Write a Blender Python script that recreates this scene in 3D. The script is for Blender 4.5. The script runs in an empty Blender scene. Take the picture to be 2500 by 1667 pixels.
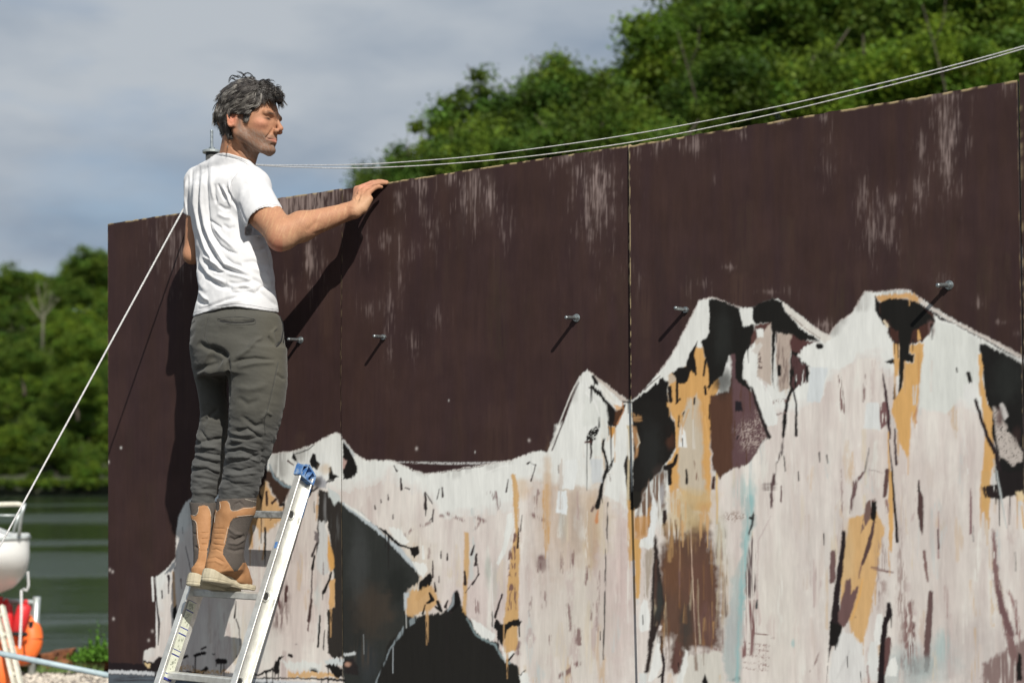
import bpy, bmesh, math, random
import numpy as np
from mathutils import Vector, Matrix
R = math.radians
C_ = bpy.context.scene.collection
scene = bpy.context.scene

# ------------------------------------------------------------------ camera
F = 3600.0; PPX = 1250.0; PITCH = R(1.7); ROLL = R(-0.5); HZ = 1130.0
PPY = HZ - F*math.tan(PITCH)
CAM = np.array([0, 0, 1.6])
FW = np.array([0, math.cos(PITCH), math.sin(PITCH)])
_up0 = np.array([0, -math.sin(PITCH), math.cos(PITCH)]); _rt0 = np.array([1., 0, 0])
RT = _rt0*math.cos(ROLL) + _up0*math.sin(ROLL)
UP = _up0*math.cos(ROLL) - _rt0*math.sin(ROLL)
cd = bpy.data.cameras.new('camera'); cam = bpy.data.objects.new('camera', cd); C_.objects.link(cam)
cd.sensor_width = 36; cd.lens = F*36/2500; cd.clip_start = 0.1; cd.clip_end = 6000
cd.shift_y = (PPY - 833.5)/2500.0
m = Matrix.Identity(4)
for i, ax in enumerate((RT, UP, -FW)):
    for j in range(3): m[j][i] = ax[j]
m[0][3], m[1][3], m[2][3] = CAM
cam.matrix_world = m
cd.dof.use_dof = True; cd.dof.focus_distance = 4.88; cd.dof.aperture_fstop = 2.8
scene.camera = cam

# ------------------------------------------------------------------ world and sun
SUN = np.array([0.27, -0.72, 0.64]); SUN = SUN/np.linalg.norm(SUN)
ELEV = math.asin(SUN[2]); AZ = math.atan2(SUN[0], SUN[1])
sl = bpy.data.lights.new('sun', 'SUN'); sl.energy = 5.0; sl.angle = R(0.53); sl.color = (1.0, 0.955, 0.88)
so = bpy.data.objects.new('sun', sl); C_.objects.link(so)
so.rotation_euler = Vector(SUN).to_track_quat('Z', 'Y').to_euler(); so.location = (10, -20, 30)
w = bpy.data.worlds.new('World'); scene.world = w; w.use_nodes = True
nt = w.node_tree; nt.nodes.clear()
def wn(t, **k):
    n = nt.nodes.new(t)
    for a, b in k.items(): setattr(n, a, b)
    return n
sky = wn('ShaderNodeTexSky', sky_type='NISHITA', sun_disc=False, sun_elevation=ELEV, sun_rotation=AZ)
sky.air_density = 1.0; sky.dust_density = 1.2; sky.ozone_density = 1.2
tc = wn('ShaderNodeTexCoord')
mp = wn('ShaderNodeMapping'); mp.inputs['Scale'].default_value = (1.0, 1.0, 2.6); mp.inputs['Location'].default_value = (5.3, 3.1, 0.7)
nt.links.new(tc.outputs['Generated'], mp.inputs['Vector'])
n1 = wn('ShaderNodeTexNoise'); n1.inputs['Scale'].default_value = 2.0; n1.inputs['Detail'].default_value = 6; n1.inputs['Roughness'].default_value = 0.5; n1.inputs['Distortion'].default_value = 0.25
n2 = wn('ShaderNodeTexNoise'); n2.inputs['Scale'].default_value = 4.2; n2.inputs['Detail'].default_value = 5; n2.inputs['Roughness'].default_value = 0.5
nt.links.new(mp.outputs['Vector'], n1.inputs['Vector']); nt.links.new(mp.outputs['Vector'], n2.inputs['Vector'])
r1 = wn('ShaderNodeValToRGB'); r1.color_ramp.elements[0].position = 0.36; r1.color_ramp.elements[1].position = 0.5
nt.links.new(n1.outputs['Fac'], r1.inputs['Fac'])
r2 = wn('ShaderNodeValToRGB')
r2.color_ramp.elements[0].position = 0.30; r2.color_ramp.elements[0].color = (2.35, 3.1, 4.15, 1)
r2.color_ramp.elements[1].position = 0.60; r2.color_ramp.elements[1].color = (5.1, 5.55, 6.05, 1)
nt.links.new(n2.outputs['Fac'], r2.inputs['Fac'])
mx = wn('ShaderNodeMix', data_type='RGBA')
sc_ = wn('ShaderNodeMix', data_type='RGBA', blend_type='MULTIPLY'); sc_.inputs[0].default_value = 1.0
nt.links.new(sky.outputs[0], sc_.inputs[6]); sc_.inputs[7].default_value = (1, 1, 1, 1)
nt.links.new(r1.outputs['Color'], mx.inputs[0]); nt.links.new(sc_.outputs[2], mx.inputs[6]); nt.links.new(r2.outputs['Color'], mx.inputs[7])
bg = wn('ShaderNodeBackground'); bg.inputs['Strength'].default_value = 0.088
nt.links.new(mx.outputs[2], bg.inputs['Color'])
ow = wn('ShaderNodeOutputWorld'); nt.links.new(bg.outputs[0], ow.inputs[0])
vs = scene.view_settings; vs.view_transform = 'Standard'; vs.look = 'None'; vs.exposure = 0.08; vs.gamma = 1; vs.use_curve_mapping = False
scene.cycles.max_bounces = 6; scene.cycles.transparent_max_bounces = 8
scene.cycles.use_denoising = True

# ------------------------------------------------------------------ projection helpers
def ray(u, v): return FW + RT*(u-PPX)/F - UP*(v-PPY)/F
def at(u, v, depth): return CAM + ray(u, v)*depth
def plane_hit(u, v, Q, n):
    r = ray(u, v); return CAM + r*(((Q-CAM)@n)/(r@n))
def proj_arr(P):
    d = P - CAM; z = d@FW
    return PPX + F*(d@RT)/z, PPY - F*(d@UP)/z
PHI = R(34)
WU = np.array([math.cos(PHI), -math.sin(PHI), 0]); WN = np.array([-math.sin(PHI), -math.cos(PHI), 0]); ZV = np.array([0, 0, 1.])
P0 = CAM + ray(262, 900)*6.0
def wall(u, v, d=0.0): return plane_hit(u, v, P0 + WN*d, WN)      # point at distance d in front of the wall
def st(P): return (P-P0)@WU, P[2]

# ------------------------------------------------------------------ object helpers
def link(o, parent=None):
    C_.objects.link(o)
    if parent is not None: o.parent = parent
    return o
def mesh_obj(name, verts, faces, mat=None, parent=None, smooth=False, cols=None, mats=None, midx=None):
    me = bpy.data.meshes.new(name)
    verts = np.asarray(verts, dtype=np.float32)
    if isinstance(faces, np.ndarray) and faces.ndim == 2:
        k = faces.shape[1]; nf = len(faces)
        me.vertices.add(len(verts)); me.vertices.foreach_set('co', verts.ravel())
        me.loops.add(nf*k); me.loops.foreach_set('vertex_index', faces.astype(np.int32).ravel())
        me.polygons.add(nf); me.polygons.foreach_set('loop_start', np.arange(0, nf*k, k, dtype=np.int32))
        me.polygons.foreach_set('loop_total', np.full(nf, k, dtype=np.int32))
        me.update(calc_edges=True)
    else:
        me.from_pydata([tuple(map(float, v)) for v in verts], [], [tuple(int(i) for i in f) for f in faces]); me.update()
    if mats:
        for x in mats: me.materials.append(x)
        me.polygons.foreach_set('material_index', np.asarray(midx, dtype=np.int32))
    elif mat: me.materials.append(mat)
    if smooth: me.polygons.foreach_set('use_smooth', np.ones(len(me.polygons), dtype=bool))
    if cols is not None:
        a = me.color_attributes.new('col', 'FLOAT_COLOR', 'POINT')
        c4 = np.ones((len(verts), 4), dtype=np.float32); c4[:, :3] = cols
        a.data.foreach_set('color', c4.ravel())
    me.validate()
    return link(bpy.data.objects.new(name, me), parent)
def tag(o, label=None, cat=None, group=None, kind=None):
    if label: o['label'] = label
    if cat: o['category'] = cat
    if group: o['group'] = group
    if kind: o['kind'] = kind
    return o
def empty(name, loc=(0, 0, 0)):
    o = bpy.data.objects.new(name, None); C_.objects.link(o); o.location = loc
    bpy.context.view_layer.update() if False else None
    o.empty_display_size = 0.1
    return o
class MB:
    """collects simple solids, builds one mesh"""
    def __init__(s): s.v = []; s.f = []; s.n = 0
    def add(s, v, f):
        v = np.asarray(v, float)
        s.v.append(v); s.f += [tuple(i+s.n for i in q) for q in f]; s.n += len(v)
    def box(s, c, ax, ay, az):   # centre and three half-axis vectors
        c = np.asarray(c, float); v = [c+i*ax+j*ay+k*az for i in (-1, 1) for j in (-1, 1) for k in (-1, 1)]
        s.add(v, [(0, 1, 3, 2), (4, 6, 7, 5), (0, 4, 5, 1), (2, 3, 7, 6), (0, 2, 6, 4), (1, 5, 7, 3)])
    def prism(s, prof, o, ax, ay, ext):   # 2D profile swept along ext, closed
        o = np.asarray(o, float); n = len(prof)
        a = [o + p[0]*ax + p[1]*ay for p in prof]; b = [p+ext for p in a]
        s.add(a+b, [(i, (i+1) % n, n+(i+1) % n, n+i) for i in range(n)] + [tuple(range(n))[::-1], tuple(range(n, 2*n))])
    def tube(s, pts, r, k=8, cap=True):
        pts = [np.asarray(p, float) for p in pts]; n = len(pts)
        rr = r if hasattr(r, '__len__') else [r]*n
        ref = None; vs = []
        for i, p in enumerate(pts):
            t = pts[min(i+1, n-1)] - pts[max(i-1, 0)]; t = t/(np.linalg.norm(t)+1e-12)
            if ref is None:
                ref = np.array([0, 0, 1.]) if abs(t[2]) < .9 else np.array([1., 0, 0])
            x = ref - t*(ref@t); x /= np.linalg.norm(x); y = np.cross(t, x); ref = x
            for j in range(k):
                a = 2*math.pi*j/k; vs.append(p + rr[i]*(x*math.cos(a)+y*math.sin(a)))
        fs = [(i*k+j, i*k+(j+1) % k, (i+1)*k+(j+1) % k, (i+1)*k+j) for i in range(n-1) for j in range(k)]
        if cap: fs += [tuple(range(k))[::-1], tuple(range((n-1)*k, n*k))]
        s.add(vs, fs)
    def build(s, name, mat, parent=None, smooth=False):
        return mesh_obj(name, np.concatenate(s.v), s.f, mat, parent, smooth)
def bevel(o, w=0.001, seg=2):
    md = o.modifiers.new('bevel', 'BEVEL'); md.width = w; md.segments = seg; md.limit_method = 'ANGLE'; md.angle_limit = R(40); return o

# ------------------------------------------------------------------ materials
def srgb(c):
    c = np.asarray(c, float)/255.0
    return np.where(c <= 0.04045, c/12.92, ((c+0.055)/1.055)**2.4)
class NM:
    def __init__(s, name):
        s.m = bpy.data.materials.new(name); s.m.use_nodes = True; s.t = s.m.node_tree
        s.b = s.t.nodes['Principled BSDF']
    def n(s, t, **k):
        x = s.t.nodes.new(t)
        for a, b in k.items(): setattr(x, a, b)
        return x
    def l(s, a, b): s.t.links.new(a, b)
    def noise(s, scale, detail=4, rough=.55, stretch=None, coord='Object'):
        tc = s.n('ShaderNodeTexCoord'); x = s.n('ShaderNodeTexNoise')
        x.inputs['Scale'].default_value = scale; x.inputs['Detail'].default_value = detail; x.inputs['Roughness'].default_value = rough
        if stretch:
            mp = s.n('ShaderNodeMapping'); mp.inputs['Scale'].default_value = stretch
            s.l(tc.outputs[coord], mp.inputs['Vector']); s.l(mp.outputs['Vector'], x.inputs['Vector'])
        else: s.l(tc.outputs[coord], x.inputs['Vector'])
        return x.outputs['Fac']
    def ramp(s, fac, stops):
        r = s.n('ShaderNodeValToRGB'); e = r.color_ramp.elements
        while len(e) < len(stops): e.new(0.5)
        for i, (p, c) in enumerate(stops):
            e[i].position = p; e[i].color = (*c[:3], 1) if hasattr(c, '__len__') else (c, c, c, 1)
        s.l(fac, r.inputs['Fac']); return r.outputs['Color']
    def mix(s, fac, a, b, mode='MIX'):
        x = s.n('ShaderNodeMix', data_type='RGBA', blend_type=mode)
        for i, v in ((0, fac), (6, a), (7, b)):
            if isinstance(v, (int, float)): x.inputs[i].default_value = v
            elif isinstance(v, (tuple, list, np.ndarray)): x.inputs[i].default_value = (*[float(q) for q in v[:3]], 1)
            else: s.l(v, x.inputs[i])
        return x.outputs[2]
    def bump(s, h, strength=.3, dist=.01):
        b = s.n('ShaderNodeBump'); b.inputs['Strength'].default_value = strength; b.inputs['Distance'].default_value = dist
        s.l(h, b.inputs['Height']); s.l(b.outputs[0], s.b.inputs['Normal'])
    def set(s, **k):
        for a, v in k.items():
            i = s.b.inputs[a.replace('_', ' ')]
            if isinstance(v, (int, float)): i.default_value = v
            elif isinstance(v, (tuple, list, np.ndarray)): i.default_value = (*[float(q) for q in v[:3]], 1)
            else: s.l(v, i)
        return s
def simple(name, col, rough=.6, metal=0, nscale=30, namp=.25, bump=.15, bd=.002, stretch=None, spec=.5):
    q = NM(name); f = q.noise(nscale, 5, .6, stretch)
    c = np.asarray(col, float)
    q.set(Base_Color=q.ramp(f, [(.3, c*(1-namp)), (.7, np.minimum(c*(1+namp), 1))]), Roughness=rough, Metallic=metal)
    q.b.inputs['Specular IOR Level'].default_value = spec
    q.bump(f, bump, bd); return q.m
def vcol_mat(name, rough=.6, nscale=60, namp=.12, bump=.2, bd=.002, stretch=None, spec=.5, attr='col'):
    q = NM(name); a = q.n('ShaderNodeAttribute', attribute_name=attr)
    f = q.noise(nscale, 5, .6, stretch)
    g = q.ramp(f, [(.25, 1-namp), (.75, 1+namp)])
    q.set(Base_Color=q.mix(1.0, a.outputs['Color'], g, 'MULTIPLY'), Roughness=rough)
    q.b.inputs['Specular IOR Level'].default_value = spec
    q.bump(f, bump, bd); return q.m
rng = np.random.default_rng(7)
random.seed(7)
# ------------------------------------------------------------------ ground, water, hills
def vnoise(x, y, seed=0, octaves=4, lac=2.0, gain=.5):
    out = np.zeros_like(x, dtype=float); amp = 1.; tot = 0.
    r = np.random.default_rng(seed); tab = r.random((256, 256))
    for o in range(octaves):
        xi = np.floor(x).astype(int); yi = np.floor(y).astype(int); fx = x-xi; fy = y-yi
        fx = fx*fx*(3-2*fx); fy = fy*fy*(3-2*fy)
        g = lambda i, j: tab[(xi+i) % 256, (yi+j) % 256]
        out += amp*((g(0, 0)*(1-fx)+g(1, 0)*fx)*(1-fy) + (g(0, 1)*(1-fx)+g(1, 1)*fx)*fy)
        tot += amp; amp *= gain; x = x*lac+17.3; y = y*lac+5.7
    return out/tot
WZ = -2.0
def grid_mesh(name, xs, ys, zf, mat, parent=None, smooth=True):
    X, Y = np.meshgrid(xs, ys, indexing='ij'); Z = zf(X, Y)
    nx, ny = len(xs), len(ys); i = np.arange(nx*ny).reshape(nx, ny)
    f = np.stack([i[:-1, :-1], i[1:, :-1], i[1:, 1:], i[:-1, 1:]], -1).reshape(-1, 4)
    return mesh_obj(name, np.stack([X, Y, Z], -1).reshape(-1, 3), f, mat, parent, smooth)
# quay edge line: passes behind the wall, the estuary lies beyond it on the left
def quay_y(x): return 11.9 + 0.06*x
q = NM('gravel'); f = q.noise(38, 6, .7); f2 = q.noise(3, 3)
tg_ = q.n('ShaderNodeTexCoord'); sx_ = q.n('ShaderNodeSeparateXYZ'); q.l(tg_.outputs['Object'], sx_.inputs[0]); mr_ = q.n('ShaderNodeMapRange'); q.l(sx_.outputs['Y'], mr_.inputs[0]); mr_.inputs[1].default_value = 7.4; mr_.inputs[2].default_value = 9.  # unseen near ground darkened to cut light bounced onto the boards
c = q.ramp(f, [(.3, (.16, .14, .12)), (.5, (.34, .30, .26)), (.72, (.55, .50, .44))])
c2_ = q.mix(q.ramp(f2, [(.4, 0.), (.65, .5)]), c, (.30, .27, .23)); q.set(Base_Color=q.mix(mr_.outputs[0], (.075, .07, .064), c2_), Roughness=.95); q.bump(f, .6, .02); M_GRAVEL = q.m
q = NM('forest_floor'); f = q.noise(.6, 5); q.set(Base_Color=q.ramp(f, [(.3, (.02, .028, .012)), (.7, (.05, .055, .03))]), Roughness=.95); M_EARTH = q.m
q = NM('water'); q.set(Base_Color=(.028, .042, .026), Roughness=.06); q.b.inputs['IOR'].default_value = 1.33
f = q.noise(.55, 6, .7, (.5, 1.6, 1)); pt_ = q.noise(.03, 4, .6, (.35, 2.2, 1))
msk_ = q.ramp(pt_, [(.46, .10), (.58, .9)]); hm_ = q.mix(1., f, msk_, 'MULTIPLY')
q.set(Roughness=q.ramp(pt_, [(.45, .05), (.56, .22)])); q.bump(hm_, 1., .34); M_WATER = q.m
def gz(X, Y):
    z = (vnoise(X*1.4, Y*1.4, 3)-.5)*.05
    e = np.clip((Y-quay_y(X))/.12, 0, 1)
    right = np.clip((X-8)/6, 0, 1)
    return z*(1-e) - e*(2.6)*(1-right)
xs = np.concatenate([np.linspace(-400, -20, 16), np.linspace(-18, 14, 70), np.linspace(16, 400, 30)])
ys = np.concatenate([np.linspace(-120, -5, 12), np.linspace(-3, 11, 40), np.linspace(11.1, 13.2, 26), np.linspace(14, 32, 8)])
tag(grid_mesh('ground', xs, ys, gz, M_GRAVEL), 'pale gravel quay ground', kind='structure')
g = mesh_obj('water', [(-500, 12.4, WZ), (500, 12.4, WZ), (500, 900, WZ), (-500, 900, WZ)], [(0, 1, 2, 3)], M_WATER)
tag(g, 'green estuary water', kind='structure')
# loose stones near the quay edge
def pebbles():
    r = np.random.default_rng(5); V = []; Fc = []; n = 0
    base = np.array([(1, 0, 0), (-1, 0, 0), (0, 1, 0), (0, -1, 0), (0, 0, 1), (0, 0, -1)], float)
    fc = [(0, 2, 4), (2, 1, 4), (1, 3, 4), (3, 0, 4), (2, 0, 5), (1, 2, 5), (3, 1, 5), (0, 3, 5)]
    N_ = 5000
    for i in range(N_):
        x = r.uniform(-5.6, -1.6); y = r.uniform(8.2, 11.75+.06*x)
        s = r.uniform(.008, .03); v = base*np.array([s*r.uniform(.8, 1.5), s*r.uniform(.8, 1.5), s*.7])
        a = r.uniform(0, 6.28); ca, sa = math.cos(a), math.sin(a)
        v = np.stack([v[:, 0]*ca-v[:, 1]*sa, v[:, 0]*sa+v[:, 1]*ca, v[:, 2]], -1) + np.array([x, y, .012+(vnoise(np.array([x*1.4]), np.array([y*1.4]), 3)[0]-.5)*.05])
        V.append(v); Fc.append(np.array(fc)+n); n += 6
    o = mesh_obj('gravel_stones', np.concatenate(V), np.concatenate(Fc), simple('stone', (.50, .45, .38), .9, nscale=9, namp=.5), smooth=False)
    tag(o, 'loose pale stones lying on the quay', kind='stuff')
pebbles()

# hills
def far_h(X, Y):
    # far bank on the left: rises beyond y ~ 186
    t = np.clip((Y-188)/62, 0, 1)
    return WZ-1.5 + t*(27 + 5*vnoise(X/40., Y/40., 9)) + np.clip((Y-187)/3, 0, 1)*2.4
xs = np.linspace(-260, 60, 90); ys = np.linspace(184, 330, 50)
tag(grid_mesh('far_hillside', xs, ys, far_h, M_EARTH), 'wooded hillside on the far bank of the estuary', kind='structure')
def near_h(X, Y):
    # wooded slope behind the wall on the right
    a = (X + .15*Y)*0.6
    s = np.clip(a, 0, 26)
    return WZ - .6 + s*(.9 + .2*vnoise(X/12., Y/12., 4))
xs = np.linspace(-14, 110, 80); ys = np.linspace(34, 150, 60)
tag(grid_mesh('hillside', xs, ys, near_h, M_EARTH), 'wooded slope rising behind the painted wall', kind='structure')

# ------------------------------------------------------------------ trees
q = NM('leaf'); a = q.n('ShaderNodeAttribute', attribute_name='col')
oi = q.n('ShaderNodeObjectInfo')
tint = q.ramp(oi.outputs['Random'], [(0, (.55, .62, .5)), (.4, (.8, .85, .75)), (.75, (1.0, 1.05, .75)), (1, (1.12, 1.15, .72))])
lc = q.mix(1., a.outputs['Color'], tint, 'MULTIPLY')
q.set(Base_Color=lc, Roughness=.55)
q.b.inputs['Specular IOR Level'].default_value = .15
tr = q.n('ShaderNodeBsdfTranslucent'); q.l(lc, tr.inputs['Color'])
ms = q.n('ShaderNodeMixShader'); ms.inputs[0].default_value = .3
out = q.t.nodes['Material Output']; q.l(q.b.outputs[0], ms.inputs[1]); q.l(tr.outputs[0], ms.inputs[2]); q.l(ms.outputs[0], out.inputs[0])
M_LEAF = q.m
M_BARK = simple('bark', (.07, .055, .04), .9, nscale=6, namp=.4, stretch=(1, 1, .25), bump=.6, bd=.03)
M_DEAD = simple('dead_wood', (.13, .13, .085), .9, nscale=6, namp=.3)
def crown_mesh(seed, nclump=90, per=110, leaf=.16, squash=.95, hollow=.55, clump_r=.9):
    r = np.random.default_rng(seed)
    # main lobes give an uneven outline, in a unit crown radius of 4
    lob = []
    for i in range(9):
        a = r.uniform(0, 6.28); e = r.uniform(-.35, .9); q_ = r.uniform(1.3, 2.7)
        lob.append((np.array([math.cos(a)*math.cos(e)*q_, math.sin(a)*math.cos(e)*q_, math.sin(e)*q_*1.1]), r.uniform(1.1, 1.9)))
    lob.append((np.zeros(3), 2.2))
    V = []; Cc = []
    for k in range(nclump):
        c, rad = lob[r.integers(len(lob))]
        d = r.normal(size=3); d /= np.linalg.norm(d)
        cc = c + d*rad*(r.uniform(hollow, 1.0)); cc[2] *= squash
        br = r.uniform(.55, 1.4); hue = r.uniform(-1, 1)
        n = int(per*r.uniform(.6, 1.4)); cr = clump_r*r.uniform(.55, 1.15)
        p = r.normal(size=(n, 3))*cr*.42*np.array([1.1, 1.1, .82]) + cc
        ax = r.normal(size=(n, 3)); ax[:, 2] *= .6; ax /= np.linalg.norm(ax, axis=1)[:, None]
        b = np.cross(ax, r.normal(size=(n, 3))); b /= np.linalg.norm(b, axis=1)[:, None]
        s = leaf*r.uniform(.6, 1.4, size=(n, 1))
        quad = np.stack([p-ax*s, p+b*s*.55, p+ax*s, p-b*s*.55], 1)
        V.append(quad.reshape(-1, 3))
        col = np.array([.102, .160, .024])*br*(1+hue*np.array([.25, .06, -.1]))
        cl = col[None]*r.uniform(.88, 1.12, size=(n, 1)); Cc.append(np.repeat(cl, 4, 0))
    V = np.concatenate(V); F_ = np.arange(len(V)).reshape(-1, 4)
    return V, F_, np.concatenate(Cc)
def trunk_mb(seed, h, r0, spread=2.2, nb=7):
    r = np.random.default_rng(seed); mb = MB()
    pts = [np.array([0, 0, -h*1.15])]
    for i in range(1, 7):
        pts.append(np.array([r.normal()*.12*i, r.normal()*.12*i, -h*1.15 + h*1.35*i/6]))
    mb.tube(pts, [r0*(1-.12*i) for i in range(7)], 7)
    for b in range(nb):
        i = 3 + b % 4; a = r.uniform(0, 6.28); p = pts[i]; ln = r.uniform(.6, 1.)*spread
        d = np.array([math.cos(a), math.sin(a), r.uniform(.3, 1.)])
        mb.tube([p, p+d*ln*.5, p+d*ln*.95+np.array([0, 0, .35])], [r0*.42, r0*.28, r0*.1], 5)
    return mb
crowns = []
for sd, kw in ((11, dict(nclump=190, per=170, leaf=.105)), (23, dict(nclump=200, per=160, hollow=.65, leaf=.105)), (37, dict(nclump=230, per=150, leaf=.10)), (41, dict(nclump=120, per=150, hollow=.75, clump_r=.7, leaf=.10))):
    V, F_, cc = crown_mesh(sd, **kw)
    o = mesh_obj('crown', V, F_, M_LEAF, None, False, cc); t = trunk_mb(sd+1, 4.2, .22).build('trunk', M_BARK, None, True)
    crowns.append((o.data, t.data)); bpy.data.objects.remove(o); bpy.data.objects.remove(t)
def tree(p, s, variant, rot, label, group=None, sz=1.0, cat='tree', name='broadleaf_tree'):
    """crown centre p, scale s (crown radius about 4*s)"""
    e = empty(name, (0, 0, 0))
    e.location = tuple(p); e.rotation_euler = (0, 0, rot); e.scale = (s, s, s*sz)
    cm, tm = crowns[variant]
    link(bpy.data.objects.new('crown', cm), e); link(bpy.data.objects.new('trunk', tm), e)
    tag(e, label, cat, group); return e
# trees behind the wall, placed on the slope (px, py, depth, radius m, variant)
near = [
 (1112, 420, 52, 3.4, 3, 'airy tree with sky gaps, leftmost of the tall trees above the wall'),
 (1262, 345, 54, 3.4, 3, 'loose tree with sky showing through, second from the left above the wall'),
 (1400, 300, 56, 3.4, 0, 'round dark tree standing left of the tall trees, above the middle panel'),
 (985, 475, 50, 2.2, 0, 'low bushy tree just beyond the hand on the wall'),
 (1215, 480, 49, 2.7, 1, 'low green tree behind the wires, left of the middle seam'),
 (1440, 400, 48, 3.0, 2, 'bright green tree low above the middle panel of the wall'),
 (1668, 235, 58, 4.2, 1, 'tall tree whose top leans toward the open sky'),
 (1590, 400, 47, 2.8, 2, 'bright low tree just right of the middle seam'),
 (1780, 50, 66, 4.4, 0, 'tall tree at the skyline where the wood meets the sky'),
 (1850, 110, 60, 4.6, 2, 'broad dark tree right of the skyline tree'),
 (1790, 300, 52, 3.3, 1, 'mid green tree under the broad dark tree'),
 (1960, 260, 53, 3.5, 0, 'tree of medium green above the right panel, under the wires'),
 (2060, 60, 62, 4.6, 1, 'large dark tree high on the slope right of centre'),
 (2150, 250, 52, 3.5, 2, 'leafy tree behind the wires over the right panel'),
 (2260, 90, 58, 4.4, 0, 'tree with yellow green leaves near the top right'),
 (2330, 260, 50, 3.0, 1, 'low tree just above the right panel near its corner'),
 (2440, 50, 56, 4.2, 2, 'bright leafed tree in the top right corner'),
 (2480, 200, 54, 3.6, 0, 'dark tree at the right edge under the wires'),
 (1625, 190, 70, 2.9, 3, 'slender airy tree standing left of the skyline crown'),
]
for i, (u, v, d, rr, k, lab) in enumerate(near):
    tree(at(u, v, d), rr/4., k, i*1.7, lab, 'trees on the slope behind the wall', sz=1.0)
for i in range(18):   # deeper rows closing the wood
    r_ = np.random.default_rng(100+i)
    u = 1800 + (i % 9)*130 + r_.uniform(-30, 30); v = (40 if i < 9 else -160) + r_.uniform(-60, 60) + (i % 3)*60
    d = 74 + r_.uniform(-5, 12)
    tree(at(u, v, d), r_.uniform(4.6, 5.6)/4., int(r_.integers(3)), r_.uniform(0, 6), 'dense dark tree deep in the wood behind the nearer crowns', 'deeper trees of the wood behind the wall')
# far bank wood
rf = np.random.default_rng(77); used_lab = set()
ROWW = ["at the waterline", "just above the waterline", "low on the slope", "a third up the slope", "a little below mid slope", "at mid slope", "a little above mid slope", "high on the slope", "just under the crest", "on the crest"]
def far_label(u, row):
    col = ['cut by the photo edge', 'near the left photo edge', 'left of the bare tree', 'in line with the bare tree', 'right of the bare tree', 'nearer to the wall', 'touching the wall edge', 'just behind the wall', 'farther behind the wall'][min(max(int((u+54)/46), 0), 8)]
    l = 'far bank tree ' + ROWW[row] + ', ' + col
    if l in used_lab: l = 'smaller ' + l
    if l in used_lab: l = 'third ' + l[8:]
    used_lab.add(l); return l
def skyline(u): return np.interp(u, [-300, 0, 60, 150, 190, 262, 500, 900, 1300], [640, 668, 650, 665, 620, 612, 640, 700, 800])
cnt = 0
for row, (dep, base) in enumerate(((191, 1160), (194, 1112), (198, 1062), (204, 1008), (210, 954), (217, 900), (224, 846), (231, 795), (238, 745))):
    for k in range(7):
        u = -60 + k*58 + rf.uniform(-16, 16) + (row % 2)*28
        v = base + rf.uniform(-22, 22)
        rad = rf.uniform(3.2, 4.6) if row > 0 else rf.uniform(2.2, 3.6)
        tree(at(u, v, dep+rf.uniform(-3, 3)), rad/4., int(rf.integers(4)), rf.uniform(0, 6.3), far_label(u, row), 'trees of the wood on the far bank'); cnt += 1
for k in range(7):
    u = -60 + k*58 + rf.uniform(-12, 12)
    tree(at(u, skyline(u)+64, 250), rf.uniform(4.8, 6.0)/4., int(rf.integers(3)), rf.uniform(0, 6.3), far_label(u, 9), 'trees along the crest of the far bank')
tree(at(232, 655, 240), 1.25, 2, 1.0, 'dark tree standing highest on the far skyline beside the wall edge', 'trees along the crest of the far bank')
for (u, v, s, lab) in ((205, 850, 1.0, 'bright green tree halfway up the far bank, beside the wall edge'), (190, 940, .95, 'bright green tree below the other bright one on the far bank'), (60, 880, .95, 'yellow green tree on the far bank at the left edge of the photo')):
    tree(at(u, v, 190), s, 2, 2.0, lab, None)
# pale bare tree on the far bank
e = empty('bare_tree', tuple(at(103, 790, 207))); mb = MB(); r = np.random.default_rng(3)
mb.tube([(0, 0, -5), (.1, 0, 0), (.3, 0, 1.5)], [.24, .19, .14], 6)
for a, ln in ((-.6, 4), (-.25, 5), (.3, 4.6), (.7, 3.6), (.1, 5.2), (-.9, 2.6)):
    p = np.array([.1, 0, .2+r.uniform(0, 1)]); d = np.array([math.sin(a), r.uniform(-.3, .3), math.cos(a)])
    mb.tube([p, p+d*ln*.4, p+d*ln*.75+np.array([0, 0, .3]), p+d*ln], [.13, .09, .05, .02], 5)
    for b in range(4):
        q0 = p+d*ln*(.4+.15*b); mb.tube([q0, q0+np.array([r.uniform(-1, 1), r.uniform(-.6, .6), r.uniform(.5, 1.3)])], [.06, .02], 4)
mb.build('trunk', M_DEAD, e, True); tag(e, 'pale bare tree with forked limbs on the far bank', 'tree')
# dead limbs visible in the near wood
for (u, v, d, lab) in ((1680, 170, 50, 'thin pale bare trunk rising through leaves above the right of the middle seam'), (2280, 110, 46, 'thin bare branch in front of dark leaves near the top right')):
    e = empty('bare_sapling', tuple(at(u, v, d))); mb = MB()
    mb.tube([(0.6, 0, -3.6), (.3, 0, -1.2), (0, 0, 0), (-.35, 0, 1.3)], [.028, .024, .02, .01], 5)
    mb.tube([(0, 0, 0), (.35, .1, .8), (.4, 0, 1.5)], [.02, .014, .008], 4)
    mb.build('trunk', M_BARK, e, True); tag(e, lab, 'tree')
# scrub at the far waterline
V, F_, cc = crown_mesh(55, nclump=60, per=60, leaf=.22, squash=.5)
om = mesh_obj('foliage', V, F_, M_LEAF, None, False, cc); mesh_ = om.data; bpy.data.objects.remove(om)
for k in range(7):
    e = bpy.data.objects.new('waterside_bush', mesh_); link(e); e.location = tuple(at(-30+k*50, 1182, 187)); e.scale = (.55, .5, .45); e.rotation_euler = (0, 0, k*1.3)
    tag(e, 'low bush hanging over the far waterline, ' + ['beyond the left edge', 'above the boat rail', 'right of the boat rail', 'below the bare tree', 'right of the bare tree', 'left of the wall edge', 'hidden behind the wall edge'][k], 'bush', 'bushes along the far waterline')
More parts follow.
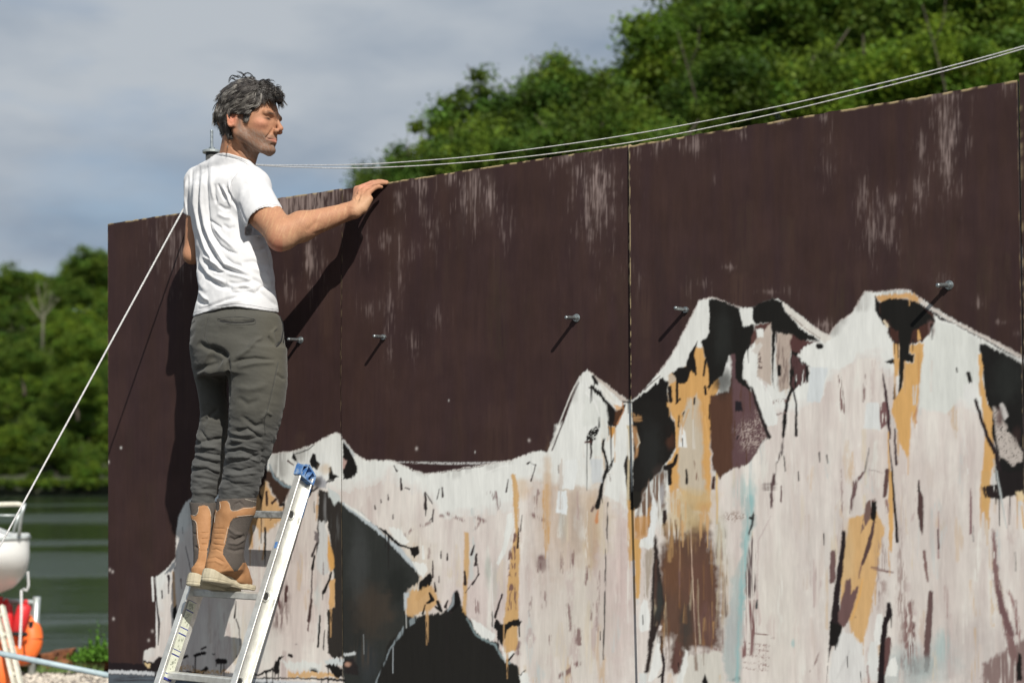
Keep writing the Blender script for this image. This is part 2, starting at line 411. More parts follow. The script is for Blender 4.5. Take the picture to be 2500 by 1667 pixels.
# ------------------------------------------------------------------ the painting (colours worked out per point of the boards)
CS = 0.62; U0, V0 = 235, 100; CWd, CHt = int((2780-U0)*CS), int((2150-V0)*CS)
gx, gy = np.meshgrid(np.arange(CWd)/CS+U0, np.arange(CHt)/CS+V0)      # photo coordinates of the boards' front
gx = gx.astype(np.float32); gy = gy.astype(np.float32)
def fn(sx, sy, seed, o=4): return vnoise(gx/sx, gy/sy, seed, o).astype(np.float32)
NA = fn(14, 14, 1)-.5; NB = fn(14, 14, 2)-.5            # edge wobble
ND = fn(4.2, 90, 5, 3)                                   # vertical brush streaks
NE = fn(3.0, 26, 6, 3)
NF = fn(90, 3.6, 8, 3)                                   # horizontal streaks
NJ = fn(2.0, 34, 16, 2); NG = fn(2.2, 2.2, 9, 2); NH = fn(60, 60, 10, 4); NI = fn(25, 160, 12, 4)
canvas = np.zeros((CHt, CWd, 3), np.float32)
W_ = (229, 230, 225); P_ = (219, 211, 205); K_ = (31, 29, 28); T_ = (206, 166, 116); M_ = (98, 76, 73); B_ = (62, 46, 45)
G_ = (50, 52, 50); C_T = (163, 192, 190); O_ = (96, 70, 56); Y_ = (150, 148, 144); LT = (226, 190, 140); PB = (196, 205, 210); TN = (188, 166, 148)
FR = {'A': (350, 1050, 2.5417), 'B': (800, 1000, 2.351), 'C': (1300, 850, 3.137), 'D': (1500, 1200, 3.358), 'E': (1550, 650, 2.613),
      'F': (2000, 650, 2.614), 'G': (1950, 1150, 3.033), 'H': (0, 1150, 3.033), 'S': (0, 0, 1.0), 'Q': (650, 380, 3.015), 'R': (1600, 0, 2.613), 'L': (900, 0, 2.94)}
def cv(fr, pts):
    x0, y0, s = FR[fr]; return np.array([(x0+p[0]/s, y0+p[1]/s) for p in pts], np.float32)
def window(lo, hi, pad):
    a = max(int((lo[0]-pad-U0)*CS), 0); b = min(int((hi[0]+pad-U0)*CS)+2, CWd)
    c = max(int((lo[1]-pad-V0)*CS), 0); d = min(int((hi[1]+pad-V0)*CS)+2, CHt)
    return None if a >= b or c >= d else (slice(c, d), slice(a, b))
def lay(sl, al, col, dry, tex):
    if dry:
        n = {'v': ND, 'h': NF, 'g': NG, 'e': NE}[tex][sl]
        t = .25+dry*.6
        al = al*np.clip((n-t+.07)/.14, 0, 1)
    c = srgb(col).astype(np.float32)
    canvas[sl] = canvas[sl]*(1-al[..., None]) + c*al[..., None]
def poly(fr, pts, col, soft=1.6, rough=3., dry=0, alpha=1., tex='v'):
    p = cv(fr, pts); sl = window(p.min(0), p.max(0), soft+rough+3)
    if sl is None: return
    x = gx[sl] + NA[sl]*2*rough + (NG[sl]-.5)*min(rough, 2.2); y = gy[sl] + NB[sl]*2*rough + (NE[sl]-.5)*min(rough*2.4, 9) + (ND[sl]-.5)*min(rough*1.6, 8)
    d = np.full(x.shape, 1e9, np.float32); ins = np.zeros(x.shape, bool)
    for i in range(len(p)):
        a = p[i]; b = p[(i+1) % len(p)]; e = b-a; L = e@e + 1e-9
        t = np.clip(((x-a[0])*e[0]+(y-a[1])*e[1])/L, 0, 1)
        d = np.minimum(d, (x-a[0]-t*e[0])**2 + (y-a[1]-t*e[1])**2)
        if a[1] != b[1]:
            c = ((a[1] > y) != (b[1] > y)) & (x < e[0]*(y-a[1])/e[1]+a[0]); ins ^= c
    d = np.sqrt(d); d = np.where(ins, -d, d)
    lay(sl, np.clip(.5-d/(2*soft), 0, 1)*alpha, col, dry, tex)
def line(fr, pts, wd, col, soft=1.2, rough=1.2, dry=0, alpha=1., tex='v'):
    p = cv(fr, pts); s = FR[fr][2]
    wd = np.array(wd if hasattr(wd, '__len__') else [wd]*len(p), float)/s/2
    sl = window(p.min(0), p.max(0), wd.max()+soft+rough+3)
    if sl is None: return
    x = gx[sl] + NA[sl]*2*rough + (NG[sl]-.5)*rough; y = gy[sl] + NB[sl]*2*rough + (NE[sl]-.5)*rough*2.2
    d = np.full(x.shape, 1e9, np.float32)
    for i in range(len(p)-1):
        a = p[i]; e = p[i+1]-a; L = e@e + 1e-9
        t = np.clip(((x-a[0])*e[0]+(y-a[1])*e[1])/L, 0, 1)
        d = np.minimum(d, np.hypot(x-a[0]-t*e[0], y-a[1]-t*e[1]) - (wd[i]+(wd[i+1]-wd[i])*t))
    lay(sl, np.clip(.5-d/(2*soft), 0, 1)*alpha, col, dry, tex)
def blob(fr, c, r, col, alpha=.6, dry=0, tex='v', k=2.):
    p = cv(fr, [c])[0]; s = FR[fr][2]; rx, ry = r[0]/s, r[1]/s
    sl = window((p[0]-rx*1.6, p[1]-ry*1.6), (p[0]+rx*1.6, p[1]+ry*1.6), 2)
    if sl is None: return
    q_ = ((gx[sl]+NA[sl]*rx*.6-p[0])/rx)**2 + ((gy[sl]+NB[sl]*ry*.6-p[1])/ry)**2
    lay(sl, np.exp(-q_**k)*alpha*(.75+.5*NI[sl]), col, dry, tex)

# brown ground coat with thin patches
base = srgb(B_).astype(np.float32)
canvas[:] = base*(0.82+.36*NH[..., None])
canvas[..., 0] *= .95+.14*NI; canvas[..., 1] *= .97+.10*NI; canvas[..., 2] *= 1.06-.16*NI
def scratch(fr, c, r, a=.5, col=(152, 135, 130)):
    p = cv(fr, [c])[0]; s = FR[fr][2]; rx, ry = r[0]/s, r[1]/s
    sl = window((p[0]-rx*2.2, p[1]-ry*2.2), (p[0]+rx*2.2, p[1]+ry*2.2), 2)
    if sl is None: return
    e = np.exp(-(((gx[sl]-p[0]+NA[sl]*rx)/rx)**2 + ((gy[sl]-p[1]+NB[sl]*ry)/ry)**2))
    st_ = .30*ND[sl]+.25*NE[sl]+.45*NJ[sl]
    al = np.clip((st_ + e*.20*(.5+a) - .65)/.20, 0, 1)*e**.35 + .22*e*a*NI[sl]
    c_ = srgb(col).astype(np.float32)*.95
    al = np.clip(al*(.22+.5*a), 0, 1); canvas[sl] = canvas[sl]*(1-al[..., None]) + c_*al[..., None]
for (x, y, rx, ry, a) in ((130, 130, 60, 60, .6), (300, 350, 80, 140, .55), (160, 290, 30, 200, .8), (410, 120, 70, 160, .5), (320, 760, 40, 200, .95), (390, 800, 60, 160, .55),
        (165, 960, 45, 150, .45), (300, 330, 150, 110, .8), (470, 330, 60, 110, .75), (590, 300, 40, 90, .8), (980, 330, 40, 110, .7), (1120, 230, 60, 90, .85), (1155, 350, 40, 150, .5),
        (1340, 170, 60, 60, .6), (1440, 350, 40, 250, .55), (1530, 180, 60, 120, .55), (1640, 300, 35, 170, 1.), (1530, 450, 90, 150, .35), (1760, 520, 70, 160, .5),
        (980, 820, 30, 280, .6), (910, 1180, 30, 300, .55), (850, 1120, 60, 80, .45), (750, 1150, 60, 90, .4), (720, 700, 50, 120, .45), (900, 620, 60, 90, .5), (1080, 700, 30, 90, .4),
        (1240, 560, 60, 130, .4), (1080, 1370, 40, 100, .5), (900, 1440, 30, 70, .5), (1260, 1180, 60, 80, .3)):
    scratch('Q', (x, y), (rx, ry), a)
for (x, y, rx, ry, a) in ((860, 1400, 60, 130, .8), (580, 1280, 30, 60, .6), (380, 1320, 70, 60, .7), (1400, 1130, 80, 50, .7), (1640, 1330, 110, 150, .95), (1500, 1250, 60, 60, .6),
        (1930, 1080, 30, 60, .6), (1300, 1200, 40, 80, .5), (2060, 1050, 40, 60, .5), (2250, 1050, 50, 50, .5)):
    scratch('L', (x, y), (rx, ry), a)
for (x, y, rx, ry, a) in ((50, 920, 60, 40, .6), (260, 930, 90, 60, .7), (550, 850, 40, 40, .6), (790, 778, 40, 14, .8), (1050, 745, 50, 30, .6), (1610, 640, 70, 20, .7), (1820, 610, 140, 40, .85),
        (2250, 560, 50, 60, .6), (1890, 850, 45, 130, .95), (1860, 1030, 35, 180, .85), (1700, 950, 40, 200, .55), (1690, 1210, 60, 120, .85), (1330, 1220, 40, 140, .6), (1420, 1290, 20, 60, .6),
        (370, 1150, 25, 60, .5), (1100, 1000, 60, 150, .35), (1940, 1210, 25, 100, .55), (1530, 1290, 50, 60, .8), (2000, 900, 30, 120, .4)):
    scratch('R', (x, y), (rx, ry), a)
for (x, y, rx, ry, a) in ((600, 10, 40, 30, .7), (440, 110, 60, 40, .6), (850, 165, 70, 18, .8), (970, 150, 40, 50, .5), (340, 180, 20, 60, .4), (1180, 380, 80, 40, .6), (30, 60, 40, 90, .4)):
    scratch('E', (x, y), (rx, ry), a)
for (x, y, rx, ry, a) in ((1020, 240, 30, 30, .8), (1160, 360, 40, 25, .6), (1270, 430, 20, 25, .9), (780, 90, 60, 60, .5), (40, 380, 60, 40, .8)):
    scratch('F', (x, y), (rx, ry), a)
scratch('S', (2310, 330), (30, 110), .7); scratch('S', (1150, 470), (26, 60), .7); scratch('S', (430, 590), (60, 90), .5); scratch('S', (700, 490), (60, 40), 1.1); scratch('S', (820, 470), (14, 60), .9)
poly('S', [(690, 478), (795, 462), (800, 520), (770, 560), (690, 545)], (150, 134, 128), 6, 6, dry=.38, tex='e', alpha=.75); scratch('S', (1460, 480), (50, 120), .75); scratch('S', (2150, 560), (40, 60), .8)
for (x, y) in ((275, 1395), (268, 1390), (277, 1510), (372, 1540), (363, 1562), (1017, 1095), (1292, 1075), (265, 1128), (1405, 1070)):
    blob('S', (x, y), (3, 4), (200, 190, 185), .8, k=1.)
# pale mural ground
OUT = [(355, 1640), (349, 1625), (353, 1585), (379, 1579), (384, 1480), (377, 1410), (396, 1396), (409, 1384), (429, 1361), (431, 1286), (435, 1258), (452, 1227), (468, 1213), (560, 1215), (640, 1180),
       (657, 1109), (716, 1101), (767, 1084), (800, 1064), (822, 1055), (832, 1060), (834, 1072), (843, 1077), (864, 1106), (894, 1123), (957, 1123), (983, 1136), (1038, 1157), (1098, 1149), (1183, 1134), (1251, 1123), (1302, 1102), (1327, 1100),
       (1335, 1102), (1357, 1070), (1380, 1019), (1412, 926), (1420, 911), (1434, 903), (1466, 927), (1507, 958), (1536, 977), (1542, 977), (1571, 952), (1603, 914), (1625, 888), (1651, 850), (1665, 818), (1707, 734), (1730, 728), (1749, 729),
       (1806, 750), (1837, 751), (1864, 736), (1902, 729), (1944, 761), (1990, 799), (2021, 820), (2042, 791), (2077, 765), (2096, 738), (2111, 712), (2134, 713), (2203, 706), (2218, 709), (2249, 730), (2306, 765), (2363, 799), (2440, 837),
       (2497, 876), (2620, 940), (2900, 1010), (2900, 2300), (300, 2300), (300, 1700)]
canvas0 = canvas.copy(); poly('S', OUT, W_, soft=1.8, rough=2.5)
MOUT = np.clip(np.abs(canvas-canvas0).sum(-1)/(np.abs(srgb(W_)-canvas0).sum(-1)+1e-6), 0, 1)[..., None].astype(np.float32)
sl_all = (slice(0, CHt), slice(0, CWd))
# pink grey lower part, streaky
def region(fr, pts, col, **k): poly(fr, pts, col, **k)
PK = [(384, 1500), (440, 1300), (640, 1200), (760, 1180), (840, 1190), (930, 1170), (955, 1140), (975, 1185), (1040, 1200), (1080, 1260), (1160, 1250), (1240, 1240), (1300, 1170), (1380, 1190), (1470, 1190), (1520, 1250), (1620, 1290), (1700, 1010),
      (1850, 1010), (1950, 1000), (2010, 950), (2030, 900), (2075, 880), (2140, 860), (2160, 900), (2240, 990), (2330, 970), (2400, 1010), (2440, 1030), (2500, 1160), (2900, 1200), (2900, 2300), (340, 2300), (350, 1640)]
poly('S', PK, P_, soft=16, rough=16)
band = (gy > 1000); msk = np.abs(canvas-srgb(P_)).sum(-1) < .08
stv = (.5+ .3*(ND-.5)*1.2 + (NI-.5)*1.3 + (NH-.5)*.5)
cA = srgb((231, 226, 218)); cB = srgb((211, 199, 193)); mixv = np.clip(stv, 0, 1)[..., None]
canvas[msk] = (cA*mixv + cB*(1-mixv))[msk].astype(np.float32)
for (x, y, rx, ry, c, a) in ((1000, 1420, 70, 120, (206, 196, 178), .6), (1350, 1300, 60, 160, TN, .45), (1420, 1260, 80, 120, (203, 178, 150), .5), (1450, 1400, 60, 180, (198, 186, 172), .5), (1180, 1500, 90, 160, (208, 190, 186), .5), (1500, 1500, 50, 160, (205, 186, 182), .7),
        (1400, 1550, 120, 140, (208, 201, 190), .6), (1900, 1500, 60, 200, (212, 206, 196), .5), (2060, 1400, 120, 200, (204, 196, 190), .5), (700, 1480, 80, 120, (212, 198, 192), .6), (620, 1560, 60, 70, (214, 214, 206), .5), (2300, 1400, 120, 250, (204, 194, 187), .5),
        (2400, 1600, 120, 90, (170, 160, 158), .35), (2250, 1620, 90, 60, (172, 186, 186), .5), (2180, 1150, 60, 150, (204, 190, 182), .5), (2200, 1640, 60, 60, (160, 176, 176), .4)):
    blob('S', (x, y), (rx, ry), c, a)
# white passages, left panel to right
canvas[:] = canvas0*(1-MOUT)+canvas*MOUT
poly('B', [(1310, 90), (1420, 40), (1560, 10), (1660, 100), (1740, 200), (1700, 260), (1500, 440), (1330, 420), (1270, 300)], W_, 5, 6)

rs = np.random.default_rng(314)
def top_v(x): return np.interp(x, [355, 384, 435, 640, 767, 834, 957, 1098, 1302, 1434, 1536, 1707, 1902, 2021, 2134, 2249, 2497, 2780], [1600, 1480, 1290, 1190, 1090, 1070, 1130, 1155, 1105, 910, 980, 740, 735, 820, 715, 735, 880, 1010])
for i in range(420):
    x = rs.uniform(390, 2600); y0 = top_v(x)+rs.uniform(60, 200); y = rs.uniform(y0, max(y0+10, 1900)); L_ = rs.uniform(30, 170)
    col = [(226, 224, 216), (210, 198, 190), (200, 184, 178), (214, 200, 176), (205, 178, 146), (190, 172, 168), (196, 202, 200), (220, 212, 204)][rs.integers(8)]
    line('S', [(x, y), (x+rs.normal()*4, y+L_*.5), (x+rs.normal()*7, y+L_)], [rs.uniform(4, 12), rs.uniform(8, 30), rs.uniform(4, 16)], col, 3, 3, dry=rs.uniform(.28, .5), tex='ve'[rs.integers(2)], alpha=rs.uniform(.35, .8))
for i in range(150):
    x = rs.uniform(300, 2600); y = rs.uniform(500, top_v(x)-20); L_ = rs.uniform(40, 260)
    col = [(74, 56, 52), (54, 42, 42), (80, 62, 54), (66, 54, 44)][rs.integers(4)]
    line('S', [(x, y), (x+rs.normal()*3, min(y+L_, top_v(x)))], rs.uniform(8, 40), col, 6, 3, dry=rs.uniform(.1, .3), tex='v', alpha=.22)
canvas[:] = canvas0*(1-MOUT)+canvas*MOUT if False else canvas
S = 'S'
# ---- big masses of panel 1 and 2 (left)
poly('B', [(0, 480), (80, 530), (200, 610), (300, 690), (400, 790), (480, 880), (530, 950), (520, 1000), (460, 1020), (440, 1060), (450, 1160), (520, 1190), (640, 1170), (710, 1130), (740, 1035), (765, 1110), (800, 1190), (850, 1270), (900, 1310), (980, 1350), (1000, 1430), (1090, 1470), (1110, 1567), (1120, 1900), (90, 1900), (90, 1567), (84, 1400), (60, 1400)], G_, 2.5, 4)
for (x, y, rx, ry, c, a) in ((180, 900, 60, 260, (72, 74, 74), .55), (130, 1250, 70, 200, (44, 44, 43), .6), (260, 1150, 120, 150, (78, 66, 56), .55), (400, 1000, 70, 120, (38, 40, 38), .7), (420, 1420, 80, 160, (62, 55, 46), .5), (700, 1400, 200, 180, (38, 38, 35), .8), (230, 1450, 70, 120, (58, 62, 66), .5), (200, 1400, 60, 90, (85, 72, 60), .4)):
    blob('B', (x, y), (rx, ry), c, a, dry=.35 if a < .5 else 0)
poly('B', [(350, 1330), (430, 1260), (520, 1190), (640, 1170), (710, 1130), (740, 1035), (765, 1110), (800, 1190), (850, 1270), (900, 1310), (980, 1350), (1000, 1430), (1090, 1470), (1110, 1567), (1120, 1900), (250, 1900), (290, 1520)], (38, 37, 35), 3, 5)
line('B', [(275, 1570), (310, 1480), (360, 1370), (440, 1250), (500, 1200)], [8, 7, 8, 22, 40], (132, 142, 146), 1.5, 2, dry=.35)
line('B', [(85, 535), (160, 590), (250, 660), (330, 730), (400, 790), (470, 870), (540, 930)], [10, 26, 22, 14, 24, 26, 34], (186, 194, 198), 2, 3)
line('B', [(100, 540), (180, 595), (240, 640)], [10, 16, 8], W_)
poly('B', [(280, 670), (330, 690), (420, 770), (470, 790), (520, 780), (525, 820), (500, 850), (480, 830), (470, 800), (400, 780), (340, 720)], K_, 1.3, 2)
poly('B', [(350, 670), (420, 690), (470, 760), (440, 780), (380, 740)], W_, 1.5, 3)
poly('B', [(480, 870), (560, 880), (570, 930), (550, 960), (520, 930)], W_, 1.5, 3)
line('B', [(545, 780), (550, 850)], [8, 16], W_)
poly('B', [(530, 985), (585, 940), (600, 960), (590, 1000), (560, 1060), (520, 1100), (500, 1090), (520, 1040)], K_, 1.5, 3)
poly('B', [(470, 1040), (540, 1030), (600, 1000), (620, 1060), (640, 1110), (600, 1150), (540, 1160), (480, 1190), (450, 1150), (460, 1090)], T_, 2.5, 5, alpha=.95)
line('B', [(585, 1050), (600, 1090), (570, 1110)], [12, 26, 10], K_); line('B', [(630, 1100), (650, 1150), (620, 1130)], [16, 22, 12], K_); line('B', [(690, 1095), (675, 1130)], [10, 16], (60, 50, 48)); line('B', [(560, 1120), (545, 1170)], [8, 14], K_)
poly('B', [(720, 1060), (745, 1032), (770, 1110), (710, 1160), (700, 1140)], K_, 1.5, 2)
line('B', [(725, 1050), (715, 1120), (690, 1150)], [6, 16, 8], (150, 158, 162), 2, 2)
poly('B', [(440, 1050), (465, 1045), (460, 1130), (440, 1150)], PB, 2, 2, alpha=.8)
poly('B', [(820, 1200), (860, 1215), (960, 1290), (950, 1330), (890, 1310), (840, 1260)], W_, 1.8, 3)
line('B', [(800, 1200), (850, 1290), (960, 1350), (1000, 1420), (1040, 1450)], [6, 10, 12, 12, 20], (130, 146, 148), 2, 2)
poly('B', [(1000, 1360), (1060, 1370), (1070, 1400), (1020, 1450), (1005, 1410)], W_, 2, 3)
line('B', [(1030, 1440), (1070, 1400)], [14, 10], K_)
# vertical tan bars and marks of panel 2
poly('B', [(785, 700), (810, 705), (812, 900), (800, 1050), (795, 1180), (775, 1160), (780, 900)], (205, 165, 110), 2, 2, alpha=.9)
poly('B', [(1055, 370), (1080, 365), (1098, 500), (1090, 600), (1100, 750), (1100, 900), (1095, 1100), (1090, 1380), (1020, 1390), (1010, 1250), (1030, 1000), (1060, 760), (1078, 700), (1068, 560)], (206, 165, 108), 2, 3, alpha=.95)
for y0, y1 in ((710, 760), (780, 860), (880, 915), (940, 960), (1000, 1040), (1045, 1150)):
    poly('B', [(1045, y0), (1085, y0), (1080, y1), (1030, y1)], (128, 98, 88), 2, 3, dry=.45, tex='e')
for (a, b, w_) in (((1095, 680), (1090, 790), 14), ((1115, 600), (1105, 700), 6), ((420, 395), (425, 455), 16), ((445, 450), (470, 455), 8), ((560, 475), (562, 565), 18), ((565, 475), (598, 535), 8), ((658, 445), (660, 500), 12), ((640, 455), (630, 510), 6), ((606, 570), (602, 640), 10), ((585, 640), (600, 620), 6),
        ((346, 488), (348, 515), 9), ((306, 515), (306, 530), 7), ((270, 545), (274, 568), 9), ((375, 598), (375, 625), 8), ((602, 870), (604, 960), 12), ((615, 990), (618, 1040), 12), ((640, 955), (640, 990), 7), ((650, 810), (652, 850), 9), ((687, 825), (687, 860), 10),
        ((840, 780), (825, 830), 14), ((855, 825), (848, 890), 18), ((860, 880), (865, 945), 6), ((870, 940), (830, 1000), 12), ((825, 1000), (790, 1050), 5), ((785, 925), (790, 1000), 18), ((710, 1170), (700, 1150), 5),
        ((1160, 300), (1145, 310), 12), ((1165, 305), (1195, 320), 4), ((1193, 315), (1168, 410), 8), ((1035, 400), (1025, 470), 10), ((1000, 1060), (960, 1190), 16), ((945, 1160), (945, 1240), 8), ((380, 320), (400, 350), 10), ((1325, 320), (1325, 360), 6)):
    line('B', [a, b], [w_*.6, w_], (52, 42, 42), 1.2, 1.5)
for (a, b, w_) in (((860, 620), (900, 640), 22), ((880, 640), (815, 725), 12), ((930, 480), (945, 500), 30), ((970, 480), (985, 580), 20), ((1200, 470), (1170, 540), 26), ((1215, 480), (1185, 620), 10), ((1170, 600), (1240, 635), 20), ((480, 690), (450, 720), 14), ((520, 670), (590, 650), 12),
        ((690, 595), (780, 640), 16), ((645, 610), (665, 612), 14), ((1420, 800), (1400, 900), 20), ((1345, 820), (1340, 940), 14), ((1500, 900), (1480, 1000), 20), ((1225, 860), (1220, 920), 40), ((1240, 1050), (1240, 1130), 24), ((1165, 1080), (1160, 1180), 16), ((1380, 1120), (1390, 1260), 22), ((1440, 1270), (1440, 1340), 34),
        ((1280, 1300), (1272, 1350), 16), ((855, 1090), (860, 1160), 26), ((1100, 1340), (1090, 1400), 22), ((1340, 1530), (1440, 1460), 30), ((1560, 930), (1545, 1270), 10), ((585, 750), (580, 850), 8), ((1520, 1120), (1510, 1200), 14)):
    line('B', [a, b], w_, (122, 92, 90), 3, 3, dry=.42, alpha=.85, tex='e')
for (x, y, rx, ry, c, a) in ((1230, 880, 34, 46, (112, 84, 84), .7), (1430, 640, 40, 200, (176, 160, 148), .6), (1520, 700, 40, 220, (190, 158, 122), .6), (1260, 480, 26, 220, (206, 170, 128), .65), (1350, 600, 30, 160, (170, 172, 166), .5), (920, 920, 20, 90, (160, 168, 158), .5), (960, 1000, 16, 130, (176, 178, 168), .5), (1700, 850, 60, 300, (206, 184, 178), .6), (1120, 450, 50, 60, (214, 180, 140), .5)):
    blob('B', (x, y), (rx, ry), c, a)
poly('B', [(1030, 600), (1060, 590), (1072, 650), (1050, 720), (1020, 820), (980, 895), (970, 880), (1000, 800), (1020, 700)], (230, 231, 226), 1.4, 2)
poly('B', [(990, 1230), (1010, 1230), (1050, 1210), (1090, 1200), (1115, 1215), (1105, 1235), (1060, 1240), (1030, 1260), (1020, 1300), (1000, 1360), (970, 1310), (975, 1270), (950, 1250), (960, 1205), (985, 1215)], K_, 1.3, 3)
line('B', [(1098, 1220), (1101, 1300)], 7, K_, 1, .5)
line('B', [(1135, 1490), (1100, 1530)], [6, 10], K_); poly('B', [(1100, 1520), (1150, 1500), (1160, 1567), (1180, 1640), (1110, 1620)], W_, 2, 4)
# fine drips
line('B', [(1608, 535), (1598, 760), (1582, 1430)], [8, 8, 12], (92, 88, 84), 1, .6, dry=.3, tex='e'); line('B', [(940, 880), (955, 1310)], 3, W_, 1, .4); line('B', [(375, 1360), (374, 1510)], 3, PB, 1, .4); line('B', [(1565, 1270), (1565, 1320)], 4, K_, 1, .3)
line('B', [(450, 1150), (452, 1250)], 3, W_, 1, .4); line('B', [(205, 1290), (208, 1400)], 3, (150, 156, 158), 1, .4)
# thin bright line above the white saddle and dark infill
poly('B', [(430, 310), (680, 322), (860, 318), (900, 322), (740, 350), (570, 368), (500, 350)], (58, 42, 42), 1.6, 2)
line('B', [(400, 300), (560, 304), (700, 308), (860, 306), (1010, 298)], [5, 10, 14, 12, 5], (196, 194, 192), 1.3, 1, dry=.22, tex='g')
line('B', [(900, 365), (1000, 325), (1060, 318)], 3, (240, 240, 236), 1, .5)
# panel 1/2 join shapes
poly('A', [(1240, 60), (1270, 100), (1310, 180), (1325, 220), (1325, 260), (1290, 300), (1240, 305), (1236, 150)], K_, 1.5, 3)
poly('A', [(1238, 170), (1262, 190), (1245, 240), (1236, 235)], (190, 160, 152), 1.5, 2)
line('A', [(1238, 60), (1275, 110), (1310, 160)], [4, 8, 10], (190, 196, 198), 1.5, 2)
# ---- panel 1 (A frame)
poly('A', [(780, 240), (860, 320), (920, 350), (900, 400), (850, 480), (800, 380), (740, 290), (740, 240)], (66, 50, 42), 3, 5)
line('A', [(785, 215), (810, 290), (870, 340), (920, 355)], [8, 12, 16, 20], (132, 148, 156), 2, 2)
poly('A', [(700, 420), (745, 290), (800, 400), (850, 480), (880, 470), (860, 560), (750, 640), (680, 590), (650, 560)], (212, 172, 124), 3, 5)
for p in ([(750, 290), (740, 330)], [(765, 380), (765, 460)], [(715, 380), (730, 420)], [(800, 450), (820, 430)]): line('A', p, [14, 18], (60, 44, 40), 1.5, 2)
poly('A', [(745, 240), (770, 250), (740, 330), (700, 430), (690, 400), (720, 320)], (62, 46, 40), 2, 3)
line('A', [(665, 560), (675, 730)], [26, 8], (204, 160, 104), 1.6, 1.5); line('A', [(740, 560), (740, 620)], 20, (214, 180, 140), 2, 2)
line('A', [(750, 700), (738, 800)], [8, 10], (206, 164, 112), 1.8, 2)
poly('A', [(748, 600), (762, 600), (762, 700), (755, 850), (748, 760)], K_, 1.2, 1.5)
line('A', [(845, 465), (870, 460)], [10, 20], K_); line('A', [(780, 560), (860, 500)], [8, 6], (90, 66, 60), 1.5, 2, dry=.4, tex='g')
poly('A', [(930, 135), (945, 160), (960, 230), (955, 200), (925, 170)], K_, 1.2, 2); line('A', [(935, 150), (1010, 125), (1060, 92)], [4, 7, 5], K_, 1.2, 1.5); line('A', [(898, 190), (930, 215)], [12, 7], (72, 46, 44), 1.2, 1)
poly('A', [(1030, 190), (1050, 145), (1068, 150), (1075, 190), (1095, 205), (1080, 250), (1060, 240), (1035, 220)], K_, 1.3, 1.5)
poly('A', [(1150, 230), (1165, 225), (1180, 270), (1215, 290), (1180, 305), (1150, 310)], K_, 1.3, 1.5)
line('A', [(1180, 310), (1110, 330), (1060, 370), (1010, 400)], [10, 14, 12, 8], (54, 48, 48), 1.5, 2)
poly('A', [(1060, 300), (1100, 285), (1135, 320), (1130, 355), (1090, 365), (1055, 335)], (168, 168, 172), 2.5, 3)
blob('A', (1075, 330), (30, 36), (58, 54, 54), .8); blob('A', (1120, 240), (40, 36), (214, 192, 164), .6)
poly('A', [(1088, 370), (1140, 380), (1190, 440), (1228, 460), (1234, 700), (1236, 1400), (1180, 1420), (1145, 1380), (1140, 1110), (1185, 1100), (1190, 900), (1190, 800), (1160, 680), (1140, 560), (1100, 600), (1110, 700), (1070, 770), (1080, 560)], (52, 48, 45), 1.6, 3)
blob('A', (1190, 600), (26, 90), (108, 110, 110), .5, dry=.4); blob('A', (1130, 480), (14, 90), (140, 140, 140), .5, dry=.4)
poly('A', [(1140, 350), (1215, 400), (1225, 430), (1190, 465), (1150, 410)], (200, 206, 204), 1.8, 3)
poly('A', [(1085, 560), (1120, 560), (1140, 640), (1165, 800), (1160, 880), (1120, 900), (1080, 860), (1070, 770), (1090, 700)], (204, 204, 202), 2, 3)
poly('A', [(1145, 640), (1160, 700), (1185, 790), (1185, 850), (1160, 880), (1145, 800)], (212, 162, 96), 1.6, 2)
poly('A', [(1155, 925), (1188, 925), (1186, 1100), (1152, 1100)], (212, 170, 118), 1.6, 2)
line('A', [(1165, 880), (1150, 940), (1115, 1010)], [10, 14, 18], K_, 1.2, 1.5)
poly('A', [(1060, 620), (1085, 640), (1085, 700), (1060, 680)], (120, 112, 112), 2, 2)
for (a, b, w_, c) in (((1075, 700), (1045, 780), 14, (58, 50, 50)), ((1060, 780), (1050, 860), 18, K_), ((1048, 860), (1042, 1050), 10, (80, 66, 66)), ((1045, 1050), (1025, 1180), 20, (72, 54, 52)), ((1030, 1180), (1020, 1240), 10, (100, 76, 74)), ((1095, 1150), (1085, 1340), 14, K_), ((1125, 1240), (1118, 1360), 8, K_), ((1060, 440), (1062, 510), 5, K_), ((1115, 820), (1118, 890), 5, (110, 80, 78)), ((1083, 400), (1070, 560), 5, (190, 150, 110))):
    line('A', [a, b], [w_*.7, w_], c, 1.3, 1.5)
for (x, y, rx, ry) in ((870, 1080, 40, 120), (915, 760, 18, 45), (840, 1180, 40, 60), (890, 1000, 14, 60)):
    blob('A', (x, y), (rx, ry), (104, 78, 76), .85, dry=.42, tex='e', k=1.)
line('A', [(830, 1000), (845, 1100)], 16, (110, 80, 78), 2, 2, dry=.3, tex='e'); line('A', [(890, 970), (885, 1060)], 22, (84, 60, 58), 2, 2, dry=.2, tex='e')
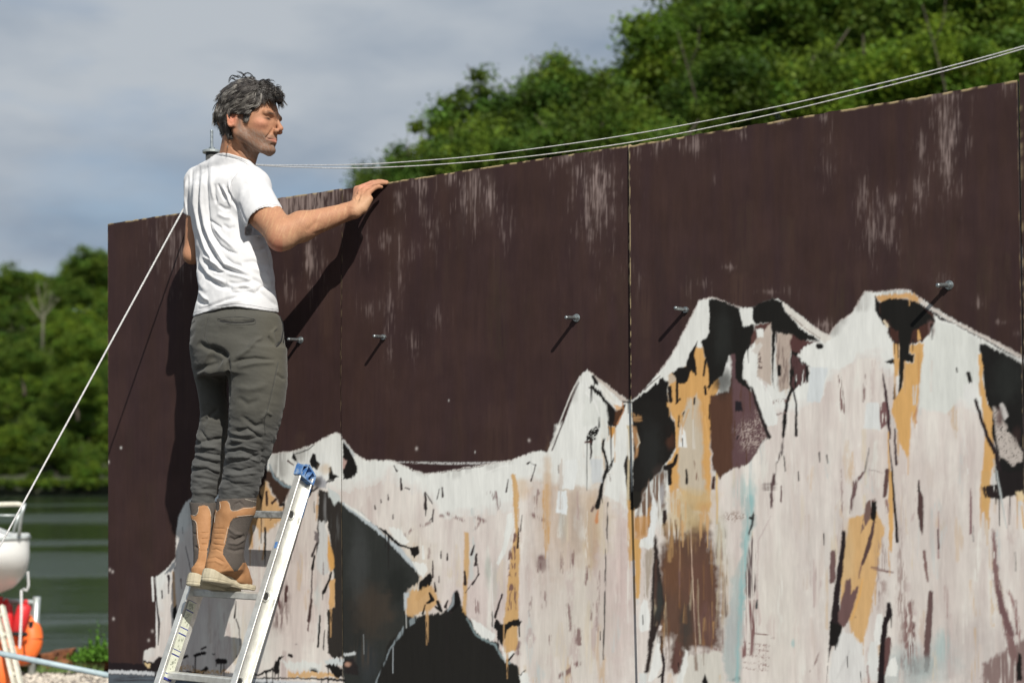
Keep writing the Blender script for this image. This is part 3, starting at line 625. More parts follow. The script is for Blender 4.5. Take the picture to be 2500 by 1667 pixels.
# left panel lower left
line('A', [(55, 915), (62, 1055)], [14, 12], (232, 232, 228), 1.2, 1); line('A', [(80, 1060), (82, 1320)], [6, 8], (226, 226, 224), 1.2, 1); line('A', [(75, 900), (80, 1050), (98, 1200), (92, 1330)], [4, 6, 14, 6], (44, 36, 40), 1.3, 1)
line('A', [(155, 905), (158, 940), (155, 1010)], [18, 10, 6], (50, 42, 44), 1.2, 1.5); line('A', [(115, 995), (116, 1040)], 8, (50, 42, 44)); line('A', [(185, 880), (195, 1090)], [14, 20], (196, 152, 104), 2, 2, alpha=.85); poly('A', [(185, 1110), (205, 1080), (212, 1130), (195, 1190), (182, 1160)], K_, 1.3, 2)
line('A', [(262, 720), (290, 850), (310, 930)], [4, 7, 5], (90, 84, 88), 1.3, 1); line('A', [(232, 920), (238, 980)], [8, 4], (120, 98, 96)); line('A', [(240, 600), (244, 640)], 3, (120, 116, 116))
poly('A', [(130, 890), (200, 800), (200, 850), (150, 890)], (120, 124, 128), 2, 3)
poly('A', [(0, 1430), (60, 1440), (100, 1400), (150, 1410), (110, 1560), (0, 1560)], (40, 33, 33), 2, 3)
poly('A', [(10, 1445), (45, 1450), (42, 1475), (8, 1465)], (222, 196, 150), 1.5, 2)
line('A', [(160, 1490), (260, 1500), (330, 1505), (390, 1480)], [16, 12, 16, 24], K_, 1.5, 2)
for (a, b, w_) in (((360, 1355), (385, 1345), 12), ((320, 1395), (380, 1380), 22), ((250, 1408), (272, 1400), 16), ((465, 1430), (505, 1430), 34), ((310, 1460), (315, 1490), 6), ((430, 1390), (440, 1388), 8), ((215, 1445), (232, 1440), 18), ((904, 1392), (920, 1396), 20), ((365, 1505), (385, 1475), 16)):
    line('A', [a, b], w_, (40, 32, 32), 1.5, 2)
line('A', [(200, 1460), (230, 1470), (380, 1500), (520, 1500)], [14, 30, 26, 18], (206, 166, 118), 3, 5, dry=.3, tex='g')
line('A', [(575, 1060), (565, 1160)], [5, 12], (52, 44, 42), 1.2, 1); line('A', [(575, 1170), (595, 1230), (600, 1330)], [7, 7, 4], (52, 44, 42), 1.2, 1)
poly('A', [(800, 1490), (820, 1430), (850, 1400), (872, 1402), (850, 1430), (842, 1500), (815, 1508)], K_, 1.5, 3); line('A', [(680, 1520), (760, 1500), (800, 1480)], [10, 18, 14], K_, 1.6, 3); line('A', [(688, 1410), (680, 1450)], 14, K_)
poly('A', [(900, 1500), (1100, 1495), (1210, 1520), (1200, 1535), (900, 1530)], (214, 172, 118), 2.5, 5, alpha=.9)
poly('A', [(1130, 1460), (1180, 1440), (1240, 1480), (1240, 1530), (1190, 1530)], K_, 2, 4); line('A', [(1040, 1480), (1075, 1490)], [24, 24], K_); poly('A', [(1120, 1420), (1240, 1415), (1240, 1450), (1140, 1455)], (206, 212, 212), 2, 4)
line('A', [(660, 1540), (900, 1535), (1060, 1540), (1245, 1550)], [14, 8, 10, 18], (36, 34, 36), 1.6, 2)
poly('A', [(860, 1430), (1000, 1430), (1110, 1450), (1100, 1490), (900, 1480)], (222, 226, 222), 3, 5, alpha=.8)
line('A', [(1250, 1390), (1310, 1385)], [16, 20], (200, 204, 204), 1.6, 2); poly('A', [(1250, 1420), (1300, 1410), (1330, 1470), (1330, 1520), (1250, 1510)], (44, 40, 40), 2, 4); blob('A', (1270, 1450), (20, 16), (190, 150, 130), .8)
# base bands
poly('S', [(250, 1624), (356, 1630), (450, 1640), (560, 1650), (834, 1664), (842, 1720), (250, 1720)], (46, 38, 40), 2, 2, alpha=.0)
poly('H', [(795, 1412), (1060, 1425), (1120, 1480), (1160, 1485), (1160, 1500), (795, 1462)], (38, 31, 33), 1.8, 2)
poly('S', [(250, 1633), (400, 1640), (560, 1652), (834, 1668), (834, 1676), (560, 1662), (400, 1649), (250, 1642)], (206, 208, 210), 1.6, 1.5)
poly('S', [(250, 1643), (400, 1650), (834, 1677), (1180, 1690), (1180, 1900), (250, 1900)], (96, 104, 112), 2.5, 3); blob('S', (330, 1665), (60, 16), (60, 58, 62), .8, dry=.3, tex='h')
# ---- middle peak (C frame)
poly('C', [(420, 165), (520, 240), (650, 340), (740, 405), (700, 425), (600, 330), (500, 250)], (196, 184, 174), 1.5, 2, alpha=.9)
poly('C', [(450, 210), (470, 208), (500, 250), (505, 280), (480, 275), (455, 240)], K_, 1.4, 1.5)
poly('C', [(425, 298), (460, 290), (520, 330), (560, 390), (610, 440), (650, 490), (700, 430), (720, 425), (690, 500), (655, 560), (640, 605), (580, 595), (568, 520), (560, 440), (520, 370), (470, 330)], K_, 1.4, 2)
poly('C', [(640, 460), (690, 470), (660, 560), (640, 600), (620, 590)], (96, 64, 44), 2, 2, alpha=.7); line('C', [(690, 420), (700, 480), (650, 580)], [10, 8, 12], (176, 116, 66), 1.5, 1.5)
poly('C', [(620, 430), (670, 440), (690, 460), (650, 480)], (220, 180, 140), 2, 2)
poly('C', [(510, 275), (540, 280), (650, 420), (620, 435), (550, 370)], (224, 222, 214), 1.3, 1.5)
line('C', [(510, 280), (600, 400), (660, 430)], 4, (244, 244, 240), 1, .5); line('C', [(400, 200), (410, 270), (425, 310)], 4, (244, 244, 240), 1, .5)
line('C', [(690, 405), (750, 415)], [10, 12], K_)
poly('C', [(575, 600), (635, 605), (625, 680), (600, 690), (585, 660)], (206, 150, 80), 1.6, 2)
poly('C', [(410, 680), (440, 625), (490, 600), (510, 620), (485, 680), (490, 700), (460, 715), (410, 710)], K_, 1.6, 3, dry=.1, tex='g'); line('C', [(510, 530), (510, 600)], [16, 18], K_, 1.4, 2); line('C', [(448, 700), (450, 780), (445, 850)], [26, 16, 8], (52, 44, 40), 1.4, 1.5); line('C', [(405, 720), (450, 715)], [16, 14], (88, 58, 54), 1.5, 1)
line('C', [(550, 690), (535, 760), (575, 880), (575, 940)], [16, 26, 14, 24], K_, 1.4, 2); line('C', [(620, 840), (600, 900), (570, 950)], [10, 24, 20], K_, 1.5, 2, dry=.15, tex='g'); line('C', [(565, 940), (535, 1020), (520, 1120), (495, 1215)], [26, 24, 34, 36], K_, 1.4, 2); line('C', [(475, 1200), (455, 1245)], 18, (110, 92, 86), 2, 2, dry=.4, tex='e')
poly('C', [(570, 730), (640, 640), (700, 540), (740, 450), (745, 600), (730, 720), (720, 810), (610, 815)], (228, 229, 224), 1.6, 3)
poly('C', [(380, 600), (400, 340), (440, 360), (560, 420), (580, 600), (590, 680), (540, 690), (500, 540), (480, 590)], (218, 220, 214), 3, 5, alpha=.7); line('C', [(410, 340), (470, 400), (500, 470), (515, 520)], [10, 18, 8, 4], (236, 236, 232), 1.3, 1)
poly('C', [(250, 860), (340, 850), (345, 930), (320, 1080), (210, 1075), (220, 1000)], (232, 234, 231), 1.5, 2); poly('C', [(195, 1090), (265, 1090), (265, 1275), (178, 1255)], (228, 232, 232), 1.5, 2)
poly('C', [(370, 760), (400, 745), (435, 750), (430, 860), (350, 860)], (230, 231, 226), 1.5, 2); poly('C', [(455, 740), (525, 730), (530, 830), (460, 830)], (224, 226, 220), 1.5, 2); poly('C', [(445, 850), (530, 850), (530, 1030), (455, 1040)], (204, 208, 210), 2, 3, alpha=.8)
poly('C', [(590, 960), (680, 990), (660, 1180), (545, 1120)], (228, 229, 224), 1.6, 2); line('C', [(590, 960), (600, 1010)], 10, (120, 100, 94), 2, 2, dry=.5, tex='g')
line('C', [(500, 1240), (490, 1330)], [10, 26], (204, 130, 74), 2, 2, alpha=.8); line('C', [(110, 1050), (110, 1540)], [26, 24], (206, 168, 122), 3, 3, alpha=.6); line('C', [(345, 1100), (350, 1300)], [8, 16], (170, 142, 140), 3, 2, alpha=.6); line('C', [(575, 1180), (570, 1560)], [6, 16], (78, 72, 70), 1.5, 1, dry=.25, tex='e')
line('C', [(362, 215), (300, 340), (235, 500), (160, 700), (110, 810)], [6, 10, 9, 9, 8], (222, 220, 214), 1.2, .8); line('C', [(355, 262), (300, 390), (225, 590), (150, 780)], [6, 10, 10, 10], (62, 44, 42), 1.6, 1)
poly('C', [(715, 820), (750, 830), (770, 1230), (740, 1240), (715, 1010), (700, 900)], (40, 36, 36), 1.6, 2)
poly('C', [(722, 590), (750, 590), (745, 900), (740, 1230), (720, 1200), (730, 900)], (204, 190, 160), 1.5, 1.5); line('C', [(725, 620), (740, 850)], 10, W_)
# ---- big dark mass right of seam 2
poly('C', [(760, 415), (850, 335), (930, 330), (930, 270), (960, 270), (965, 235), (1000, 222), (1042, 262), (1030, 300), (1045, 400), (1060, 520), (1090, 580), (1105, 640), (1095, 760), (1050, 840), (1010, 900), (950, 960), (890, 1030), (850, 1110), (820, 1220), (760, 1240), (770, 900), (775, 650), (760, 520)], (34, 32, 30), 1.8, 3)
blob('C', (900, 800), (90, 260), (46, 47, 46), .6); blob('C', (1060, 720), (40, 60), (84, 56, 44), .7); blob('C', (980, 950), (60, 60), (70, 58, 54), .5)
poly('C', [(765, 500), (830, 520), (840, 560), (770, 570)], (158, 122, 84), 2, 4, dry=.35, tex='h')
poly('C', [(762, 595), (790, 600), (820, 720), (800, 830), (775, 850)], (172, 132, 94), 2, 3, dry=.15, tex='v'); line('C', [(800, 650), (818, 720), (800, 760)], [4, 12, 6], (200, 190, 170))
poly('C', [(800, 1240), (850, 1110), (900, 1000), (960, 960), (1010, 930), (1010, 1200), (960, 1300), (880, 1400), (790, 1450), (770, 1300)], (120, 98, 84), 6, 8, dry=.12, tex='v')
poly('C', [(780, 1280), (870, 1270), (930, 1150), (860, 1500), (780, 1500)], (200, 150, 92), 4, 6, alpha=.8); blob('C', (990, 1120), (18, 80), (176, 178, 184), .7)
poly('C', [(915, 1090), (930, 1140), (960, 1230), (955, 1300), (930, 1420), (930, 1530), (820, 1530), (830, 1470), (880, 1440), (900, 1330), (910, 1230)], (228, 230, 228), 1.6, 3)
# tan region of left tower
poly('C', [(1050, 190), (1110, 195), (1180, 130), (1230, 0), (1300, 0), (1330, 100), (1400, 200), (1440, 280), (1390, 380), (1370, 560), (1360, 760), (1370, 1000), (1360, 1250), (1220, 1230), (1120, 1080), (1050, 1100), (1030, 880), (1110, 760), (1100, 600), (1050, 470), (1040, 300)], (214, 166, 104), 2.2, 4)
poly('C', [(1200, 390), (1260, 360), (1290, 440), (1310, 700), (1300, 860), (1330, 1100), (1250, 1130), (1120, 1080), (1110, 900), (1130, 560)], (200, 190, 172), 4, 6, alpha=.92)
poly('C', [(1040, 200), (1110, 200), (1100, 260), (1040, 270)], (200, 182, 160), 2, 3)
blob('C', (1330, 500), (70, 160), (206, 156, 96), .7, dry=.2)
line('C', [(1200, 470), (1130, 640)], 8, (204, 160, 110), 2, 2)
poly('C', [(1125, 640), (1140, 590), (1170, 640), (1185, 760), (1118, 755)], (232, 232, 228), 1.3, 1); line('C', [(1147, 690), (1149, 750)], 7, K_, 1, .5)
line('C', [(1100, 500), (1105, 790)], [6, 14], (222, 172, 104), 1.3, 1); line('C', [(1320, 520), (1355, 760)], [12, 8], (222, 174, 110), 1.3, 1)
for p, w_ in (([(1190, 45), (1200, 160)], [30, 44]), ([(1230, 60), (1250, 200)], [16, 14]), ([(1325, 90), (1310, 210)], [20, 14]), ([(1110, 160), (1180, 170), (1170, 240)], [20, 60, 40]), ([(1110, 250), (1105, 400)], [20, 22]), ([(1320, 290), (1325, 350)], [16, 22]), ([(1340, 300), (1400, 230)], [12, 10]), ([(1240, 385), (1235, 425)], [18, 16]), ([(1165, 490), (1150, 520)], [10, 16]),
        ([(1120, 520), (1118, 600)], 10), ([(1360, 440), (1355, 540)], [16, 12]), ([(1370, 540), (1368, 620)], 16), ([(1035, 600), (1040, 660)], 40), ([(1105, 820), (1080, 890), (1020, 920)], [22, 34, 40]), ([(1050, 930), (1050, 1035)], [36, 28]), ([(1180, 930), (1182, 1030)], [12, 24]), ([(1050, 300), (1060, 400)], 30), ([(1130, 390), (1100, 420)], 14)):
    line('C', p, w_, (35, 31, 29), 1.4, 2)
line('C', [(1235, 860), (1265, 1000)], [4, 24], (116, 78, 62), 2, 2, dry=.3, tex='e'); line('C', [(1010, 1240), (1010, 1350)], [14, 26], (50, 40, 38)); line('C', [(1012, 1350), (1015, 1430)], [14, 20], (90, 72, 66), 2, 2, dry=.3)
line('C', [(1400, 720), (1410, 900), (1415, 1340)], [5, 16, 12], (222, 190, 136), 1.2, .8); poly('C', [(1380, 980), (1398, 980), (1400, 1080), (1370, 1080)], (70, 50, 46), 1.6, 2)
poly('C', [(1030, 410), (1060, 420), (1050, 455), (1030, 440)], (224, 176, 112), 1.5, 1.5)
# brown and mauve wedge between towers
poly('E', [(480, 830), (600, 790), (640, 560), (740, 780), (840, 1080), (720, 1260), (600, 1300), (540, 1350), (500, 1300), (480, 1100)], (88, 62, 50), 2.5, 4)
poly('E', [(610, 560), (650, 540), (700, 740), (760, 820), (840, 1080), (720, 1260), (620, 1290), (625, 900)], (100, 76, 78), 3, 4, dry=.08, tex='v')
blob('E', (740, 1080), (90, 100), (186, 170, 162), .8, dry=.52, tex='g'); blob('E', (800, 960), (40, 80), (186, 170, 162), .7, dry=.5, tex='g')
blob('E', (560, 740), (60, 90), (44, 44, 42), .85); poly('E', [(640, 860), (680, 860), (690, 925), (640, 925)], (40, 36, 40), 1.5, 2); line('E', [(650, 1100), (660, 1080)], 8, K_)
line('E', [(850, 1090), (790, 1150), (720, 1260), (600, 1300)], [6, 4, 6, 6], (110, 92, 90), 1.5, 2, dry=.3, tex='g')
# left tower black cap
poly('E', [(470, 215), (520, 210), (600, 235), (665, 265), (680, 330), (690, 385), (760, 370), (760, 480), (700, 560), (690, 660), (700, 720), (740, 770), (730, 790), (640, 720), (640, 560), (600, 570), (560, 700), (520, 720), (490, 760), (470, 790), (470, 660), (440, 560), (420, 480), (460, 450), (475, 380)], (32, 31, 29), 1.6, 2.5)
blob('E', (560, 450), (60, 180), (48, 50, 48), .5)
poly('E', [(330, 620), (340, 560), (400, 480), (380, 560), (395, 690), (375, 680)], K_, 1.4, 2)
poly('E', [(410, 220), (470, 210), (470, 255), (475, 330), (472, 420), (450, 455), (400, 470), (350, 550), (325, 620), (280, 640), (200, 680), (150, 720), (60, 800), (30, 830), (160, 670), (230, 580), (300, 440), (360, 320)], W_, 1.6, 2)
line('E', [(60, 790), (110, 740), (160, 700)], [4, 6, 4], (70, 52, 50))
poly('E', [(230, 680), (290, 650), (330, 660), (345, 700), (320, 750), (270, 745), (255, 700)], K_, 1.4, 2)
poly('E', [(120, 760), (150, 745), (160, 720), (180, 710), (215, 740), (205, 790), (215, 860), (180, 870), (110, 850), (0, 850), (60, 810)], K_, 1.6, 2)
poly('E', [(675, 275), (750, 290), (755, 350), (695, 380), (680, 330)], W_, 1.4, 1.5)
poly('E', [(750, 265), (800, 230), (880, 212), (940, 225), (950, 280), (1000, 330), (1060, 400), (1150, 455), (1180, 480), (1100, 470), (1060, 500), (1040, 560), (1025, 700), (1040, 770), (1000, 800), (985, 760), (990, 600), (1000, 500), (980, 450), (900, 420), (880, 700), (890, 780), (875, 720), (870, 400), (850, 360), (770, 370), (750, 340)], (32, 31, 29), 1.5, 2.5)
poly('E', [(900, 425), (1000, 440), (1010, 490), (990, 560), (985, 780), (920, 800), (900, 600)], (186, 170, 158), 2, 3); blob('E', (940, 620), (50, 170), (96, 76, 72), .7, dry=.48, tex='e')
poly('E', [(1000, 440), (1060, 470), (1180, 485), (1100, 500), (1050, 560), (1000, 540), (990, 480)], (88, 60, 58), 2, 3)
poly('E', [(770, 380), (870, 360), (870, 760), (780, 700), (785, 560), (760, 480)], (196, 182, 170), 2, 3); poly('E', [(765, 375), (868, 358), (840, 400), (780, 460), (740, 520), (745, 450)], (92, 64, 60), 2, 3)
poly('E', [(770, 400), (822, 400), (822, 455), (780, 455)], (230, 231, 226), 1.4, 1.5)
poly('E', [(1000, 560), (1060, 590), (1110, 640), (1110, 740), (1030, 770), (1000, 800)], (84, 60, 60), 2, 4, dry=.2, tex='e'); line('E', [(1095, 640), (1102, 720)], [14, 22], K_); line('E', [(1060, 600), (1125, 640)], [30, 10], (54, 44, 42)); line('E', [(920, 640), (920, 690)], 24, K_, 1.5, 2)
poly('E', [(1060, 530), (1140, 490), (1210, 490), (1300, 440), (1420, 330), (1440, 500), (1400, 600), (1340, 640), (1240, 660), (1185, 865), (1098, 860), (1120, 640), (1060, 600)], W_, 2, 4)
poly('E', [(1120, 640), (1230, 650), (1185, 868), (1098, 862)], (214, 219, 220), 1.6, 2)
poly('E', [(940, 225), (960, 240), (1060, 320), (1150, 395), (1240, 440), (1260, 460), (1210, 490), (1150, 450), (1060, 390), (960, 285)], (220, 216, 208), 1.4, 1.5); line('E', [(990, 310), (1090, 400), (1180, 460)], [5, 7, 5], (120, 100, 94), 1.3, 1, dry=.2, tex='g')
line('E', [(1170, 510), (1185, 510)], 34, K_, 1.3, 1)
poly('E', [(700, 560), (740, 545), (780, 560), (775, 660), (760, 700), (740, 730), (690, 720), (685, 680)], (230, 231, 226), 1.5, 2); poly('E', [(740, 540), (790, 490), (820, 500), (780, 560)], (212, 206, 198), 1.6, 3)
poly('E', [(740, 730), (765, 700), (810, 750), (860, 840), (915, 970), (905, 1010), (840, 1020), (810, 950), (770, 820)], (230, 231, 226), 1.5, 2); line('E', [(775, 710), (840, 780), (885, 890)], 4, (246, 246, 243), 1, .5)
line('E', [(745, 770), (770, 860), (810, 970), (840, 1050), (855, 1090)], [12, 20, 22, 24, 26], (44, 38, 38), 1.5, 2)
line('E', [(1000, 780), (970, 860), (955, 980), (945, 1085)], [20, 22, 26, 18], K_, 1.5, 2); line('E', [(1010, 790), (1030, 880), (1028, 1080)], [12, 12, 20], (42, 38, 38), 1.4, 1.5, dry=.12, tex='e'); line('E', [(945, 1090), (935, 1190), (910, 1250)], [6, 22, 10], (92, 84, 82), 1.8, 2, dry=.3, tex='e')
line('E', [(900, 1260), (880, 1400), (870, 1540)], [10, 26, 12], (84, 66, 66), 2, 2, dry=.35, tex='e'); blob('E', (860, 1400), (46, 50), (96, 76, 76), .8, dry=.5, tex='h'); line('E', [(950, 1210), (960, 1305)], 7, K_); line('E', [(1042, 1310), (1046, 1365)], 7, K_); line('E', [(933, 1400), (932, 1500)], 7, (100, 74, 74)); line('E', [(1176, 1190), (1178, 1250)], [12, 6], (90, 86, 84), 1.4, 1); line('E', [(1225, 1205), (1230, 1255)], [10, 5], (90, 86, 84), 1.4, 1)
line('E', [(890, 870), (960, 850)], 24, (150, 128, 122), 2, 3, dry=.5, tex='g'); line('E', [(900, 945), (960, 935)], 12, (130, 108, 104), 2, 2, dry=.4, tex='g'); line('E', [(795, 560), (800, 650)], [14, 34], (96, 78, 76), 2, 2, dry=.45, tex='g')
line('E', [(1300, 700), (1330, 930)], [16, 30], (124, 98, 96), 2, 2, dry=.45, tex='e')
blob('E', (700, 1450), (70, 120), C_T, .6, dry=.2); line('E', [(720, 1420), (730, 1560)], [26, 60], C_T, 4, 4, alpha=.5)
# lower brown area (D frame)
poly('D', [(420, 400), (500, 360), (600, 310), (600, 200), (560, 160), (570, 60), (620, 50), (640, 200), (770, 240), (790, 300), (790, 440), (830, 500), (860, 700), (880, 1000), (870, 1290), (680, 1280), (600, 1300), (560, 1440), (500, 1490), (460, 1440), (480, 1200), (400, 1200), (350, 1150), (330, 900), (380, 520)], (98, 74, 62), 13, 12)
blob('D', (480, 640), (90, 200), (110, 78, 58), .7); blob('D', (700, 820), (130, 350), (104, 74, 64), .6); blob('D', (760, 1100), (90, 180), (112, 84, 80), .7); blob('D', (590, 1100), (60, 200), (66, 62, 58), .75); blob('D', (530, 1000), (16, 180), (160, 112, 64), .7, dry=.3); blob('D', (560, 420), (120, 100), (150, 118, 84), .6, dry=.35); blob('D', (730, 380), (60, 100), (96, 70, 62), .7, dry=.2)
blob('D', (790, 560), (36, 240), (166, 124, 78), .6, dry=.4); blob('D', (900, 860), (50, 280), (172, 150, 118), .6, dry=.2); blob('D', (870, 400), (50, 220), (186, 184, 164), .6)
blob('D', (700, 200), (120, 130), (196, 168, 122), .55); blob('D', (560, 200), (150, 150), (200, 180, 140), .75); blob('D', (640, 40), (200, 70), (206, 182, 140), .8); blob('D', (470, 320), (90, 90), (180, 150, 108), .6, dry=.3)
poly('D', [(330, 350), (350, 400), (380, 700), (410, 900), (400, 1040), (370, 1080), (330, 1200), (290, 1440), (270, 1490), (245, 1480), (270, 1300), (300, 1000), (310, 700), (320, 500)], (52, 44, 42), 2.5, 4); blob('D', (360, 900), (40, 170), (62, 66, 64), .7)
poly('D', [(260, 470), (320, 470), (300, 700), (280, 860), (250, 860), (245, 600)], (176, 164, 150), 4, 5, dry=.2, tex='v')
poly('D', [(110, 60), (160, 100), (165, 380), (220, 400), (215, 560), (205, 880), (175, 880), (165, 560), (130, 560), (125, 430), (110, 300)], (208, 164, 104), 2, 3)
poly('D', [(125, 0), (215, 0), (215, 100), (160, 130), (160, 150), (130, 145)], (40, 38, 34), 2, 3)
poly('D', [(215, 390), (320, 440), (310, 465), (205, 450)], W_, 2, 3); line('D', [(110, 300), (118, 440)], [14, 20], W_)
poly('D', [(240, 880), (275, 900), (290, 1050), (280, 1135), (210, 1150), (200, 1050), (215, 940)], (232, 233, 229), 1.4, 2); line('D', [(232, 1010), (234, 1085)], 7, K_, 1, .4)
poly('D', [(360, 1190), (370, 1300), (385, 1420), (350, 1510), (300, 1560), (270, 1560), (290, 1480), (320, 1340)], (234, 235, 231), 1.6, 2); poly('D', [(365, 1095), (390, 1100), (385, 1135), (360, 1130)], (226, 216, 210), 1.4, 1.5); poly('D', [(200, 1480), (270, 1490), (260, 1567), (300, 1700), (200, 1700)], (216, 218, 215), 2, 3)
line('D', [(385, 1190), (390, 1290), (405, 1420), (395, 1560)], [26, 24, 24, 26], (50, 42, 44), 1.4, 2); line('D', [(360, 1520), (385, 1500)], [8, 16], K_)
poly('D', [(585, 1290), (600, 1340), (690, 1330), (870, 1300), (900, 1560), (900, 1800), (600, 1800), (510, 1567), (560, 1440)], (212, 208, 198), 2.5, 4); line('D', [(590, 1300), (585, 1400), (530, 1567)], [14, 40, 50], (228, 229, 224), 2, 3)
poly('D', [(495, 1230), (545, 1230), (560, 1400), (530, 1480), (490, 1500), (460, 1440), (480, 1340)], (100, 72, 66), 3, 5, dry=.1); line('D', [(524, 1400), (528, 1465)], 7, K_, 1, .5)
line('D', [(625, 300), (640, 700), (670, 1310)], [4, 7, 6], (206, 180, 160), 1, .5)
poly('D', [(740, 1490), (755, 1530), (770, 1567), (760, 1600), (715, 1560)], K_, 1.5, 2); line('D', [(970, 1540), (1010, 1530)], [20, 40], K_, 1.6, 2)
line('D', [(820, 1290), (860, 1300)], 20, (130, 96, 92), 3, 3, dry=.4, tex='e')
poly('D', [(1050, 40), (1150, 60), (1150, 260), (1090, 360), (1085, 560), (1070, 700), (1060, 1000), (1040, 1300), (1030, 1560), (920, 1560), (890, 1300), (940, 1000), (960, 700), (1040, 560), (1050, 400)], (172, 186, 184), 5, 8, alpha=.75)
line('D', [(1110, 60), (1090, 340), (1060, 600), (1040, 900), (1010, 1300), (1000, 1560)], [70, 50, 36, 40, 34, 30], (152, 190, 190), 4, 4, dry=.08, alpha=.85)
blob('D', (960, 1150), (60, 250), (176, 176, 176), .5); blob('D', (960, 620), (60, 120), (192, 186, 176), .5)
for (x, y) in ((950, 210), (1000, 200)): blob('D', (x, y), (70, 40), (140, 116, 102), .7, dry=.5, tex='g')
poly('D', [(1140, 165), (1150, 190), (1135, 280), (1100, 355), (1095, 340), (1120, 260), (1125, 200)], (70, 72, 72), 1.4, 1.5); line('D', [(1112, 215), (1125, 220)], 22, K_, 1.2, 1)
poly('D', [(1125, 370), (1150, 420), (1165, 600), (1160, 800), (1130, 880), (1075, 880), (1070, 700), (1095, 480)], (98, 84, 84), 2.5, 3, dry=.32, tex='v')
poly('D', [(1075, 880), (1150, 900), (1160, 1100), (1140, 1350), (1040, 1360), (1050, 1100)], (132, 100, 98), 3, 4, dry=.38, tex='v'); line('D', [(1170, 890), (1165, 950)], [14, 20], (50, 60, 60))
line('D', [(1150, 1160), (1230, 1170), (1305, 1195)], [6, 16, 14], (112, 74, 70), 1.5, 2, dry=.2, tex='h')
for y in (1240, 1290, 1340, 1400, 1450): line('D', [(1060, y-10), (1270, y+20)], 8, (140, 108, 104), 1.6, 2, dry=.45, tex='g')
for x in (1190, 1225, 1245): line('D', [(x, 1250), (x-5, 1460)], 6, (140, 108, 104), 1.5, 1.5, dry=.4, tex='g')
line('D', [(1280, 20), (1290, 130)], [30, 10], (96, 76, 76), 2, 2, dry=.3, tex='e'); line('D', [(1368, 0), (1370, 90)], [10, 4], (100, 74, 74)); line('D', [(510, 270), (511, 365)], 6, K_, 1, .5); poly('D', [(395, 150), (425, 145), (432, 220), (420, 270), (395, 250)], (52, 42, 40), 1.5, 2)
line('D', [(1718, 350), (1720, 435)], 5, K_, 1, .4); blob('D', (1465, 1240), (16, 36), C_T, .7)
line('D', [(1170, 900), (1180, 400), (1280, 200)], 4, (188, 170, 168), 2, 2)
# ---- third panel right towers (F)
poly('F', [(356, 190), (380, 230), (440, 200), (520, 205), (600, 215), (660, 250), (720, 290), (740, 350), (700, 430), (660, 480), (580, 500), (520, 480), (500, 520), (470, 480), (435, 420), (440, 380), (410, 370), (360, 270)], (72, 48, 42), 2, 3)
poly('F', [(360, 190), (440, 180), (520, 175), (600, 175), (660, 225), (640, 235), (560, 205), (480, 205), (400, 230), (375, 220)], (208, 164, 112), 2, 3)
poly('F', [(385, 235), (440, 205), (540, 210), (640, 235), (690, 290), (740, 345), (690, 365), (600, 410), (580, 490), (575, 560), (610, 560), (600, 610), (545, 610), (540, 700), (530, 760), (520, 820), (505, 810), (510, 700), (505, 640), (460, 620), (420, 610), (460, 590), (510, 590), (510, 420), (460, 390), (440, 345), (400, 340), (390, 290)], (32, 31, 29), 1.5, 2.5)
poly('F', [(355, 190), (385, 240), (385, 290), (430, 375), (410, 370), (355, 280)], K_, 1.5, 2); line('F', [(415, 350), (440, 385)], [14, 20], (222, 206, 180))
poly('F', [(470, 490), (510, 500), (510, 600), (505, 700), (480, 700), (475, 600)], (214, 170, 112), 1.6, 2); poly('F', [(580, 505), (665, 490), (665, 560), (650, 640), (640, 800), (625, 900), (600, 1000), (590, 930), (575, 1200), (560, 1215), (520, 1140), (490, 1020), (460, 920), (480, 840), (530, 780), (545, 620), (605, 610), (610, 560), (575, 555)], (216, 170, 108), 1.8, 3)
for a, b in (((600, 760), (602, 880)), ((622, 760), (612, 880))): line('F', [a, b], 9, (206, 200, 190), 1.4, 1.5)
line('F', [(635, 560), (637, 870), (610, 960), (620, 1000)], [4, 6, 22, 12], (190, 134, 84), 1.5, 1.5, alpha=.8)
line('F', [(630, 410), (640, 460)], [10, 22], (216, 170, 108), 1.4, 1.5); line('F', [(480, 750), (480, 840)], [10, 20], (50, 40, 40), 1.5, 2)
poly('F', [(740, 350), (820, 370), (940, 420), (1020, 490), (1020, 560), (1010, 640), (1030, 740), (960, 880), (900, 820), (820, 940), (640, 910), (640, 760), (665, 560), (680, 480), (720, 430)], (220, 222, 216), 3, 5)
blob('F', (710, 400), (30, 50), (120, 96, 92), .7, dry=.45, tex='e')
line('F', [(690, 270), (760, 320), (775, 330), (860, 365), (960, 420), (1060, 470), (1180, 540), (1310, 615)], [10, 20, 22, 6, 10, 10, 12, 14], (60, 54, 54), 1.5, 2, dry=.1, tex='g')
line('F', [(640, 220), (800, 320), (950, 400), (1150, 500), (1310, 590)], [18, 16, 18, 22, 24], (206, 196, 188), 2, 2, dry=.12, tex='g'); line('F', [(1100, 520), (1310, 610)], [10, 16], (226, 226, 222), 1.4, 1.5)
poly('F', [(1020, 500), (1060, 500), (1180, 560), (1310, 630), (1600, 760), (1600, 1200), (1400, 1300), (1280, 1440), (1150, 1480), (1130, 1300), (1150, 1230), (1090, 1050), (1080, 900), (1060, 820), (1040, 640)], (32, 31, 30), 2, 3)
blob('F', (1200, 720), (100, 150), (44, 46, 44), .7)
poly('F', [(1015, 560), (1030, 560), (1045, 640), (1040, 720), (1060, 800), (1070, 880), (1110, 930), (1100, 1060), (1115, 1150), (1120, 1220), (1085, 1380), (1080, 1567), (1035, 1567), (1030, 1400), (1050, 1200), (1060, 1080), (1040, 900), (1020, 700)], (216, 170, 108), 1.7, 2.5)
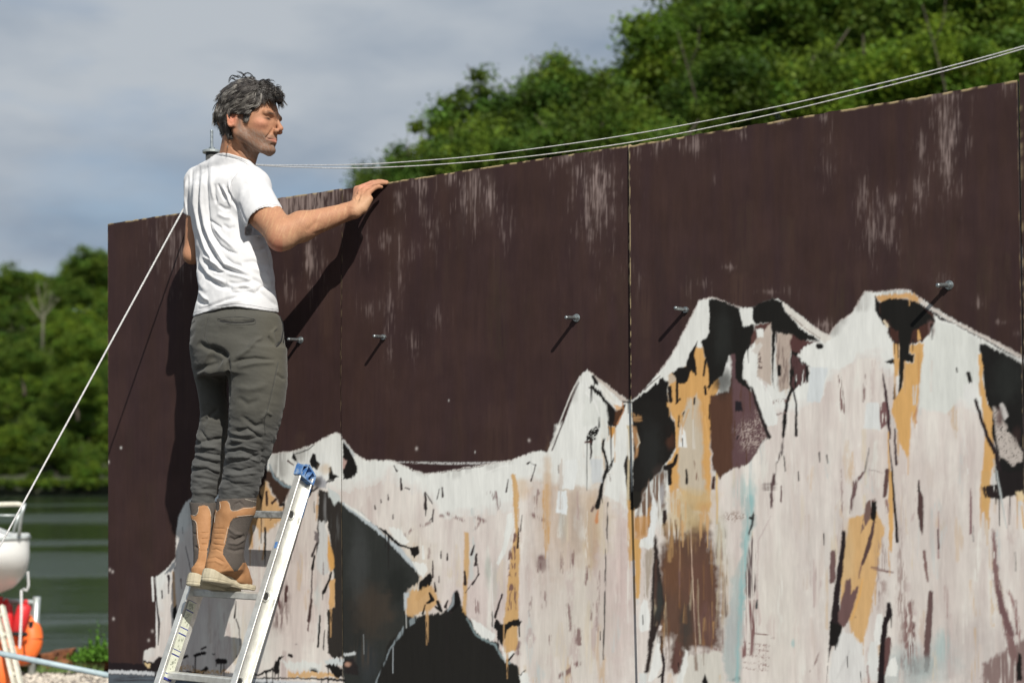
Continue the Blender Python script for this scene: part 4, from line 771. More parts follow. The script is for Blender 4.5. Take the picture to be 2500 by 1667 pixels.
line('F', [(990, 830), (1030, 960), (1070, 1080), (1130, 1200), (1150, 1350), (1155, 1470)], [20, 22, 22, 30, 34, 24], (44, 36, 38), 1.5, 2); line('F', [(1110, 1230), (1135, 1350), (1160, 1470)], [6, 10, 14], (176, 182, 182), 1.4, 1)
poly('F', [(1110, 900), (1160, 930), (1190, 1010), (1210, 1060), (1260, 1110), (1300, 1190), (1290, 1240), (1240, 1270), (1160, 1220), (1130, 1100)], (196, 186, 178), 2.5, 4, dry=.06, tex='g'); poly('F', [(1150, 870), (1175, 880), (1210, 960), (1190, 985), (1150, 920)], (196, 192, 188), 1.8, 3); blob('F', (1150, 960), (26, 60), (90, 64, 62), .8); blob('F', (1260, 1080), (30, 60), (60, 46, 44), .7, dry=.3)
poly('F', [(1035, 1400), (1140, 1395), (1150, 1480), (1060, 1480)], (40, 34, 34), 1.8, 3, dry=.15, tex='e'); poly('F', [(1240, 1430), (1290, 1430), (1330, 1480), (1270, 1500)], (222, 196, 158), 1.8, 2)
line('F', [(950, 685), (965, 740)], [26, 24], K_, 1.4, 2); line('F', [(877, 650), (880, 675)], 9, K_, 1.2, 1); poly('F', [(925, 750), (1000, 740), (1010, 830), (960, 880), (925, 840)], (226, 226, 222), 2, 3)
for (p, w_) in (([(408, 690), (425, 820), (440, 960), (450, 1100)], [6, 20, 26, 12]), ([(480, 1040), (490, 1260)], [10, 18]), ([(130, 700), (150, 920)], [20, 24]), ([(290, 700), (285, 860)], [18, 14])):
    line('F', p, w_, (62, 44, 48) if p[0][0] > 400 else (130, 104, 100), 1.6, 2, dry=0 if p[0][0] > 400 else .42, tex='e')
poly('F', [(385, 880), (425, 870), (440, 960), (430, 1010), (390, 1040), (380, 960)], (120, 88, 88), 2, 3, dry=.15, tex='e'); poly('F', [(300, 870), (380, 870), (390, 1045), (285, 1035)], (220, 222, 220), 1.8, 2)
line('F', [(440, 1060), (455, 1567)], [8, 18], (216, 172, 116), 1.6, 1.5); line('F', [(445, 1110), (465, 1300), (480, 1567)], [5, 9, 12], (52, 44, 46), 1.3, 1)
poly('F', [(425, 1290), (442, 1295), (430, 1460), (408, 1460)], (92, 68, 68), 1.6, 2); line('F', [(320, 1160), (290, 1310)], [6, 10], (110, 108, 106), 1.6, 1.5, dry=.2, tex='e'); line('F', [(285, 1310), (230, 1380), (200, 1567)], [12, 30, 16], (110, 86, 86), 1.8, 2.5, dry=.12, tex='e'); line('F', [(320, 1298), (410, 1320)], 5, (130, 104, 104), 1.4, 1.5, dry=.3, tex='g')
line('F', [(635, 1370), (640, 1567)], [8, 28], (92, 70, 70), 1.6, 2, dry=.08); line('F', [(950, 1290), (952, 1325)], 7, (236, 236, 232)); line('F', [(965, 1300), (970, 1567)], [4, 10], (130, 100, 100), 2, 1.5, dry=.3); line('F', [(140, 1300), (150, 1567)], [4, 16], (150, 126, 122), 2, 2, dry=.45, tex='e'); line('F', [(905, 1050), (950, 1200)], 4, (214, 210, 206))
# ---- lower right (G)
poly('G', [(380, 340), (480, 310), (560, 260), (640, 420), (610, 560), (580, 760), (540, 980), (500, 1200), (480, 1260), (430, 1265), (390, 1200), (380, 1120), (310, 980), (310, 700), (350, 500)], (212, 170, 112), 2.5, 4, alpha=.92)
blob('G', (360, 620), (50, 260), (206, 178, 136), .6)
poly('G', [(460, 450), (470, 360), (500, 230), (560, 200), (580, 260), (550, 340), (490, 400)], (118, 94, 88), 2, 4, dry=.1, tex='e')
poly('G', [(540, 225), (578, 222), (575, 340), (560, 380), (530, 350)], K_, 1.4, 1.5); line('G', [(560, 380), (520, 540), (475, 680)], [20, 34, 24], (86, 66, 64), 1.6, 2, dry=.03); line('G', [(470, 680), (445, 790)], [16, 10], (130, 100, 90), 1.8, 2, dry=.3, tex='e')
poly('G', [(318, 435), (345, 440), (345, 540), (330, 700), (310, 850), (300, 980), (320, 1150), (310, 1220), (290, 1290), (245, 1300), (215, 1420), (225, 1300), (232, 1150), (250, 980), (280, 760), (310, 560)], (42, 34, 36), 1.6, 2.5)
poly('G', [(310, 980), (350, 800), (385, 790), (390, 900), (430, 850), (450, 850), (430, 920), (380, 1080), (330, 1160), (290, 1120)], (112, 86, 84), 2, 3); poly('G', [(230, 1110), (320, 1150), (310, 1240), (280, 1300), (225, 1280)], K_, 1.6, 2.5)
line('G', [(475, 790), (450, 920), (390, 1100)], [6, 16, 8], (222, 172, 106), 1.4, 1.2); poly('G', [(232, 600), (272, 580), (275, 780), (262, 830), (230, 825)], (112, 88, 86), 1.6, 2.5); line('G', [(186, 460), (188, 545)], 6, K_, 1, .5)
poly('G', [(665, 0), (695, 0), (700, 300), (700, 480), (685, 600), (670, 560), (665, 300)], (214, 170, 110), 1.6, 2); line('G', [(690, 0), (710, 250), (730, 515)], [12, 18, 24], (38, 32, 32), 1.3, 1.2); line('G', [(655, 0), (635, 185)], [30, 24], (96, 72, 70), 1.6, 2, dry=.05); line('G', [(650, 220), (655, 300)], 22, (150, 120, 112), 2, 2, dry=.3, tex='e')
blob('G', (760, 850), (40, 380), (150, 128, 122), .8, dry=.46, tex='e'); blob('G', (610, 760), (50, 250), (150, 128, 122), .8, dry=.46, tex='e'); line('G', [(540, 710), (620, 730), (700, 750)], [18, 20, 8], (124, 94, 88), 1.8, 2, dry=.15, tex='h')
poly('G', [(885, 130), (915, 170), (925, 300), (925, 420), (912, 470), (895, 400), (880, 280)], (84, 64, 62), 1.6, 2.5); line('G', [(885, 70), (890, 150)], [5, 20], (70, 62, 60)); line('G', [(1035, 300), (1035, 640)], [4, 12], (160, 128, 126), 2, 1.5); line('G', [(1030, 430), (1036, 570)], [10, 12], (70, 40, 42), 1.4, 1)
line('G', [(930, 590), (940, 720), (955, 820)], [20, 24, 10], (124, 96, 92), 1.8, 2.5, dry=.12, tex='e'); poly('G', [(965, 890), (995, 880), (990, 1100), (970, 1400), (955, 1490), (930, 1480), (928, 1300), (945, 1050)], (104, 82, 80), 1.6, 2.5); line('G', [(1275, 130), (1272, 460)], [5, 18], (120, 80, 84), 2, 1.5, dry=.1); line('G', [(1290, 400), (1292, 520)], 6, (90, 88, 90)); line('G', [(1090, 860), (1100, 1080)], 24, (178, 154, 150), 3, 2, dry=.4, tex='e')
poly('G', [(1350, 0), (1415, 0), (1420, 200), (1405, 370), (1385, 370), (1355, 200)], (212, 170, 112), 1.7, 2); poly('G', [(1350, 118), (1410, 105), (1480, 150), (1480, 200), (1380, 195)], (44, 36, 36), 1.8, 3, dry=.08, tex='e'); poly('G', [(1450, 0), (1800, 0), (1800, 100), (1700, 180), (1640, 170), (1500, 195)], (36, 32, 32), 2, 3); line('G', [(1465, 0), (1500, 200), (1540, 420)], [10, 14, 6], (186, 192, 190), 1.6, 1.2); poly('G', [(1605, 150), (1650, 140), (1700, 240), (1660, 230), (1620, 190)], (226, 204, 164), 1.8, 2.5); line('G', [(1650, 260), (1668, 420)], [10, 14], (214, 176, 120))
line('G', [(1440, 440), (1460, 780), (1500, 980), (1580, 1280), (1600, 1400)], [20, 44, 54, 70, 60], (134, 106, 104), 3, 4, dry=.1, tex='e'); line('G', [(1470, 850), (1500, 1000), (1570, 1200)], [20, 44, 40], (118, 90, 90), 2, 3)
poly('G', [(1360, 1420), (1460, 1380), (1560, 1300), (1640, 1260), (1800, 1200), (1800, 1700), (1350, 1700)], (130, 106, 102), 6, 10, dry=.3, tex='v', alpha=.9); poly('G', [(1630, 1340), (1650, 1360), (1650, 1550), (1610, 1550), (1612, 1450)], K_, 1.6, 2.5); line('G', [(1610, 960), (1615, 1200)], [14, 20], (124, 94, 92), 2, 2, dry=.25, tex='e'); line('G', [(1602, 600), (1606, 735)], 6, (50, 50, 52), 1.1, .6); line('G', [(1550, 880), (1600, 1000), (1650, 1250)], [20, 30, 30], (160, 132, 128), 3, 3, dry=.35, tex='e')
poly('G', [(780, 1000), (840, 950), (860, 1200), (860, 1350), (790, 1380), (770, 1250)], (138, 112, 108), 4, 5, dry=.36, tex='e'); blob('G', (830, 1420), (80, 90), (136, 112, 110), .8, dry=.3, tex='e'); blob('G', (1060, 1280), (60, 120), (170, 190, 188), .7, dry=.2); blob('G', (900, 1440), (120, 80), (160, 172, 170), .6, dry=.2); line('G', [(850, 1120), (845, 1290)], [20, 16], (112, 84, 82), 2, 2, dry=.2, tex='e')
poly('G', [(580, 1060), (615, 1050), (625, 1100), (605, 1280), (560, 1290), (555, 1200)], (232, 232, 227), 1.4, 1.5); poly('G', [(500, 1440), (530, 1260), (580, 1250), (590, 1400), (590, 1540), (540, 1560), (500, 1500)], (222, 223, 219), 1.8, 3)
poly('G', [(655, 975), (680, 970), (695, 1060), (665, 1110), (650, 1230), (640, 1400), (640, 1640), (590, 1640), (592, 1400), (620, 1230), (640, 1090)], (38, 31, 33), 1.5, 2.5); poly('G', [(620, 1230), (680, 1230), (690, 1300), (660, 1480), (620, 1520), (580, 1480), (600, 1380)], (102, 74, 72), 2, 3, dry=.1); line('G', [(640, 1090), (625, 1230), (612, 1450), (605, 1600)], [26, 36, 40, 50], (38, 31, 33), 1.4, 2)
poly('G', [(680, 1390), (715, 1370), (735, 1440), (725, 1520), (660, 1510), (640, 1530), (650, 1450)], (228, 229, 224), 1.5, 2)
line('G', [(375, 1330), (330, 1430), (280, 1530)], [12, 24, 10], (122, 96, 94), 1.8, 2, dry=.12, tex='e'); line('G', [(150, 1340), (120, 1420), (85, 1480)], [6, 16, 12], (150, 130, 126), 1.8, 2, dry=.3, tex='e')
poly('G', [(330, 1170), (400, 1210), (480, 1280), (500, 1500), (420, 1640), (260, 1700), (220, 1500), (250, 1340)], (222, 222, 219), 3, 5, alpha=.85); line('G', [(215, 1440), (205, 1567)], [4, 4], (120, 112, 112))
line('G', [(510, 1440), (515, 1567)], [10, 14], (160, 132, 128), 2, 2); line('G', [(358, 1370), (362, 1450)], 5, K_, 1, .5); line('G', [(455, 1480), (465, 1560)], 5, K_, 1, .5)
# upper edge accents on the whole skyline
line('S', OUT[15:32], 2.6, (214, 208, 202), 1.2, 1.8, dry=.25, tex='g'); line('S', OUT[44:52], 2.6, (196, 184, 178), 1.4, 2, dry=.3, tex='g'); line('S', OUT[56:66], 2.6, (190, 176, 170), 1.4, 2, dry=.35, tex='g')
# overall wear and specks
spk = np.random.default_rng(21)
for i in range(22):
    x = spk.uniform(262, 2600); y = spk.uniform(900, 1900)
    blob('S', (x, y), (spk.uniform(1.2, 2.6), spk.uniform(1.2, 3.6)), (235, 233, 228) if spk.random() < .6 else (60, 50, 48), .7, k=1.)
ru = np.random.default_rng(99)
for i in range(70):   # streaks that break up the brown passage
    x = ru.uniform(330, 930); y = ru.uniform(180, 1150); L_ = ru.uniform(80, 380); c = [(112, 82, 62), (140, 104, 74), (88, 66, 58), (176, 140, 96), (124, 96, 90), (190, 176, 150)][ru.integers(6)]
    line('D', [(x, y), (x+ru.normal()*6, y+L_)], [ru.uniform(6, 20), ru.uniform(10, 36)], c, 2.5, 2, dry=ru.uniform(.25, .48), tex='v', alpha=ru.uniform(.4, .85))
for i in range(90):
    x = ru.uniform(420, 2550); y = ru.uniform(top_v(x)+90, 1750); L_ = ru.uniform(40, 190); c = [(214, 204, 196), (226, 222, 214), (196, 180, 168), (210, 184, 150)][ru.integers(4)]
    yy_, xx_ = int(min((y-V0)*CS, CHt-1)), int(min((x-U0)*CS, CWd-1)); y2_ = int(min((y+L_-V0)*CS, CHt-1))
    if canvas[yy_:y2_+1, xx_].sum(-1).min() < .7: continue
    line('S', [(x, y), (x+ru.normal()*3, y+L_)], ru.uniform(5, 16), c, 2, 2, dry=ru.uniform(.4, .55), tex='ve'[i % 2], alpha=.55)
lum = canvas.sum(-1); dk = (lum[:-4] < .12) & (lum[4:] > 1.2); ys_, xs_ = np.where(dk & (MOUT[:-4, :, 0] > .9)); pick = ru.permutation(len(ys_))[:60]
for j in pick:
    x = xs_[j]/CS+U0; y = ys_[j]/CS+V0; L_ = ru.uniform(12, 40) if ru.random() < .7 else ru.uniform(60, 170)
    line('S', [(x, y-3), (x+ru.normal()*1.2, y+L_)], [ru.uniform(2.5, 5), ru.uniform(1.4, 2.6)], (40, 36, 36), .9, .5, alpha=.85)
tn = (canvas[..., 0]-canvas[..., 2] > .28); tn2 = tn[:-4] & ~tn[4:] & (lum[4:] > .9); ys_, xs_ = np.where(tn2); pick = ru.permutation(len(ys_))[:70]
for j in pick:
    x = xs_[j]/CS+U0; y = ys_[j]/CS+V0; line('S', [(x, y-4), (x, y+ru.uniform(15, 90))], [ru.uniform(3, 8), 2], (204, 164, 116), 1.2, .8, dry=.15, tex='e', alpha=.8)
canvas *= (0.945+.11*NE[..., None])*(.95+.10*NI[..., None])
canvas *= 0.87

# ------------------------------------------------------------------ boards
q = NM('painted_board'); a = q.n('ShaderNodeAttribute', attribute_name='col')
f = q.noise(55, 6, .65, (1, 1, .12)); f2 = q.noise(9, 4, .6, (1, 1, .3))
gcol = q.mix(1., a.outputs['Color'], q.ramp(f, [(.25, .90), (.75, 1.09)]), 'MULTIPLY')
q.set(Base_Color=gcol, Roughness=q.ramp(f2, [(.3, .5), (.7, .7)])); q.b.inputs['Specular IOR Level'].default_value = .10
hm = q.n('ShaderNodeMath', operation='ADD'); q.l(f, hm.inputs[0]); sep = q.n('ShaderNodeRGBToBW'); q.l(a.outputs['Color'], sep.inputs[0]); q.l(sep.outputs[0], hm.inputs[1])
q.bump(hm.outputs[0], .22, .0015); M_BOARD = q.m
M_PLY = simple('plywood_edge', (.52, .40, .24), .8, nscale=12, namp=.35, stretch=(1, 1, 14))
M_PLYD = simple('painted_edge', (.05, .036, .034), .6, nscale=40, namp=.3)
TH = .018
hoard = empty('painted_wall')
tag(hoard, 'tall wall of joined plywood boards, dark brown above an unfinished pale mural', 'wall')
def sample(u, v):
    x = np.clip((u-U0)*CS, 0, CWd-1.001); y = np.clip((v-V0)*CS, 0, CHt-1.001)
    xi = x.astype(int); yi = y.astype(int); fx = (x-xi)[:, None]; fy = (y-yi)[:, None]
    return (canvas[yi, xi]*(1-fx)+canvas[yi, xi+1]*fx)*(1-fy) + (canvas[yi+1, xi]*(1-fx)+canvas[yi+1, xi+1]*fx)*fy
s1 = st(wall(834, 900))[0]; s2 = st(wall(1543, 900))[0]; s3 = st(wall(2490, 560))[0]
def edges(u_top, v_top, u_mid, v_mid, u_bot, v_bot):
    pts = [st(wall(*p)) for p in ((u_top, v_top), (u_mid, v_mid), (u_bot, v_bot))]
    return pts
def seam_s(k):
    P = {0: [(262, 547), (263, 1100), (263.5, 1640)], 1: [(837, 460), (833, 900), (839, 1640)], 2: [(1538, 355), (1541.5, 980), (1558, 1667)], 3: [(2485.5, 196), (2497, 880), (2505, 1300)]}[k]
    q_ = sorted([(st(wall(*p))[1], st(wall(*p))[0]) for p in P]); zz = [a[0] for a in q_]; ss = [a[1] for a in q_]
    return lambda z: np.interp(z, zz, ss)
sm = [seam_s(i) for i in range(4)]
def top_z(u, v): return st(wall(u, v))[1]
tz = [(top_z(263, 547), top_z(834, 461)), (top_z(838, 463), top_z(1536, 354.5)), (top_z(1540, 357), top_z(2484.5, 196)), (top_z(2488, 178.7), top_z(2488, 178.7)+.004)]
sr = [sm[0], sm[1], sm[2], sm[3], lambda z: sm[3](z) + 1.26]
ZB = 0.04
for k in range(4):
    gap = .0025
    L_ = sr[k]; R_ = sr[k+1]
    wdt = float(R_(1.5)-L_(1.5)); nx = int(wdt/.0032) if k < 3 else 120
    tl, tr_ = tz[k]
    # rows: coarse below the frame and in the plain coat, fine through the mural
    zf_top = {0: 1.80, 1: 2.02, 2: 2.20, 3: 2.20}[k]; zf_bot = {0: .66, 1: .74, 2: .86, 3: .9}[k]
    fz = np.concatenate([np.linspace(ZB, zf_bot, 12, endpoint=False), np.arange(zf_bot, zf_top, .0032 if k < 3 else .01), np.linspace(zf_top, 1, 0)])
    up = np.linspace(0, 1, int((tl-zf_top)/.007))[1:]
    tx = np.linspace(0, 1, nx)
    r_ = np.random.default_rng(50+k)
    topz = tl+(tr_-tl)*tx + (vnoise(tx*60, tx*0, 60+k, 3)-.5)*.004
    Zg = np.concatenate([np.repeat(fz[:, None], nx, 1), zf_top + up[:, None]*(topz-zf_top)[None]], 0)
    lo = L_(Zg) + gap; hi = R_(Zg) - gap
    Sg = lo + (hi-lo)*tx[None]
    off = {0: 0, 1: .001, 2: .004, 3: -.003}[k]
    bow = off + .004*np.sin(tx*3.1+k)[None]*np.ones_like(Zg)
    P = P0 + Sg[..., None]*WU + bow[..., None]*WN; P[..., 2] = Zg
    P = P.reshape(-1, 3); u_, v_ = proj_arr(P)
    col = sample(u_, v_)
    # chipped raw edges
    z_ = Zg.ravel(); e1 = (Sg-lo).ravel(); e2 = (hi-Sg).ravel(); et = (Zg[-1][None]-Zg).ravel()
    n_ = vnoise(z_*55, e1*0+k, 90+k, 3); n2_ = vnoise(Sg.ravel()*40, z_*0+k, 95, 3)
    raw = srgb((188, 168, 128))
    for e, nn, amt in ((e1, n_*np.clip((z_-1.2)/.8, .55, 1), .0022 if k == 2 else .0004), (e2, 1-n_*np.clip((z_-1.0)/.6, .6, 1.), .0045*(z_ > 1.78) if k == 1 else .0004), (et, n2_, .002)):
        m_ = np.clip((amt*np.clip((nn-.42)*4, 0, 1.4)-e)/.0015, 0, 1)[:, None]; col = col*(1-m_)+raw*m_
    ny = Zg.shape[0]; idx = np.arange(ny*nx).reshape(ny, nx)
    fcs = np.stack([idx[:-1, :-1], idx[:-1, 1:], idx[1:, 1:], idx[1:, :-1]], -1).reshape(-1, 4)
    b = mesh_obj('panel', P, fcs, M_BOARD, hoard, False, col)
    # edge faces and back
    mb = MB(); Pg = P.reshape(ny, nx, 3)
    ring = list(Pg[:, 0][::6]) + [Pg[-1, 0]]; 
    def strip(lst, name, mat):
        m2 = MB(); n = len(lst); m2.add(list(lst)+[p - WN*TH for p in lst], [(i, i+1, n+i+1, n+i) for i in range(n-1)]); m2.build(name, mat, b)
    strip(ring, 'board_edge', M_PLYD); strip(list(Pg[-1][::3])+[Pg[-1, -1]], 'board_edge', M_PLY); strip(list(Pg[:, -1][::6])+[Pg[-1, -1]], 'board_edge', M_PLY if k == 1 else M_PLYD)
    m2 = MB(); cs = [Pg[0, 0], Pg[0, -1], Pg[-1, -1], Pg[-1, 0]]; m2.add([p-WN*TH for p in cs], [(0, 1, 2, 3)]); m2.build('board_back', M_PLY, b)
# timber framing behind the boards
M_TIMB = simple('timber', (.30, .22, .13), .85, nscale=14, namp=.3, stretch=(1, 1, .1))
for s_ in (.05, .62, 1.23, 1.85, 2.46, 3.1, 3.7, 4.9):
    m2 = MB(); c = P0 + WU*s_ - WN*(TH+.045); c[2] = 1.28; m2.box(c, WU*.02, WN*.04, ZV*1.24); m2.build('timber_stud', M_TIMB, hoard)
# thin lath in the open seam at the board joints
mb = MB(); sq = sm[2]
mb.box(P0+WU*(sq(2.2)+0.0)-WN*.006+ZV*(2.2-P0[2]), WU*.003, WN*.006, ZV*.40); mb.build('seam_lath', M_PLY, hoard)

# ------------------------------------------------------------------ bolts
q = NM('zinc'); f = q.noise(120, 3); q.set(Base_Color=q.ramp(f, [(.3, (.28, .31, .31)), (.7, (.52, .56, .57))]), Metallic=.85, Roughness=.34); M_ZINC = q.m
def frame_of(d):
    d = d/np.linalg.norm(d); a = np.cross(d, [0, 0, 1.]) if abs(d[2]) < .9 else np.cross(d, [1., 0, 0]); a /= np.linalg.norm(a); return d, a, np.cross(d, a)
def rod_mesh(mb, b, d, r, L, k=12, pitch=.0035):
    n = max(int(L/pitch*2), 4); pts = [b + d*L*i/n for i in range(n+1)]; rr = [r*(1. if i % 2 else .86) for i in range(n+1)]; rr[-1] = r*.7
    mb.tube(pts, rr, k)
def nut_mesh(mb, b, d, r, h):
    d, a, c = frame_of(d); mb.prism([(r*math.cos(math.pi*i/3), r*math.sin(math.pi*i/3)) for i in range(6)], b, a, c, d*h)
def disc(mb, b, d, r, h, k=20):
    mb.tube([b, b+d*h*.15, b+d*h*.85, b+d*h], [r*.96, r, r, r*.95], k)
for (u, v, tu, tv, lab) in ((735, 830, 703, 828, 'zinc bolt sticking out just right of the man, beside his trousers'), (940, 823, 912, 820.5, 'zinc bolt right of the first board joint'),
        (1408, 776, 1381, 775, 'zinc bolt left of the middle board joint, above the small painted peak'), (1678, 757, 1647.5, 752, 'zinc bolt beside the left painted tower with an orange mark behind it'), (2317.5, 696, 2288.5, 696.5, 'zinc bolt high on the right, above the painted black cap')):
    b = wall(u, v, .001); d = wall(tu, tv, .070) - b; L = np.linalg.norm(d); d = d/L
    e = empty('bolt', (0, 0, 0)); e.parent = hoard; tag(e, lab)
    mb = MB(); rod_mesh(mb, b, d, .0062, L); mb.build('threaded_rod', M_ZINC, e, True)
    mb = MB(); disc(mb, b, d, .0128, .0025); mb.build('washer', M_ZINC, e)
    mb = MB(); nut_mesh(mb, b+d*.003, d, .0098, .010); mb.build('nut', M_ZINC, e)
line_done = True

# ------------------------------------------------------------------ post head, rope, wires
M_STEEL = simple('galvanised', (.45, .49, .48), .45, metal=.6, nscale=25, namp=.2)
M_POST = simple('dark_post', (.06, .062, .06), .6)
pt = wall(517, 372, -.06); pe = empty('tie_post')
tag(pe, 'dark post capped by a plate washer and upright threaded rod, behind the neck', 'post')
mb = MB(); mb.tube([np.array([pt[0], pt[1], 0.]), pt-ZV*.006], .024, 14); mb.build('pole', M_POST, pe, True)
mb = MB(); disc(mb, pt-ZV*.004, ZV, .036, .011, 24); mb.build('plate_washer', M_STEEL, pe, False)
mb = MB(); nut_mesh(mb, pt+ZV*.007, ZV, .0125, .012); mb.build('nut', M_ZINC, pe)
mb = MB(); rod_mesh(mb, pt+ZV*.007, ZV, .0062, .080); mb.build('threaded_rod', M_ZINC, pe, True)
q = NM('rope'); f = q.noise(180, 3, .5); q.set(Base_Color=q.ramp(f, [(.3, (.42, .42, .41)), (.7, (.72, .72, .71))]), Roughness=.85); M_ROPE = q.m
def rope(mb, pts, r, twist=260, k=3):
    """three twisted strands along a polyline"""
    pts = [np.asarray(p, float) for p in pts]; L = [0]
    for a, b in zip(pts, pts[1:]): L.append(L[-1]+np.linalg.norm(b-a))
    n = int(L[-1]/(r*1.6))+2
    ts = np.linspace(0, L[-1], n); P = np.stack([np.interp(ts, L, [p[i] for p in pts]) for i in range(3)], -1)
    d, a, c = frame_of(pts[-1]-pts[0])
    for s in range(k):
        ph = ts/(r*7)*2*math.pi + s*2*math.pi/k
        Q = P + (np.cos(ph)[:, None]*a + np.sin(ph)[:, None]*c)*r*.52
        mb.tube(list(Q), r*.56, 5)
# guy rope: from post head down and forward to the left; its depth is fixed by its shadow on the boards
Sh = wall(266.5, 1103)
best = None
for t in np.arange(0, 2.5, .004):
    Pq = Sh + SUN*t; u_, v_ = proj_arr(Pq[None]); err = abs(float(v_[0]) - (1320-1.795*float(u_[0])))
    if best is None or err < best[0]: best = (err, t, Pq)
G0 = wall(517, 384, .005); Gd = best[2]-G0
tt = (0.02-G0[2])/Gd[2]
mb = MB(); rope(mb, [G0, G0+Gd*tt], .0036); o = mb.build('guy_rope', M_ROPE, None, True)
tag(o, 'white guy rope slanting down to the lower left, casting a thin shadow', 'rope')
def wire(pts, name, lab):
    P = [wall(u, v, -.02 - i*.0) for i, (u, v) in enumerate(pts)]
    n = 160; tsrc = np.linspace(0, 1, len(P)); L = np.cumsum([0]+[np.linalg.norm(b-a) for a, b in zip(P, P[1:])])
    t = np.linspace(0, L[-1], n); Q = np.stack([np.interp(t, L, [p[i] for p in P]) for i in range(3)], -1)
    for _ in range(40): Q[1:-1] = (Q[:-2]+Q[2:]+2*Q[1:-1])/4
    m2 = MB(); m2.tube(list(Q), .0017, 6); o = m2.build(name, M_ROPE, None, True); tag(o, lab, 'wire', 'two white lines strung above the wall')
wire([(519, 391), (620, 404), (760, 404), (900, 402), (1138, 385), (1400, 351), (1600, 319.6), (1906, 260), (2174, 199), (2350, 155), (2500, 113.7), (2900, -5)], 'tension_line', 'upper of the two white lines strung above the wall')
wire([(519, 392), (640, 406), (800, 411), (900, 411), (1050, 404), (1260, 387), (1480, 358), (1600, 339), (1906, 276), (2155, 214), (2411, 147), (2500, 118.6), (2900, 0)], 'tension_line', 'lower of the two white lines strung above the wall')
# ------------------------------------------------------------------ ladder leaning on the wall
q = NM('aluminium'); f = q.noise(30, 5, .6); f2 = q.noise(7, 4)
c = q.ramp(f, [(.3, (.50, .50, .47)), (.7, (.74, .74, .70))]); q.set(Base_Color=q.mix(q.ramp(f2, [(.45, 0.), (.7, .35)]), c, (.40, .39, .34)), Metallic=.55, Roughness=.42); q.bump(f, .15, .001); M_ALU = q.m
q = NM('blue_plastic'); f = q.noise(60, 5); q.set(Base_Color=q.ramp(f, [(.42, (.045, .14, .36)), (.68, (.24, .34, .48))]), Roughness=.6); M_BLUE = q.m
LT_ = wall(763, 1154)
LR = [plane_hit(u, v, LT_, WU) for u, v in ((708, 1256), (642, 1459), (582, 1664))]
LL = LR[0]-LR[2]; LL /= np.linalg.norm(LL); LDD = np.cross(WU, LL); LDD /= np.linalg.norm(LDD)
if LDD@WN > 0: LDD = -LDD            # towards the wall
gapL = np.linalg.norm(LR[0]-LR[2])/2; LWD = .335
lad = empty('ladder'); tag(lad, 'worn aluminium ladder with a blue plastic end cap, leaning on the wall under the man', 'ladder')
Ltop = LR[0] + LL*.155; n_r = int((LR[0][2]-.15)/(gapL*LL[2]))+1
Lbot = LR[0] - LL*((LR[0][2]-.02)/LL[2])
def stile(base, top, side):
    W2 = .036; FLG = .027; t = .0025; x = WU*side
    prof = [(-W2, 0), (W2, 0), (W2, FLG), (W2-.006, FLG), (W2-.006, FLG-t), (W2-t, FLG-t), (W2-t, t), (-W2+t, t), (-W2+t, FLG-t), (-W2+.006, FLG-t), (-W2+.006, FLG), (-W2, FLG)]
    mb = MB(); mb.prism(prof, base, LDD, x, top-base); o = mb.build('stile', M_ALU, lad); bevel(o, .0008, 1); return o
for side, off in ((1, 0.), (-1, -LWD)):
    b = Lbot + WU*off; t = Ltop + WU*off
    stile(b, t, side)
    # end cap: hollow moulded shell with a slanting rib
    x = WU*side; mb = MB(); W2 = .0385; D = .029
    def seg(p, q_, th, z0, z1):
        p = np.array(p, float); q_ = np.array(q_, float); d = q_-p; L = np.linalg.norm(d); d /= L; n = np.array([-d[1], d[0]])*th
        w3 = lambda a: t + LDD*a[0] + LL*a[1]
        mb.box((w3(p)+w3(q_))/2 + x*(z0+z1)/2, (LDD*d[0]+LL*d[1])*(L/2+th*.5), LDD*n[0]+LL*n[1], x*(z1-z0)/2)
    seg((-W2, -.012), (-W2, .022), .003, -.003, D); seg((W2, -.02), (W2, .012), .003, -.003, D)
    seg((-W2, .022), (-.01, .034), .0035, -.003, D); seg((-.01, .034), (W2, .012), .0035, -.003, D); seg((-W2, -.012), (0, -.016), .003, -.003, D); seg((0, -.016), (W2, -.02), .003, -.003, D)
    seg((-.012, .03), (-.018, -.012), .003, 0, D-.002); seg((.018, .02), (0, -.014), .003, 0, D-.002)
    mb.box(t+LL*.008, LDD*W2, LL*.024, x*.002); mb.build('end_cap', M_BLUE, lad)
M_DARKR = simple('worn_rung', (.10, .11, .11), .75, nscale=70, namp=.7)
